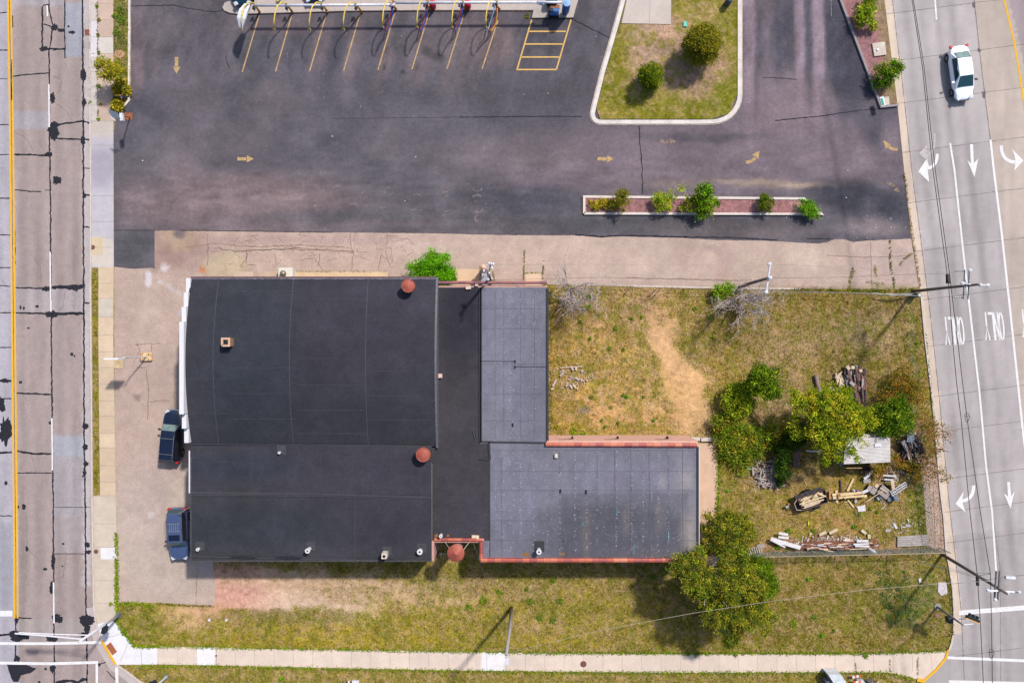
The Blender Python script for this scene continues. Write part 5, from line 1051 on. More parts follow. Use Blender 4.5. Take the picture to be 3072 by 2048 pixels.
for i, y in enumerate((1716, 1737, 1756, 1796)): wire([(2994, y, 8.4), (3072, y - 1, 8.1), (3300, y - 2, 8.4)], ['topmost', 'second', 'third', 'lowest'][i] + ' of the four thin pale wires leaving the lower right crossarms', .012, 'cablel')
wire([(1508, 1682, 4), (1510, 1740, 5.4), (1514, 1880, 8.8), (1518, 1955, 10)], 'thin wire from the tile coping down to the silver pole', .008)
# left traffic signal mast (lower left)
t = thing('traffic_signal', 'white traffic signal mast with a long truss arm over the left road', 'traffic signal', P(360, 1843))
q = MB(); q.cyl(pz(360, 1842, 0), .24, 0, .25, 16); q.build('base', M['steel'], t)
q = MB(); q.tube([P(360, 1842, 0.2), P(300, 1882, 3.4), P(237, 1924, 6.7)], [.13, .11, .08], 12); q.build('mast', M['sigw'], t, smooth=True)
q = MB(); q.tube([P(252, 1917, 5.9), P(150, 1907, 6.1), P(45, 1899, 6.3)], .065, 8); q.tube([P(262, 1904, 5.4), P(150, 1901, 5.9), P(56, 1896, 6.3)], .05, 8)
for x in (72, 118, 158, 204): q.tube([P(x - 4, 1902 + (x - 72) * .045, 6.1), P(x + 6, 1897 + (x - 72) * .03, 6.0)], .02, 5)
q.build('truss_arm', M['sigw'], t)
q = MB(); q.box(P(68, 1900, 6.05), (1.15, .2, .3), R(-4)); q.build('signal_head', M['blk'], t)
q = MB()
for i in range(4): p = P(59 + i * 8, 1909 + i * .5, 5.7); q.tube([(p.x, p.y + .22, 5.75), (p.x, p.y - .12, 5.7)], .12, 10)
q.build('signal_visor', M['blk'], t)
q = MB(); q.box(P(314, 1888, 2.6), (.32, .55, .5), R(-14)); q.box(P(320, 1876, 2.8), (.08, .4, .06)); q.build('pedestrian_signal', M['blk'], t)
# right signal
t = thing('traffic_signal', 'small grey traffic signal mast with a yellow backed signal over the right road', 'traffic signal', P(2812, 1820))
q = MB(); q.cyl(pz(2812, 1818, 0), .3, 0, .1, 20); q.build('base', mat('round_concrete_base', C(160, 158, 152)), t)
q = MB(); q.tube([P(2812, 1820, .1), P(2850, 1846, 2.1), P(2890, 1874, 4.4)], [.1, .09, .07], 10); q.build('mast', M['steel'], t, smooth=True)
q = MB(); q.tube([P(2868, 1856, 3.7), P(2897, 1855, 3.9)], .035, 8); q.tube([P(2889, 1873, 4.3), P(2920, 1870, 4.3)], .035, 8); q.build('arm', M['sigw'], t)
A_, B_ = P(2897, 1852, 4.3), P(2939, 1869, 4.3); q = MB(); an = math.atan2(B_.y - A_.y, B_.x - A_.x); c_ = (A_ + B_) / 2; q.box((c_.x, c_.y, 4.2), (1.32, .05, .4), an); q.build('yellow_backplate', M['yellow'], t)
q = MB(); nrm_ = Vector((-math.sin(an), math.cos(an), 0)); d_ = (B_ - A_).normalized(); q.box((c_.x + nrm_.x * .14, c_.y + nrm_.y * .14, 4.2), (1.1, .2, .3), an); 
for i in (-1, 0, 1): p = c_ + d_ * (i * .33) + nrm_ * .2; q.tube([(p.x, p.y, 4.2), tuple(Vector((p.x, p.y, 4.2)) + nrm_ * .28)], .13, 10)
q.build('signal_head', M['blk'], t)
q = MB(); q.box(P(2847, 1857, 2.8), (.4, .5, .6), R(12)); bevel(q.build('pedestrian_signal', M['blk'], t), .05)
q = MB(); q.cyl(pz(2812, 1844, 0), .26, 0, .03, 24); q.cyl(pz(2812, 1844, 0), .2, .03, .04, 24); tag(q.build('handhole_cover', mat('rusty_handhole', C(160, 116, 92), layers=((9, .25),))), 'round rusty handhole cover in the grass below the right signal mast', 'cover')
# bottom lamp
t = thing('traffic_signal', 'white mast with a black signal at the bottom edge below the left sidewalk', 'traffic signal', P(500, 2030))
q = MB(); q.cyl(pz(500, 2028, 0), .2, 0, .15, 14); q.build('base', M['steel'], t); q = MB(); q.tube([P(500, 2028, 0), P(480, 2047, 1.6), P(420, 2105, 5)], [.1, .1, .07], 10); q.build('mast', M['sigw'], t); q = MB(); q.box(P(458, 2048, 2.4), (.55, .35, .4), R(20)); q.build('pedestrian_signal', M['blk'], t)
# sign pole in front of the building
t = thing('sign_pole', 'white sign pole bolted to a rusty concrete block in the front lot', 'sign', P(438, 1070))
q = MB(); q.box((*pz(438, 1070, .25), .13), (.98, .72, .26)); bevel(q.build('concrete_block', mat('rust_stained_block', C(238, 204, 158), layers=((3, .15), (9, .1)), speck=((5, .58, tuple(C(190, 120, 70))),)), t), .03)
q = MB()
for a, b_ in ((-.36, -.22), (.36, -.22), (-.36, .22), (.36, .22)): p = P(438, 1070); q.cyl((p.x + a, p.y + b_), .05, .26, .32, 8)
q.build('bolt', mat('rusty_bolt', C(150, 80, 50)), t)
q = MB(); q.tube([P(440, 1070, .2), P(390, 1071, 3.0), P(372, 1072, 4.3)], .055, 10); q.build('pole', M['sigw'], t)
q = MB(); p0 = P(436, 1072); q.box((p0.x - .75, p0.y - .02, 3.9), (1.2, .13, 1.1)); q.build('sign_panel', mat('white_sign_panel', C(244, 244, 248)), t)
q = MB(); q.box((*pz(355, 1091, .03), .035), (.82, .82, .07)); tag(bevel(q.build('concrete_pad_block', mat('tan_pad', C(216, 190, 150), speck=((7, .66, tuple(C(140, 110, 80))),))), .03), 'small square tan concrete pad beside the sidewalk in the front lot', 'pad')
# white road sign at the verge corner
t = thing('street_sign', 'white sign board on a post leaning over the left sidewalk by the verge corner', 'sign', P(372, 352))
q = MB(); q.tube([P(390, 352, 0), P(368, 348, 2.6)], .05, 8); q.build('post', M['wood'], t)
q = MB(); q.add([tuple(P(*a)) for a in ((323, 328, 3.8), (350, 337, 3.8), (361, 356, 3.2), (336, 352, 3.2))] + [tuple(P(*a) - Vector((0, 0, .07))) for a in ((323, 328, 3.8), (350, 337, 3.8), (361, 356, 3.2), (336, 352, 3.2))], [(3, 2, 1, 0), (4, 5, 6, 7), (0, 1, 5, 4), (1, 2, 6, 5), (2, 3, 7, 6), (3, 0, 4, 7)]); q.build('board', M['whitep'], t, fix=True)
q = MB(); q.box(P(366, 352, 2.6), (.26, .66, .3), R(6)); q.build('control_box', M['porc'], t); q = MB(); q.tube([P(330, 350, 3.2), P(347, 363, 3.2)], .05, 6); q.build('brace', M['sigw'], t)
t = thing('flag_marker', 'blue and yellow marker lying in the verge beside the white kerb', 'marker', P(362, 288)); q = MB(); q.box((*pz(369, 288, .4), .4), (.5, .2, .2)); q.build('blue_end', mat('blue_plastic', C(92, 96, 190)), t); q = MB(); q.box((*pz(353, 286, .5), .5), (.5, .13, .13)); q.build('yellow_end', M['yellow'], t)
# sign post on the yard's east edge
t = thing('street_sign', 'edge on road sign on a leaning post beside the reddish shrub', 'sign', P(2800, 1340)); q = MB(); q.tube([P(2806, 1344, 0), P(2846, 1354, 2.4)], .035, 6); q.build('post', M['steel'], t); q = MB(); q.box(P(2838, 1351, 2.2), (.95, .05, .6), R(-14)); q.build('panel', M['steel'], t)

# ================================================================== FENCES
M['mesh'] = mat('chain_link_wire', C(186, 196, 192), rough=.6)
def chainlink(name, label, A, B, h, posts, mtp='steel', step=.28, wr=.011, lean=0):
    A = Vector(A); B = Vector(B); t = thing(name, label, 'fence', (A + B) / 2); L = (B - A).length; d = (B - A) / L; nn = Vector((-d.y, d.x, 0))
    q = MB(); N = int(L / step)
    for i in range(-int(h / step), N):
        for sg in (1, -1):
            s0 = i * step; a = [max(0, s0), 0]; b_ = [min(L, s0 + h), 0]; a[1] = (a[0] - s0); b_[1] = b_[0] - s0
            if sg < 0: a[1] = h - a[1]; b_[1] = h - b_[1]
            if b_[0] <= a[0]: continue
            p = A + d * a[0] + Vector((0, 0, a[1])) + nn * .004 * sg; r_ = A + d * b_[0] + Vector((0, 0, b_[1])) + nn * .004 * sg
            q.tube([p, r_], wr, 3, False)
    q.build('chain_link_mesh', M['mesh'], t)
    q = MB(); q.tube([A + Vector((0, 0, h)), B + Vector((0, 0, h))], .028, 6); q.build('top_rail', mat('pale_rail', C(200, 180, 150)), t)
    for i in range(posts):
        p = A + (B - A) * (i / (posts - 1)); q = MB(); q.tube([p, p + Vector((0, 0, h + .05))], .035, 8); q.build('post', M[mtp], t)
    return t
chainlink('chain_link_fence', 'chain link fence along the south edge of the yard, beside the heap of white boards', P(2272, 1654), P(2818, 1642), 1.75, 8)
chainlink('chain_link_fence', 'chain link fence along the east edge of the yard below the reddish shrub', P(2764, 1420), P(2784, 1640), 1.2, 3, step=.32)
q = MB(); t = thing('wire_fence', 'low wire fence running down the grass edge north of the reddish shrub', 'fence', P(2722, 1100)); 
for z in (.5, 1.0): q.tube([P(2706, 888, z), P(2720, 960, z), P(2738, 1080, z), P(2756, 1250, z)], .015, 4)
q.build('wire', mat('rusty_wire', C(160, 140, 118)), t)
for u, v in ((2706, 888), (2725, 1000), (2742, 1110), (2756, 1240)): q = MB(); q.tube([P(u, v), P(u, v) + Vector((0, 0, 1.1))], .03, 6); q.build('post', M['steel'], t)
q = MB(); t = thing('wire_fence', 'sagging wire fence along the north edge of the yard under the bare trees', 'fence', P(2200, 868))
pts = [(1646, 853), (1800, 856), (1893, 860), (1955, 880), (2010, 868), (2170, 868), (2300, 872), (2500, 878), (2640, 888), (2740, 882)]
for z, dv in ((.5, 0), (1.1, -3)): q.tube([P(u, v + dv, z) for u, v in pts], .014, 4)
q.build('wire', mat('brown_wire', C(130, 112, 98)), t)
for a, b_ in (((1893, 858), (1868, 890)), ((1985, 862), (1952, 900)), ((1970, 868), (1940, 892)), ((2050, 866), (2052, 868)), ((2300, 872), (2302, 874))): q = MB(); q.tube([P(*a, .9), P(*b_, .02)], .03, 6); q.build('post', M['wood'], t)
sheet('yard_kerb', [(1645, 849), (1930, 856), (2200, 862), (2400, 864), (2400, 868), (2200, 867), (1930, 861), (1645, 853)], .04, M['kerb'], None, res=20)
q = MB(); q.tube([P(2640, 883, .7), P(2700, 882, .9), P(2742, 880, .5)], .05, 5); q.tube([P(2614, 878, .5), P(2680, 886, .9), P(2742, 884, .6)], .03, 5); tag(q.build('rolled_wire', M['mesh']), 'loose roll of pale fence wire beside the tall roadside pole', 'wire roll')

# ================================================================== VACUUM STATIONS
M['vy'] = mat('yellow_hose', C(248, 214, 96), rough=.45); M['vb'] = mat('blue_hose', C(66, 82, 190), rough=.5); M['vr'] = mat('dark_red_hose', C(170, 60, 80), rough=.5); M['vw'] = mat('white_hose', C(236, 238, 250), rough=.4); M['vlb'] = mat('pale_blue_hose', C(150, 200, 240), rough=.4)
ISV = [(669, 24), (676, 10), (700, 2), (760, -4), (1000, -10), (1740, -60), (1735, 0), (1719, 54), (1596, 55), (1601, 32), (1300, 32), (1046, 34), (800, 41), (712, 43), (690, 40), (674, 33)]
isv = sheet('raised_concrete_island', ISV, .12, M['conc'], lambda u, v: blobs(u, v, (204, 190, 182), [(1640, 30, 50, 25, 0, (186, 178, 174), .8, .5), (700, 25, 25, 14, 0, (184, 176, 172), .7, .5), (1450, 26, 200, 8, 0, (216, 202, 196), .5, .5)], 8, 9), res=9)
q = MB(); q.wall(g2(ISV[-7:][::-1] + [ISV[0]] if False else [(1733, 20), (1719, 55), (1596, 56), (1601, 33), (1300, 33), (1046, 35), (800, 42), (712, 44), (690, 41), (674, 34), (669, 24), (676, 10)]), .06, 0, .118); q.build('kerb_edge', M['joint'], isv)
q = MB()
for x in range(770, 1600, 78): q.ribbon(g2([(x, 38 - (x - 770) * .008), (x + 2, -5)]), .02, .124)
q.build('expansion_joint', M['jointl'], isv)
SPOT = {0: 'left end of the row with a white cover', 1: 'second from the left', 2: 'third from the left', 3: 'fourth from the left', 4: 'leftmost of those with blue and red hoses', 5: 'behind the left red barrel', 6: 'behind the right red barrel', 7: 'next to the blue tanks, with a white hose'}
for i, bx in enumerate((779, 877, 983, 1085, 1188, 1291, 1396, 1498)):
    up = 0 if i < 4 else -9; lf = 0 if i < 4 else 0
    t = thing('vacuum_station', 'yellow arched vacuum boom, ' + SPOT[i], 'vacuum station', P(bx, 34 + up), 'vacuum booms along the raised concrete island')
    q = MB(); q.tube([P(bx, 37 + up, .12), P(bx - 15, 14 + up * .7, 2.0)], [.11, .07], 10); q.build('post', mat('amber_post', C(240, 180, 60)) if 'vp' not in M else M['vp'], t, smooth=True); M['vp'] = bpy.data.materials['amber_post']
    pk = [(bx - 14, 14 + up * .7, 1.9), (bx - 22, 9 + up * .6, 2.4), (bx - 34, 8 + up, 2.8), (bx - 46, 20 + up * .8, 3.0), (bx - 52, 40 + up * .5, 3.0), (bx - 55, 62, 2.9), (bx - 55, 84 - (i > 3) * 4, 2.6)]
    if i > 3: pk = [(p[0] + 12 + k_ * 0.5, p[1] - 2, p[2]) for k_, p in enumerate(pk)]
    q = MB(); q.tube([P(*p) for p in pk], .055, 10); q.build('boom', M['vy'], t, smooth=True)
    e = pk[-1]; q = MB(); q.tube([P(*e), P(e[0] - 4, e[1] + 5, 2.4)], .04, 6); q.tube([P(*e), P(e[0] + 4, e[1] + 7, 2.4)], .04, 6); q.build('hanger', M['vy'], t)
    q = MB(); q.box(P(bx - 16 - 2, 24 + up, 1.0), (.12, .3, .3), R(-15)); q.build('control_box', M['blk'], t)
    q = MB(); q.tube([P(bx - 12, 22 + up, 1.2), P(bx - 16, 36 + up, .5)], [.05, .03], 6); q.build('nozzle', M['porc'], t)
    if i == 0:
        q = MB(); pts = [(742, 12, 2.6), (730, 30, 2.9), (723, 55, 2.9), (722, 84, 2.6)]
        vs = []; 
        for k_, p in enumerate(pts):
            a = P(*p); w_ = (.22, .36, .36, .12)[k_]; vs += [(a.x - w_, a.y + .05, a.z), (a.x + w_, a.y - .08, a.z), (a.x + w_, a.y - .08, a.z - .2), (a.x - w_, a.y + .05, a.z - .2)]
        fs = [(4 * k_ + j, 4 * k_ + 4 + j, 4 * k_ + 4 + (j + 1) % 4, 4 * k_ + (j + 1) % 4) for k_ in range(3) for j in range(4)] + [(0, 1, 2, 3), (15, 14, 13, 12)]
        q.add(vs, fs); q.build('white_cover', M['vw'], t, fix=True)
    if i > 3:
        for nm, mt, dx in (('blue_hose', 'vb', 0), ('red_hose', 'vr', -5)) if i < 7 else (('white_hose', 'vlb', -8), ('red_hose', 'vr', 0), ('orange_hose', 'vp', 4)):
            q = MB(); q.tube([P(bx - 8 + dx * .3, 12 + up, 1.9), P(bx - 10 + dx, 40, 1.4), P(bx - 16 + dx * 1.5, 70, 1.0), P(bx - 26 + dx, 92, .8), P(bx - 33 + dx, 91, 1.2), P(e[0] + 3, e[1] + 5, 2.3)], [.05, .05, .045, .04, .03, .03], 8); q.build(nm, M[mt], t, smooth=True)
q = MB()
for a in (((765, 17, 2.0), (1183, 15, 2.0)), ((1187, 9, 2.0), (1610, 7, 2.0)), ((1610, 7, 2.0), (1686, 8, 2.0)), ((1612, 9, 2.0), (1630, 16, 1.6))): q.tube([P(*a[0]), P(*a[1])], .11, 10)
tag(q.build('vacuum_pipe', M['vw'], smooth=True), 'long white overhead pipe linking the vacuum booms to the blue tanks', 'pipe')
for x, nm in ((1300, 'red lidded waste barrel at the island edge, left one of the two'), (1404, 'red lidded waste barrel at the island edge, right one of the two')):
    t = thing('waste_barrel', nm, 'barrel', P(x, 26), 'red waste barrels'); c_ = P(x, 24); q = MB(); q.lathe((c_.x, c_.y), [(.27, .12), (.3, .4), (.3, .85), (.28, .9)], 22); q.build('drum', mat('crimson_drum', C(224, 40, 84), rough=.45), t, smooth=True)
    q = MB(); q.lathe((c_.x, c_.y), [(.31, .9), (.3, 1.0), (.2, 1.15), (.09, 1.2), (.08, 1.16), (.02, 1.15)], 22); q.build('dome_lid', mat('crimson_lid', C(236, 44, 92), rough=.4), t, smooth=True)
M['bl'] = mat('blue_tank_paint', C(62, 118, 196), rough=.4, layers=((3, .08),)); M['bll'] = mat('pale_blue_lid', C(140, 184, 236), rough=.4)
t = thing('separator_tank', 'tall upright blue vacuum tank at the right end of the island', 'tank', P(1694, 42)); c_ = P(1695, 42)
q = MB(); q.lathe((c_.x, c_.y), [(.25, .3), (.33, .6), (.34, 2.2), (.33, 2.24)], 26); q.build('body', M['bl'], t, smooth=True); q = MB(); q.lathe((c_.x, c_.y), [(.34, 2.24), (.35, 2.27), (.33, 2.3), (.02, 2.32)], 26); q.build('lid', M['bll'], t)
for a in range(3): q = MB(); x, y = c_.x + .26 * math.cos(a * 2.1), c_.y + .26 * math.sin(a * 2.1); q.tube([(x, y, .12), (x, y, .6)], .03, 6); q.build('leg', M['blk'], t)
for k_, (u, v, lb) in enumerate(((1662, 34, 'blue vacuum motor drum lying beside the tall blue tank'), (1657, -2, 'second blue motor drum at the very top edge beside the tall tank'))):
    t = thing('vacuum_motor', lb, 'motor', P(u, v)); c_ = P(u, v, 1.0); q = MB(); q.tube([(c_.x - .38, c_.y, .85), (c_.x + .42, c_.y, .85)], .30, 20); q.build('drum', M['bl'], t)
    q = MB(); q.tube([(c_.x - .46, c_.y, .85), (c_.x - .385, c_.y, .85)], .26, 16); q.build('end_cap', M['blk'], t); q = MB(); q.box((c_.x, c_.y, .35), (.9, .5, .46)); q.build('stand', M['blk'], t); q = MB(); q.lathe((c_.x - .22, c_.y + .04), [(.2, 1.1), (.2, 1.2), (.12, 1.21), (.1, 1.17), (.01, 1.17)], 18); q.build('intake_ring', M['blk'], t)
    q = MB(); q.box((c_.x + .1, c_.y + .55, .5), (.8, .3, .3)); q.build('rust_block', mat('rust_block%d' % k_, C(170, 110, 80)), t)

# ================================================================== VEHICLES
M['glass'] = mat('tinted_glass', C(36, 78, 86), rough=.06, spec=.8, layers=()); M['glassl'] = mat('glass_reflection_tone', C(128, 152, 150), rough=.1, spec=.6, layers=((2.5, .25),)); M['tyre'] = mat('tyre_rubber', C(40, 40, 44), rough=.9); M['rim'] = mat('alloy', C(180, 182, 188), metal=.7, rough=.3); M['redl'] = mat('red_lamp', C(220, 40, 50), rough=.2); M['lamp'] = mat('clear_lamp', C(225, 232, 240), rough=.1, spec=.8); M['trim'] = mat('black_trim', C(36, 38, 44), rough=.5); M['chrome'] = mat('chrome', C(225, 228, 235), metal=.8, rough=.2)  # glassl: reflection put into a pale, blotchy base colour
def car(label, L, W, Hc, paint, kind='sedan', glass='glass', loc=(0, 0), rot=0, ws='glass', extras=()):
    """front towards +x in its own frame"""
    t = thing('car', label, 'car'); hw = W / 2
    if kind == 'sedan': prof_ = [(-L/2, .45, .78, .72), (-L/2 + .12, .82, .95, .88), (-L/2 + .6, .98, 1.02, .93), (-L/2 + 1.1, 1, 1.0, .93), (-.6, 1, .95, .92), (.4, 1, .94, .92), (L/2 - 1.5, 1, .93, .90), (L/2 - .9, .97, .86, .82), (L/2 - .35, .88, .76, .7), (L/2 - .08, .66, .64, .56), (L/2, .40, .5, .45)]
    else: prof_ = [(-L/2, .80, .95, .8), (-L/2 + .08, .94, 1.08, .98), (-L/2 + .5, 1, 1.08, 1.02), (-L/2 + 1.1, 1, 1.08, 1.0), (-.6, 1, 1.06, 1.0), (.4, 1, 1.06, 1.0), (L/2 - 1.5, 1, 1.05, 1.0), (L/2 - .8, .98, 1.0, .95), (L/2 - .3, .92, .94, .85), (L/2 - .06, .8, .84, .7), (L/2, .66, .7, .6)]
    vs = []; n = 11
    for x, wf, zt, zs in prof_:
        w_ = hw * wf
        ring_ = [(-w_ * .93, .24), (-w_, .45), (-w_ * .995, zs - .12), (-w_ * .94, zs), (-w_ * .72, zt), (0, zt + .035), (w_ * .72, zt), (w_ * .94, zs), (w_ * .995, zs - .12), (w_, .45), (w_ * .93, .24)]
        vs += [(x, y, z) for y, z in ring_]
    k = len(prof_); fs = [(i * n + j, i * n + j + 1, (i + 1) * n + j + 1, (i + 1) * n + j) for i in range(k - 1) for j in range(n - 1)] + [(i * n + n - 1, i * n, (i + 1) * n, (i + 1) * n + n - 1) for i in range(k - 1)] + [tuple(range(n)), tuple(range(k * n - 1, k * n - n - 1, -1))]
    q = MB(); q.add(vs, fs); b = q.build('body', paint, t, smooth=True, fix=True); s_ = b.modifiers.new('s', 'SUBSURF'); s_.levels = 1; s_.render_levels = 1
    # cabin
    if kind == 'sedan': st = [(-L/2 + .62, hw * .74, .98), (-L/2 + 1.35, hw * .66, Hc - .02), (-.15, hw * .68, Hc), (.42, hw * .66, Hc - .05), (L/2 - 1.08, hw * .84, .93)]
    else: st = [(-L/2 + .10, hw * .80, 1.05), (-L/2 + .34, hw * .69, Hc - .04), (-.1, hw * .70, Hc), (.55, hw * .68, Hc - .05), (L/2 - 1.22, hw * .86, 1.04)]
    zb_ = .9 if kind == 'sedan' else 1.0; vs = []
    for x, w_, z in st: vs += [(x, -hw * .9, zb_), (x, -w_, z), (x, -w_ * .6, z + (.03 if z > zb_ + .2 else 0)), (x, w_ * .6, z + (.03 if z > zb_ + .2 else 0)), (x, w_, z), (x, hw * .9, zb_)]
    fs = [(i * 6 + j, i * 6 + j + 1, i * 6 + 7 + j, i * 6 + 6 + j) for i in range(4) for j in range(5)] + [(0, 1, 2, 3, 4, 5), (29, 28, 27, 26, 25, 24)]
    q = MB(); q.add(vs, fs); rf = q.build('roof', paint, t, smooth=False, fix=True); bevel(rf, .05, 3, 20)
    def pane(nm, a, b_, c_, d_, mt, out=(0, 0, 1), ins=.05):
        cen = (Vector(a) + Vector(b_) + Vector(c_) + Vector(d_)) / 4; P4 = [Vector(p) + (cen - Vector(p)).normalized() * ins for p in (a, b_, c_, d_)]
        nn = (P4[1] - P4[0]).cross(P4[3] - P4[0]).normalized(); nn = nn if nn.dot(Vector(out)) > 0 else -nn
        q = MB(); q.add([p + nn * .035 for p in P4] + [p - nn * .01 for p in P4], [(0, 1, 2, 3), (7, 6, 5, 4), (0, 4, 5, 1), (1, 5, 6, 2), (2, 6, 7, 3), (3, 7, 4, 0)]); o = q.build(nm, mt, t, fix=True); bevel(o, .015, 2); return o
    S3, S4, S1, S0 = st[3], st[4], st[1], st[0]
    pane('windshield', (S3[0], -S3[1], S3[2]), (S3[0], S3[1], S3[2]), (S4[0], S4[1], S4[2]), (S4[0], -S4[1], S4[2]), M[ws], (1, 0, 1))
    pane('rear_window', (S1[0], -S1[1], S1[2]), (S1[0], S1[1], S1[2]), (S0[0] + .02, S0[1], S0[2] + .08), (S0[0] + .02, -S0[1], S0[2] + .08), M[glass], (-1, 0, .6))
    for sg in (-1, 1):
        a0 = (S1[0] - .2 if kind == 'sedan' else S1[0], sg * S1[1], S1[2] - .06); b0_ = (S3[0] - .05, sg * S3[1], S3[2] - .06); c0 = (S4[0] - .45, sg * hw * .9, zb_ + .06); d0 = (S0[0] + .5 if kind == 'sedan' else S0[0] + .2, sg * hw * .9, zb_ + .06)
        pane('side_window', a0, b0_, c0, d0, M['trim'] if kind != 'sedan' else M['glass'], (0, sg, .5), .04)
        q = MB(); q.box((S4[0] - .5, sg * (hw + .12), zb_ + .08), (.16, .24, .13), sg * R(-12)); bevel(q.build('side_mirror', paint if kind == 'sedan' and sg < 0 else M['trim'], t), .03)
        for x in (L / 2 - .85, -L / 2 + .85):
            rr_ = .33 if kind == 'sedan' else .36; q = MB(); q.tube([(x, sg * (hw - .2), rr_), (x, sg * (hw + .012), rr_)], rr_, 24); wh = q.build('wheel', M['tyre'], t); q = MB(); q.tube([(x, sg * (hw - .05), rr_), (x, sg * (hw + .022), rr_)], rr_ * .62, 16); q.build('rim', M['rim'], wh)
        q = MB(); q.box((L / 2 - .2, sg * hw * .62, .68 if kind == 'sedan' else .8), (.34, .34, .12), sg * R(-24)); bevel(q.build('headlight', M['lamp'], t), .03)
        q = MB(); q.box((-L / 2 + .1, sg * hw * .78, .84 if kind == 'sedan' else .92), (.22, .26, .16 if kind == 'sedan' else .34), sg * R(20)); bevel(q.build('tail_light', M['redl'], t), .03)
    q = MB(); q.box((L / 2 + .0, 0, .52), (.08, hw * .9, .16)); bevel(q.build('grille', M['trim'], t), .02)
    if 'rack' in extras:
        q = MB()
        for sg in (-1, 1): q.tube([(-L / 2 + .5, sg * hw * .66, Hc + .05), (.1, sg * hw * .66, Hc + .07), (.2, sg * hw * .66, Hc)], .018, 6)
        for x in (-.1, -1.45): q.tube([(x, -hw * .66, Hc + .07), (x, hw * .66, Hc + .07)], .018, 6)
        q.build('roof_rack', M['steel'], t)
    if 'ribs' in extras:
        q = MB()
        for j in range(5): q.box((-.75, -hw * .42 + j * hw * .21, Hc + .045), (.6, .045, .02))
        for x in (-.42, -1.08): q.box((x, 0, Hc + .05), (.05, hw * 1.25, .03))
        q.build('roof_rack', M['steel'], t); q = MB(); q.box((.14, 0, Hc + .035), (.5, hw * 1.1, .02)); bevel(q.build('sunroof', mat('dark_sunroof', C(18, 26, 50), rough=.08, spec=.8, layers=()), t), .02)
        q = MB(); q.tube([(-L / 2 + .34, -hw * .78, Hc), (.55, -hw * .77, Hc - .03)], .02, 6); q.tube([(-L / 2 + .34, hw * .78, Hc), (.55, hw * .77, Hc - .03)], .02, 6); q.tube([(-L / 2 + .34, -hw * .78, Hc), (-L / 2 + .34, hw * .78, Hc)], .02, 6); q.build('roof_rail', M['chrome'], t)
    if 'bar' in extras: q = MB(); q.tube([(L / 2 - .05, -hw * .7, .72), (L / 2 + .05, 0, .74), (L / 2 - .05, hw * .7, .72)], .07, 8); q.build('chrome_bumper', M['chrome'], t)
    if 'wipers' in extras: q = MB(); q.tube([(S4[0] + .05, -.1, zb_ + .1), (S4[0] - .02, hw * .6, zb_ + .12)], .012, 5); q.tube([(S4[0] + .05, -.5, zb_ + .1), (S4[0] - .04, .1, zb_ + .12)], .012, 5); q.build('wiper', M['trim'], t)
    t.location = (loc[0], loc[1], 0.02); t.rotation_euler = (0, 0, rot); return t
pw = mat('silver_white_paint', (.68, .72, .80), rough=.3, layers=(), spec=.5, coat=.4); pn = mat('navy_paint', C(12, 26, 56), rough=.22, layers=(), spec=.6, coat=.6); pb = mat('slate_blue_paint', C(84, 102, 148), rough=.25, layers=(), spec=.6, coat=.6, metal=.2)
car('white silver sedan driving down the right road', 4.75, 1.8, 1.46, pw, 'sedan', 'glassl', pz(2884, 219, .7), R(-82))
car('dark navy estate wagon parked tight against the stepped white wall', 4.55, 1.78, 1.72, pn, 'suv', 'glass', pz(516, 1308, .8), R(85), ws='glassl', extras=('rack', 'bar', 'wipers'))
car('slate blue wagon with sunroof at the lower left corner of the building', 4.55, 1.72, 1.70, pb, 'suv', 'glass', pz(536, 1600, .8), R(-88), extras=('ribs', 'wipers'))
pt = mat('teal_black_paint', C(24, 60, 84), rough=.2, layers=(), coat=.5)
car('dark teal car poking into the top edge behind the white covered vacuum', 4.6, 1.8, 1.45, pt, 'sedan', 'glass', pz(722, -62, .7), R(-86)); car('black car whose nose shows at the top edge between vacuum booms', 4.6, 1.8, 1.45, mat('blue_black_paint', C(30, 40, 56), rough=.2, layers=(), coat=.5), 'sedan', 'glass', pz(940, -72, .7), R(-88))
q = MB(); q.tube([P(840, -14, .5), P(831, 4, .5)], [.16, .14], 10); tag(q.build('vacuum_nozzle', mat('cream_nozzle', C(236, 216, 140))), 'cream vacuum nozzle resting on the island at the top edge', 'nozzle')
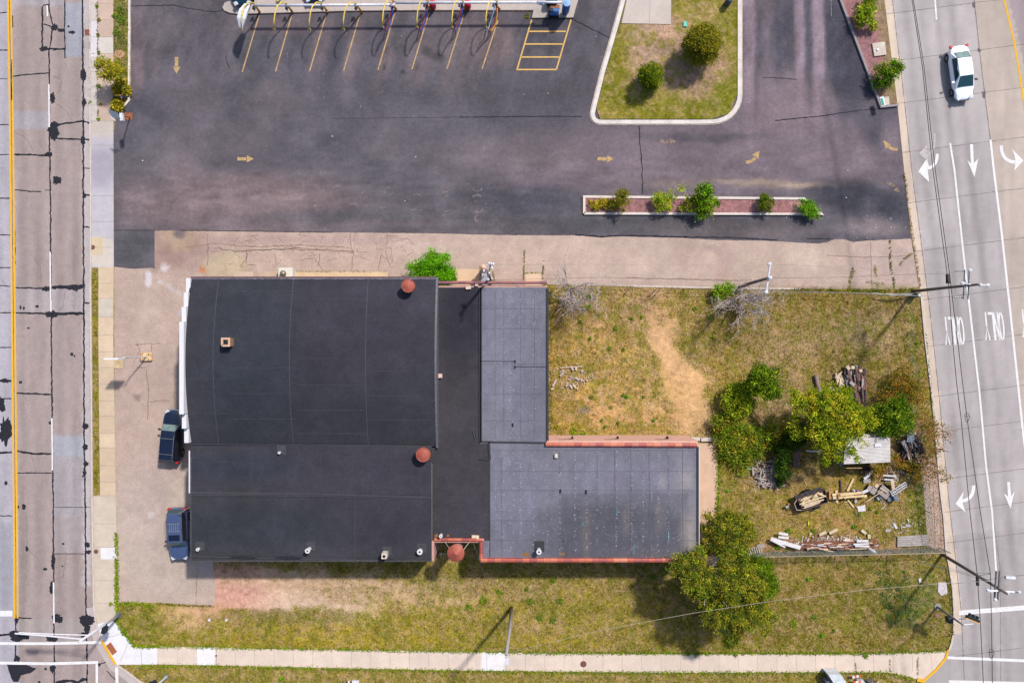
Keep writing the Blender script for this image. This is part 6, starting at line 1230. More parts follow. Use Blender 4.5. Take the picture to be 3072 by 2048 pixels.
# ================================================================== VEGETATION
def leaves_mesh(name, cen, nrm_up, size, cols, mt, parent, aspect=.55):
    """one small folded leaf face per row"""
    n = len(cen); d = rng.normal(size=(n, 3)); d[:, 2] *= .5; d /= np.linalg.norm(d, axis=1)[:, None]
    nn = rng.normal(size=(n, 3)) * .55 + np.array([0, 0, nrm_up * 1.2]); s_ = np.cross(d, nn); s_ /= np.linalg.norm(s_, axis=1)[:, None] + 1e-9
    sz = (size * rng.uniform(.6, 1.35, n))[:, None]
    V = np.empty((n, 4, 3)); V[:, 0] = cen - d * sz; V[:, 1] = cen + s_ * sz * aspect; V[:, 2] = cen + d * sz; V[:, 3] = cen - s_ * sz * aspect
    o0 = wloc(parent) if parent is not None else Vector((0, 0, 0)); V -= np.array(o0)
    V = V.reshape(-1, 3); me = bpy.data.meshes.new(name); me.vertices.add(4 * n); me.vertices.foreach_set('co', V.astype(np.float32).ravel())
    me.loops.add(4 * n); me.polygons.add(n); me.loops.foreach_set('vertex_index', np.arange(4 * n, dtype=np.int32)); me.polygons.foreach_set('loop_start', np.arange(0, 4 * n, 4, dtype=np.int32)); me.polygons.foreach_set('loop_total', np.full(n, 4, np.int32))
    me.update(calc_edges=True)
    at = me.color_attributes.new('Col', 'FLOAT_COLOR', 'POINT'); cc = np.repeat(np.c_[cols, np.ones(n)], 4, 0); at.data.foreach_set('color', cc.astype(np.float32).ravel())
    me.materials.append(mt); o = link(bpy.data.objects.new(name, me)); o.parent = parent; return o
PAL = {'gold': [(176, 160, 34), (140, 138, 30), (92, 104, 26), (196, 176, 60)], 'green': [(92, 118, 20), (66, 94, 18), (128, 150, 28), (50, 72, 16)], 'lime': [(150, 176, 30), (120, 152, 26), (178, 190, 52), (88, 126, 24)], 'bright': [(116, 190, 20), (90, 160, 18), (150, 208, 40), (56, 118, 18)],
       'yellow': [(214, 190, 44), (190, 168, 34), (160, 150, 34), (226, 204, 80)], 'olive': [(132, 132, 40), (104, 110, 32), (158, 150, 54), (84, 92, 30)], 'elm': [(160, 166, 30), (124, 140, 26), (186, 184, 48), (90, 116, 24), (176, 150, 40)], 'dark': [(52, 84, 26), (38, 68, 22), (80, 110, 30), (30, 54, 20)],
       'red': [(196, 96, 62), (160, 120, 54), (136, 128, 50), (190, 112, 80)], 'orange': [(206, 130, 50), (176, 136, 44), (130, 128, 40), (214, 108, 60)], 'brown': [(150, 112, 70), (170, 130, 88), (120, 104, 54), (186, 140, 104)], 'weedg': [(122, 150, 44), (100, 134, 40), (142, 160, 60)], 'weedb': [(110, 138, 78), (92, 122, 66), (124, 140, 70)], 'vine': [(140, 160, 40), (92, 132, 26), (180, 176, 60), (64, 104, 24), (196, 150, 50)]}
def crown_pts(cl, ncl, per, spread):
    """cl: (world xyz centre, rx, ry, rz) blobs -> leaf centres clustered on twigs"""
    w_ = np.array([c[1] * c[2] for c in cl]); w_ = w_ / w_.sum(); out = []; cid = []
    k = rng.choice(len(cl), ncl, p=w_)
    for i in range(ncl):
        c, rx, ry, rz = cl[k[i]]; d = rng.normal(size=3); d /= np.linalg.norm(d); r_ = rng.uniform(.35, 1.08) ** .55
        p = np.array(c) + d * np.array([rx, ry, rz]) * r_; p[2] = max(p[2], .12)
        s_ = spread * rng.uniform(.6, 1.5); pts = p + rng.normal(size=(per, 3)) * np.array([s_, s_, s_ * .55]); out.append(pts); cid += [i] * per
    out = np.concatenate(out); out[:, 2] = np.maximum(out[:, 2], .05); return out, np.array(cid)
def tree(name, label, cat, base, cl, ncl, per, size, pal, spread=.22, up=1.0, limbs=6, tr=.12, aspect=.55, trunk=True, group=None, pw_=None, barkm='bark'):
    """cl: [(u, v, z, r_m, rz_m)] in photograph pixels"""
    b = P(*base); t = thing(name, label, cat, b, group)
    C3 = [(tuple(P(u, v, z)), r_, r_, rz) for u, v, z, r_, rz in cl]
    ex = []
    for c, rx, ry, rz in C3:
        for _ in range(5):
            a = rng.uniform(0, 6.283); d = rng.uniform(.85, 1.2); ex.append(((c[0] + rx * d * math.cos(a), c[1] + ry * d * math.sin(a), c[2] - rz * rng.uniform(-.1, .4)), rx * rng.uniform(.16, .34), ry * rng.uniform(.16, .34), rz * .25))
    if name not in ('ornamental_tree', 'ornamental_grass'): C3 = C3 + ex
    pts, cid = crown_pts(C3, ncl, per, spread)
    pals = pal if isinstance(pal, list) else [pal]; colr = np.array([PAL[pals[0]][0]] * len(pts), float); cc = {}
    for i in range(cid.max() + 1):
        pl_ = PAL[pals[rng.randint(len(pals))] if len(pals) > 1 else pals[0]]; cc[i] = (np.array(pl_[rng.choice(len(pl_), p=pw_) if pw_ is not None else rng.randint(len(pl_))], float) * rng.uniform(.72, 1.16))
    colr = np.array([cc[i] for i in cid]); alt = np.array([PAL[pals[0]][j] for j in rng.randint(len(PAL[pals[0]]), size=len(pts))]); colr = colr * .65 + alt * .35
    colr = lin(np.clip(colr * rng.uniform(.82, 1.18, (len(pts), 1)), 5, 250)) * KA * (1.62 if pals[0] in ('elm', 'green', 'lime', 'vine', 'olive') else 1.35)
    cz = np.array([c[0] for c in C3]).mean(0)
    if trunk:
        top = Vector(C3[0][0]); q = MB(); mid = b.lerp(Vector((top.x, top.y, top.z)), .45) + Vector((random.uniform(-.1, .1), random.uniform(-.1, .1), 0))
        q.tube([b, mid, b.lerp(top, .8), top], [tr, tr * .75, tr * .45, tr * .15], 9)
        for i in range(limbs):
            c = C3[i % len(C3)]; d = rng.normal(size=3); d /= np.linalg.norm(d); e = Vector(c[0]) + Vector(d * np.array([c[1], c[2], c[3]]) * .8); s0 = b.lerp(top, random.uniform(.3, .75)); m_ = s0.lerp(e, .5) + Vector((0, 0, -.1 * (e - s0).length * .3))
            q.tube([s0, m_, e], [tr * .45, tr * .28, tr * .08], 6)
        q.build('trunk', M[barkm], t, smooth=True)
    leaves_mesh('crown', pts, up, size, colr, M['leaf'], t, aspect); return t
# grass island
tree('ornamental_tree', 'large round golden green tree casting shadow on the kerbed grass island', 'tree', (2085, 190), [(2108, 125, 2.6, 1.38, 1.5), (2104, 138, 1.8, 1.6, 1.0), (2108, 110, 3.0, .9, .9), (2112, 128, 3.4, .5, .6)], 700, 40, .062, ['gold', 'olive', 'olive'], .15, .8, pw_=[.35, .3, .25, .1])
tree('ornamental_tree', 'smaller dark green round shrub tree on the grass island', 'tree', (1945, 250), [(1952, 226, 1.6, .95, 1.1), (1952, 232, 1.0, 1.0, .8), (1951, 222, 2.2, .6, .6)], 340, 36, .058, ['green', 'gold', 'green'], .13, .8)
# left verge
tree('young_tree', 'small golden tree leaning over the left sidewalk from the verge', 'tree', (353, 226), [(318, 204, 2.6, .7, .6), (340, 212, 2.2, .7, .6), (304, 190, 2.8, .45, .4), (328, 222, 2.0, .6, .4), (355, 210, 2.1, .5, .5)], 150, 18, .075, ['yellow', 'gold', 'lime'], .15, .8, tr=.06)
for (u, v, r_, lb) in ((361, 250, .45, 'uppermost'), (353, 270, .42, 'left middle'), (374, 272, .5, 'right middle'), (352, 318, .5, 'lowest, beside the white sign')):
    tree('ornamental_grass', 'golden tufted ornamental grass in the left verge, ' + lb, 'shrub', (u, v), [(u, v, .4, r_, .35)], 60, 16, .09, ['yellow', 'olive'], .08, .4, trunk=False, group='golden grasses in the left verge')
# right bed
tree('shrub', 'lime yellow shrub in the upper part of the right mulch bed', 'shrub', (2598, 62), [(2600, 48, 1.1, .7, .5), (2612, 30, 1.2, .5, .4), (2582, 36, 1.0, .5, .4), (2588, 66, .8, .4, .4)], 130, 20, .07, ['lime', 'lime', 'yellow'], .13, .7, tr=.04)
tree('shrub', 'small round yellow green shrub below the lime one in the right bed', 'shrub', (2618, 82), [(2620, 80, .6, .33, .35)], 36, 16, .06, ['lime', 'yellow'], .08, .7, tr=.03)
tree('shrub', 'lime green shrub cut by the top edge in the right bed', 'shrub', (2606, 2), [(2608, 2, 1.0, .5, .4)], 50, 18, .07, ['lime', 'green'], .12, .7, tr=.03)
tree('shrub', 'bright green and gold shrub overhanging the gutter at the bottom of the right bed', 'shrub', (2650, 232), [(2676, 210, 1.7, .75, .6), (2690, 200, 1.8, .5, .4), (2652, 232, 1.1, .7, .5), (2640, 205, 1.1, .4, .4), (2636, 250, .8, .4, .3), (2664, 250, .8, .4, .4)], 190, 22, .07, ['green', 'lime', 'bright'], .13, .7, tr=.05)
# bush on the north wall
tree('bush', 'bright green rounded bush behind the north wall', 'bush', (1310, 838), [(1296, 812, 2.0, 1.45, 1.2), (1262, 826, 1.6, 1.0, .9), (1330, 818, 2.0, .9, 1.0), (1304, 790, 1.8, .9, .8), (1335, 835, 2.0, .8, .8)], 340, 44, .065, ['bright'], .17, .9, tr=.1)
# planter
PS = [('small yellow tufted plant at the left end of the planter', (1782, 614), .42, 'yellow'), ('yellow tufted plant second from the left end of the planter', (1812, 612), .36, 'yellow'), ('low yellow plant joined to the olive shrub in the planter', (1834, 610), .34, 'gold')]
for lb, (u, v), r_, pl_ in PS: tree('planter_shrub', lb, 'shrub', (u, v), [(u, v, .45, r_, .3)], 40, 16, .06, [pl_], .08, .6, trunk=False)
tree('planter_shrub', 'olive gold shrub near the left end of the planter, overlapping both rims', 'shrub', (1858, 612), [(1864, 602, 1.3, .62, .5), (1870, 580, 1.4, .4, .35), (1852, 612, .9, .5, .4)], 120, 20, .06, ['gold', 'olive'], .12, .7, tr=.04)
tree('planter_shrub', 'bright yellow green shrub in the middle left of the planter', 'shrub', (1990, 615), [(1990, 608, .9, .75, .5), (1980, 592, 1.1, .4, .35)], 120, 20, .06, ['lime', 'yellow', 'lime'], .12, .7, tr=.04)
tree('planter_shrub', 'sparse lime sprig reaching over the north rim of the planter', 'shrub', (2004, 596), [(2018, 582, 1.2, .35, .2), (2042, 570, 1.4, .3, .2), (2052, 564, 1.5, .15, .1)], 34, 9, .06, ['lime', 'yellow'], .12, .7, tr=.02)
tree('planter_shrub', 'largest green shrub with a tall upper tuft in the middle of the planter', 'shrub', (2108, 620), [(2112, 606, 1.3, .85, .6), (2112, 572, 2.0, .6, .5), (2128, 610, 1.1, .6, .5), (2102, 640, .9, .35, .3)], 210, 22, .07, ['green', 'bright', 'lime'], .14, .7, tr=.05)
tree('planter_shrub', 'olive green shrub pressed against the largest planter shrub', 'shrub', (2072, 618), [(2070, 612, .9, .65, .45)], 90, 20, .06, ['olive', 'lime'], .12, .7, tr=.04)
tree('planter_shrub', 'compact dark green bush in the right half of the planter', 'shrub', (2300, 612), [(2300, 608, .9, .62, .5), (2296, 598, 1.2, .35, .3)], 110, 20, .06, ['green', 'green', 'olive'], .1, .7, tr=.04)
tree('planter_shrub', 'bright green bush covering the pointed right end of the planter', 'shrub', (2428, 630), [(2432, 632, .8, .62, .45), (2416, 618, .9, .5, .4), (2446, 640, .7, .4, .3)], 140, 20, .06, ['bright', 'lime'], .12, .7, tr=.04)
# big trees at the south
tree('juniper_tree', 'huge spreading olive green tree leaning over the lower lawn beside the grey roof corner', 'tree', (2108, 1668),
     [(2120, 1745, 6.0, 1.2, .9), (2085, 1712, 5.6, 1.1, .8), (2255, 1760, 5.6, 1.3, 1.1), (2150, 1840, 5.8, 1.1, 1.0), (2235, 1850, 5.4, 1.3, 1.1), (2200, 1690, 5.0, 1.3, .9), (2072, 1762, 6.2, .6, .4), (2296, 1846, 4.6, .7, .6), (2200, 1895, 4.8, .9, .7), (2045, 1692, 5.0, .6, .4), (2090, 1668, 5.0, .7, .5), (2300, 1890, 4.0, .4, .5), (2024, 1704, 5.2, .4, .3), (2190, 1922, 4.4, .5, .4), (2190, 1770, 6.6, .8, .7), (2270, 1800, 5.4, .9, .8), (2170, 1785, 6.0, .6, .4), (2230, 1720, 5.4, .8, .6), (2140, 1790, 5.6, .5, .5), (2062, 1730, 5.4, .5, .4), (2130, 1812, 5.4, .8, .6), (2262, 1822, 5.2, .9, .7), (2185, 1735, 6.0, .8, .6), (2200, 1840, 6.2, .6, .5)],
     1300, 40, .068, ['olive', 'elm', 'lime', 'olive', 'gold', 'dark'], .15, .7, limbs=70, tr=.3, barkm='deadwood')
tree('juniper_tree', 'dense olive evergreen at the south east corner of the grey roof, above the huge tree', 'tree', (2160, 1600), [(2185, 1600, 3.6, 1.6, 1.0), (2150, 1570, 3.8, 1.1, .9), (2225, 1610, 3.2, 1.1, .8), (2140, 1630, 3.2, 1.2, .8), (2195, 1560, 3.6, .9, .8), (2110, 1640, 3.0, .6, .4), (2240, 1575, 3, .6, .5)], 560, 36, .065, ['olive', 'gold', 'dark', 'elm'], .14, .7, limbs=12, tr=.18)
tree('round_tree', 'bright green rounded tree peeking out on the right of the huge tree', 'tree', (2225, 1705), [(2276, 1738, 3.4, 1.5, 1.6), (2300, 1750, 3.0, .9, 1.2), (2262, 1700, 3.0, 1.0, 1.0)], 360, 36, .065, ['green', 'green', 'lime'], .15, .9, tr=.12)
# yard thicket
tree('elm_tree', 'large yellow green elm in the middle of the yard overhanging the shed roof', 'tree', (2440, 1240),
     [(2470, 1240, 5.0, 1.2, .9), (2535, 1250, 4.8, 1.2, .9), (2415, 1215, 4.6, .8, .6), (2500, 1190, 4.4, .9, .6), (2560, 1285, 4.4, .8, .6), (2440, 1290, 4.4, .8, .6), (2495, 1330, 4.2, .9, .7), (2478, 1378, 4.0, .45, .4), (2552, 1345, 4.0, .4, .3), (2588, 1328, 4.0, .28, .2), (2390, 1190, 4.4, .4, .3), (2595, 1240, 4.2, .6, .5), (2530, 1195, 4.6, .7, .5), (2572, 1372, 3.9, .28, .2), (2385, 1262, 3.8, .4, .4), (2438, 1178, 4.2, .35, .3), (2510, 1290, 4.8, .7, .5), (2390, 1300, 3.6, .4, .4), (2610, 1268, 4.0, .4, .3), (2520, 1375, 3.9, .3, .3)],
     620, 40, .082, ['elm', 'lime', 'elm', 'green'], .17, .8, limbs=22, tr=.2)
tree('bushy_tree', 'medium green tree at the top of the yard thicket', 'tree', (2270, 1180), [(2290, 1150, 3.4, 1.1, .9), (2280, 1120, 3.4, .7, .6), (2310, 1170, 3.0, .8, .7), (2265, 1155, 3.0, .7, .6), (2325, 1120, 3.2, .35, .3)], 300, 32, .072, ['green', 'lime', 'green'], .16, .8, tr=.1)
tree('bushy_tree', 'olive green bushy tree below left of the medium green one in the yard', 'tree', (2210, 1220), [(2220, 1180, 1.7, .9, .7), (2215, 1220, 1.5, 1.0, .7), (2240, 1205, 1.7, .7, .6), (2190, 1185, 1.5, .4, .3)], 240, 22, .085, ['lime', 'olive', 'elm'], .16, .8, tr=.08)
tree('vine_thicket', 'sprawling mass of vines with yellow leaves at the left of the yard thicket', 'thicket', (2230, 1300), [(2200, 1270, 1.0, 1.3, .8), (2220, 1310, .9, 1.3, .8), (2180, 1310, .6, .9, .5), (2260, 1330, .9, 1.2, .7), (2300, 1310, 1.1, 1.1, .9), (2200, 1350, .6, 1.1, .5), (2230, 1380, .6, .9, .5), (2180, 1360, .4, .7, .3), (2330, 1290, 1.2, .9, .8), (2160, 1300, .4, .4, .3)], 760, 20, .075, ['vine', 'vine', 'green'], .2, .9, trunk=False)
tree('evergreen_bush', 'dark upright evergreen strip beside the brown board in the yard', 'bush', (2344, 1390), [(2348, 1350, 1.6, .7, .9), (2346, 1390, 1.4, .6, .8), (2350, 1420, 1.0, .5, .6), (2370, 1320, 1.8, .8, .8), (2340, 1440, .6, .4, .4), (2400, 1300, 1.6, .9, .8)], 330, 22, .07, ['dark', 'green', 'dark'], .14, .8, tr=.07)
tree('bushy_tree', 'dense deep green tree between the yellow elm and the red shrub', 'tree', (2650, 1240), [(2680, 1250, 3.0, 1.2, .9), (2660, 1275, 2.8, 1.0, .8), (2705, 1270, 2.8, .9, .8), (2695, 1215, 3.0, .7, .6), (2640, 1235, 2.6, .7, .6)], 400, 30, .075, ['green', 'dark', 'lime'], .16, .8, tr=.12)
tree('sumac_shrub', 'orange and green shrub at the top right of the yard thicket', 'shrub', (2715, 1175), [(2720, 1160, 1.8, 1.0, .7), (2745, 1180, 1.6, .9, .6), (2710, 1130, 1.6, .7, .5), (2660, 1185, 1.6, .5, .4), (2700, 1195, 1.4, .8, .5)], 260, 16, .07, ['orange', 'olive', 'dark', 'gold'], .2, .8, tr=.06)
tree('sumac_shrub', 'sparse red leaved shrub reaching over the gutter of the right road', 'shrub', (2760, 1330), [(2768, 1262, 2.4, .8, .5), (2802, 1285, 2.6, .7, .5), (2832, 1300, 2.7, .5, .4), (2792, 1318, 2.2, .6, .6), (2806, 1345, 2.0, .5, .5)], 150, 10, .07, ['red', 'brown', 'olive', 'olive'], .24, .8, limbs=14, tr=.06, barkm='deadwood')
tree('sumac_shrub', 'brown leaved branches drooping over the gutter below the red shrub', 'shrub', (2765, 1400), [(2790, 1400, 2.0, .6, .4), (2820, 1425, 2.2, .5, .35), (2835, 1430, 2.3, .35, .3), (2780, 1380, 1.8, .5, .4), (2790, 1440, 2.0, .3, .2)], 70, 10, .075, ['brown', 'brown', 'olive'], .2, .8, limbs=8, tr=.05, barkm='deadwood')
tree('sumac_shrub', 'low orange and green shrub beside the lower end of the scrap heap', 'shrub', (2725, 1400), [(2742, 1396, 1.0, .4, .4), (2702, 1392, .9, .5, .5), (2748, 1418, .8, .6, .5), (2684, 1368, 1.0, .35, .4), (2640, 1404, .8, .5, .4)], 120, 14, .07, ['orange', 'olive', 'green', 'gold'], .16, .8, tr=.04)
tree('shrub', 'yellow green shrub growing on the fence line beside the right bare tree', 'shrub', (2180, 878), [(2182, 862, 1.2, .5, .35), (2168, 874, 1.0, .6, .35), (2192, 868, 1.2, .4, .3), (2152, 876, .8, .4, .25)], 90, 16, .065, ['lime', 'bright'], .14, .8, tr=.03)
for i, (u, v, r_, lb) in enumerate(((2345, 1840, 0, ''),)): pass
# bare trees
def bare(label, base, dirs, seed, extra=()):
    r_ = random.Random(seed); b = P(*base); t = thing('bare_tree', label, 'tree', b); q = MB(); tw = MB()
    q.tube([b, b + Vector((0, 0, 1.0))], [.14, .1], 8)
    def br(p, d, L, rad, dep):
        pts = [p]; n = 5; dd = d.copy()
        for i in range(n):
            dd = (dd + Vector((r_.gauss(0, .16), r_.gauss(0, .16), r_.gauss(0, .10) - .03 * dep))).normalized(); pts.append(pts[-1] + dd * L / n)
        rr_ = [max(.013, rad * (1 - .7 * i / n)) for i in range(n + 1)]; (q if dep < 2 else tw).tube(pts, rr_, 6 if dep < 2 else 3, False)
        if dep < 3:
            for k_ in range(4 if dep < 2 else 3):
                i = r_.randint(1, n); nd = (dd + Vector((r_.gauss(0, .7), r_.gauss(0, .7), r_.gauss(0, .35)))).normalized(); br(pts[i], nd, L * r_.uniform(.4, .7), rr_[i] * .7, dep + 1)
    for (tu, tv, tz) in dirs:
        e = P(tu, tv, tz); s_ = b + Vector((0, 0, r_.uniform(.4, 1.1))); br(s_, (e - s_).normalized(), (e - s_).length * .9, .065, 0)
    for L_ in extra: q.tube([P(*a) for a in L_], [.04 - .006 * i for i in range(len(L_))], 5)
    q.build('trunk', M['deadwood'], t, smooth=True); tw.build('twigs', M['deadwood'], t)
bare('left bare tree with bleached twigs, one long branch curving over the tan strip', (1708, 872), [(1700, 830, 3), (1740, 820, 3), (1775, 810, 3.2), (1680, 880, 2.5), (1740, 900, 3), (1720, 925, 3), (1760, 920, 2.8), (1700, 905, 2.2), (1670, 855, 2.5), (1770, 895, 2.6), (1735, 880, 3.4)], 5, [[(1708, 872, 1), (1700, 840, 2), (1696, 810, 2.8), (1694, 770, 3.2), (1706, 740, 3.4), (1730, 716, 3.6)], [(1700, 835, 2), (1690, 800, 3), (1672, 785, 3.2)]])
bare('right bare tree whose twigs hang southward beside the crossarm pole', (2222, 886), [(2215, 850, 2.6), (2190, 895, 2.8), (2200, 930, 3), (2230, 945, 3), (2260, 935, 3), (2290, 900, 3), (2310, 895, 3.2), (2180, 910, 2.6), (2215, 955, 2.8), (2250, 880, 3), (2305, 912, 2.8), (2270, 868, 2.6), (2245, 950, 3)], 9)
# ------------------------------------------------------------------ grass blades over the soil (one uncountable mass)
def road_left(u, v): return u < np.interp(v, [p[1] for p in KB[:-2]], [p[0] for p in KB[:-2]]) + 3
def grass_mask(u, v):
    def ins(poly): return inside(u, v, poly)
    bad = ins(TAN) | ins(LOT) | ins(ISV)
    bad |= (u > 570) & (u < 1323) & (v > 840) & (v < 1643) | (u >= 1315) & (u < 1648) & (v > 850) & (v < 1340) | (u > 1425) & (u < 2072) & (v > 1300) & (v < 1640) | (u > 1300) & (u < 1440) & (v > 1300) & (v < 1585)
    bad |= ins([(2060, 1310), (2158, 1310), (2154, 1600), (2140, 1720), (2060, 1720)])
    bad |= road_left(u, v) & (v < 2048)
    bad |= (u > np.interp(v, [p[1] for p in RKL[:-4]], [p[0] for p in RKL[:-4]]) - 4)
    top = np.interp(u, [340, 474, 650, 1000, 1445, 2000, 2620, 2843], [1930, 1938, 1941, 1948, 1955, 1961, 1960, 1951]); bot = np.interp(u, [348, 474, 650, 1000, 1700, 2400, 2660, 2752, 2800], [1992, 1991, 1994, 2002, 2013, 2015, 2015, 2036, 2060])
    bad |= (v > top + 1.5) & (v < bot - 1.5)
    bad |= ins([(270, 340), (352, 340), (352, 1858), (366, 1880), (368, 1901), (391, 1917), (404, 1935), (474, 1937), (474, 1991), (340, 1991), (290, 1870)]) & ~ins([(274, 803), (295, 803), (296, 1024), (298, 1300), (301, 1480), (278, 1470), (274, 1000)])
    bad |= ins([(270, -200), (342, -200), (342, 350), (270, 350)])
    bad |= ins([(2472, -150), (2519, 0), (2641, 322), (2692, 317), (2650, 0)]) | ins([(1752, 590), (2413, 596), (2462, 643), (1752, 643)]) | ins([(1878, -10), (1860, 76), (2014, 78), (2016, -10)])
    bad |= (v < 560) & (u > 392) & ~ins(ISLI)
    bad |= (u > 2650) & (v < 720)
    return ~bad
NB = 420000
u = rng.uniform(250, 2890, NB * 2); v = rng.uniform(-20, 2075, NB * 2)
reg = ((v > 848) & (u > 1640)) | (v > 1630) | (u < 400) | ((v < 380) & (u > 1780) & (u < 2230))
u, v = u[reg], v[reg]; k = grass_mask(u, v); u, v = u[k], v[k]
rgb = lawn_rgb(u, v); gr = grassy(rgb); tuft = fbm(u, v, 9, 120, 3, .6); keep = rng.rand(len(u)) < (.04 + .96 * gr ** 1.5) * (.35 + .9 * sstep(.3, .62, tuft)); u, v, rgb, gr, tuft = u[keep], v[keep], rgb[keep], gr[keep], tuft[keep]
n = len(u); print('blades', n)
zb0 = np.where(inside(u, v, ISLI), .09, 0.0)
X = (u - 1536) / S; Y = -(v - 1024) / S
patch = .5 * fbm(u, v, 26, 121, 4, .65) + .5 * fbm(u, v, 9, 122, 3, .65); dryf = rng.rand(n)
colr = rgb * rng.uniform(.78, 1.38, (n, 1)) * np.array([1.03, 1.0, .86])
gm = ((patch > .53) & (dryf < .4))[:, None]; colr = np.where(gm, colr * .6 + np.array([116, 126, 20]) * .45, colr)
dm = ((patch < .47) & (dryf < .45))[:, None]; colr = np.where(dm, colr * .35 + np.array([212, 184, 150]) * .65, colr)
colr = colr * (.78 + .46 * sstep(.3, .7, fbm(u, v, 6, 150, 3, .7)))[:, None]
colr = lin(np.clip(colr, 8, 245)) * KA
hh = rng.uniform(.02, .09, n) * (.5 + .9 * gr) * (.6 + tuft); ww = rng.uniform(.012, .035, n); a = rng.uniform(0, 2 * np.pi, n); ln = rng.uniform(.04, .13, n)
V = np.zeros((n, 3, 3)); ca, sa = np.cos(a), np.sin(a)
V[:, 0] = np.c_[X - sa * ww, Y + ca * ww, zb0]; V[:, 1] = np.c_[X + sa * ww, Y - ca * ww, zb0]; V[:, 2] = np.c_[X + ca * ln, Y + sa * ln, zb0 + hh]
me = bpy.data.meshes.new('grass'); me.vertices.add(3 * n); me.vertices.foreach_set('co', V.astype(np.float32).ravel()); me.loops.add(3 * n); me.polygons.add(n)
me.loops.foreach_set('vertex_index', np.arange(3 * n, dtype=np.int32)); me.polygons.foreach_set('loop_start', np.arange(0, 3 * n, 3, dtype=np.int32)); me.polygons.foreach_set('loop_total', np.full(n, 3, np.int32)); me.update(calc_edges=True)
at = me.color_attributes.new('Col', 'FLOAT_COLOR', 'POINT'); at.data.foreach_set('color', np.repeat(np.c_[colr, np.ones(n)], 3, 0).astype(np.float32).ravel()); me.materials.append(M['blade'])
o = link(bpy.data.objects.new('grass', me)); tag(o, 'patchy green and straw coloured grass over the lawns', kind='stuff')
# ------------------------------------------------------------------ weeds along edges and in cracks
W = []
def along(pts, n_, w_, pal, sz=.06, jit=1.0):
    b = resample(pts, 3, 0, False); i = rng.randint(0, len(b), n_); p = b[i] + rng.normal(size=(n_, 2)) * w_
    k = fbm(p[:, 0], p[:, 1], 12, 130, 3) > .5 - .25 * jit; p = p[k]; W.append((p, [pal] * len(p), sz))
def clump(u, v, r_, pal, n_=60, sz=.07): W.append((np.array([[u, v]]) + rng.normal(size=(n_, 2)) * r_ * .5, [pal] * n_, sz))
along([(474, 1938), (1000, 1946), (1640, 1957), (2620, 1958), (2830, 1950)], 5200, 2.6, 'lime', .06, .8); along([(400, 1994), (650, 1996), (1000, 2004), (1700, 2015), (2400, 2016), (2660, 2016), (2740, 2034)], 5200, 3.4, 'lime', .06, .8)
along([(350, 1600), (351, 1740), (352, 1860), (366, 1890), (392, 1917), (404, 1936), (474, 1938)], 1800, 3.0, 'lime', .07, 1); along([(350, 1808), (420, 1810), (460, 1816)], 400, 4, 'lime'); along([(350, 1730), (352, 1800)], 300, 3, 'lime')
along([(294, 10), (295, 120), (294, 240), (296, 350)], 420, 1.8, 'olive', .05, .2); along([(271, 40), (272, 300)], 260, 1.2, 'olive', .04, .1); along([(386, 60), (392, 300)], 300, 1.5, 'brown', .04, .4)
along([(2712, 520), (2735, 690), (2760, 860)], 500, 1.8, 'brown', .05, .5); along([(2775, 1000), (2812, 1380)], 500, 2, 'green', .05, .6)
along([(2669, 720), (2671, 800), (2680, 840), (2684, 870)], 420, 1.6, 'olive', .05, .5); along([(2740, 755), (2715, 775), (2700, 792)], 120, 2, 'olive', .05, .6); along([(2625, 800), (2632, 870)], 160, 3, 'gold', .05, .4); along([(2560, 800), (2548, 860), (2542, 878)], 260, 3, 'gold', .05, .6); along([(2600, 845), (2650, 850)], 90, 1.6, 'olive', .04)
along([(2380, 868), (2550, 872), (2740, 872)], 900, 4, 'green', .055, .7); along([(1574, 750), (1572, 800), (1571, 838)], 200, 1.4, 'olive', .04, .6); along([(1632, 780), (1628, 836)], 160, 1.4, 'olive', .04, .5); along([(1576, 818), (1624, 818)], 80, 1.2, 'lime', .04); along([(880, 814), (1164, 814)], 260, 1.2, 'olive', .035, .5); along([(1480, 815), (1482, 840)], 60, 2, 'olive', .04); along([(1440, 800), (1440, 845)], 70, 1.3, 'olive', .035)
along([(1110, 35), (1200, 33), (1340, 34), (1590, 36)], 260, 1.8, 'brown', .04, .2); clump(1583, 50, 8, 'olive', 60); along([(1597, 58), (1718, 58)], 160, 1.4, 'dark', .035, .6); along([(1758, 600), (1830, 588), (2000, 590), (2250, 592)], 260, 2.4, 'gold', .05, .4); along([(1746, 590), (1748, 635)], 100, 1.8, 'olive', .04)
along([(2157, 1330), (2153, 1500), (2148, 1580)], 700, 4, 'lime', .06, .9); along([(1650, 870), (1652, 1000), (1652, 1300)], 500, 4, 'olive', .06, .6); along([(2900 - 62, 1700), (2852, 1800), (2856, 1900), (2838, 1948)], 500, 3, 'olive', .055, .8); along([(2752, 1960), (2752, 2020)], 120, 1.6, 'olive', .045); along([(2668, 1975), (2669, 2012)], 80, 1.2, 'olive', .04); along([(2566, 1985), (2567, 2012)], 60, 1.2, 'brown', .04)
along([(640, 1816), (560, 1814), (470, 1808)], 300, 2, 'olive', .05, .8); along([(592, 1720), (589, 1815)], 120, .8, 'olive', .03, .8); along([(1660, 1306), (1900, 1306), (2070, 1306)], 300, 3, 'lime', .06, .4); along([(2286, 1660), (2560, 1655)], 600, 6, 'green', .06, .3)
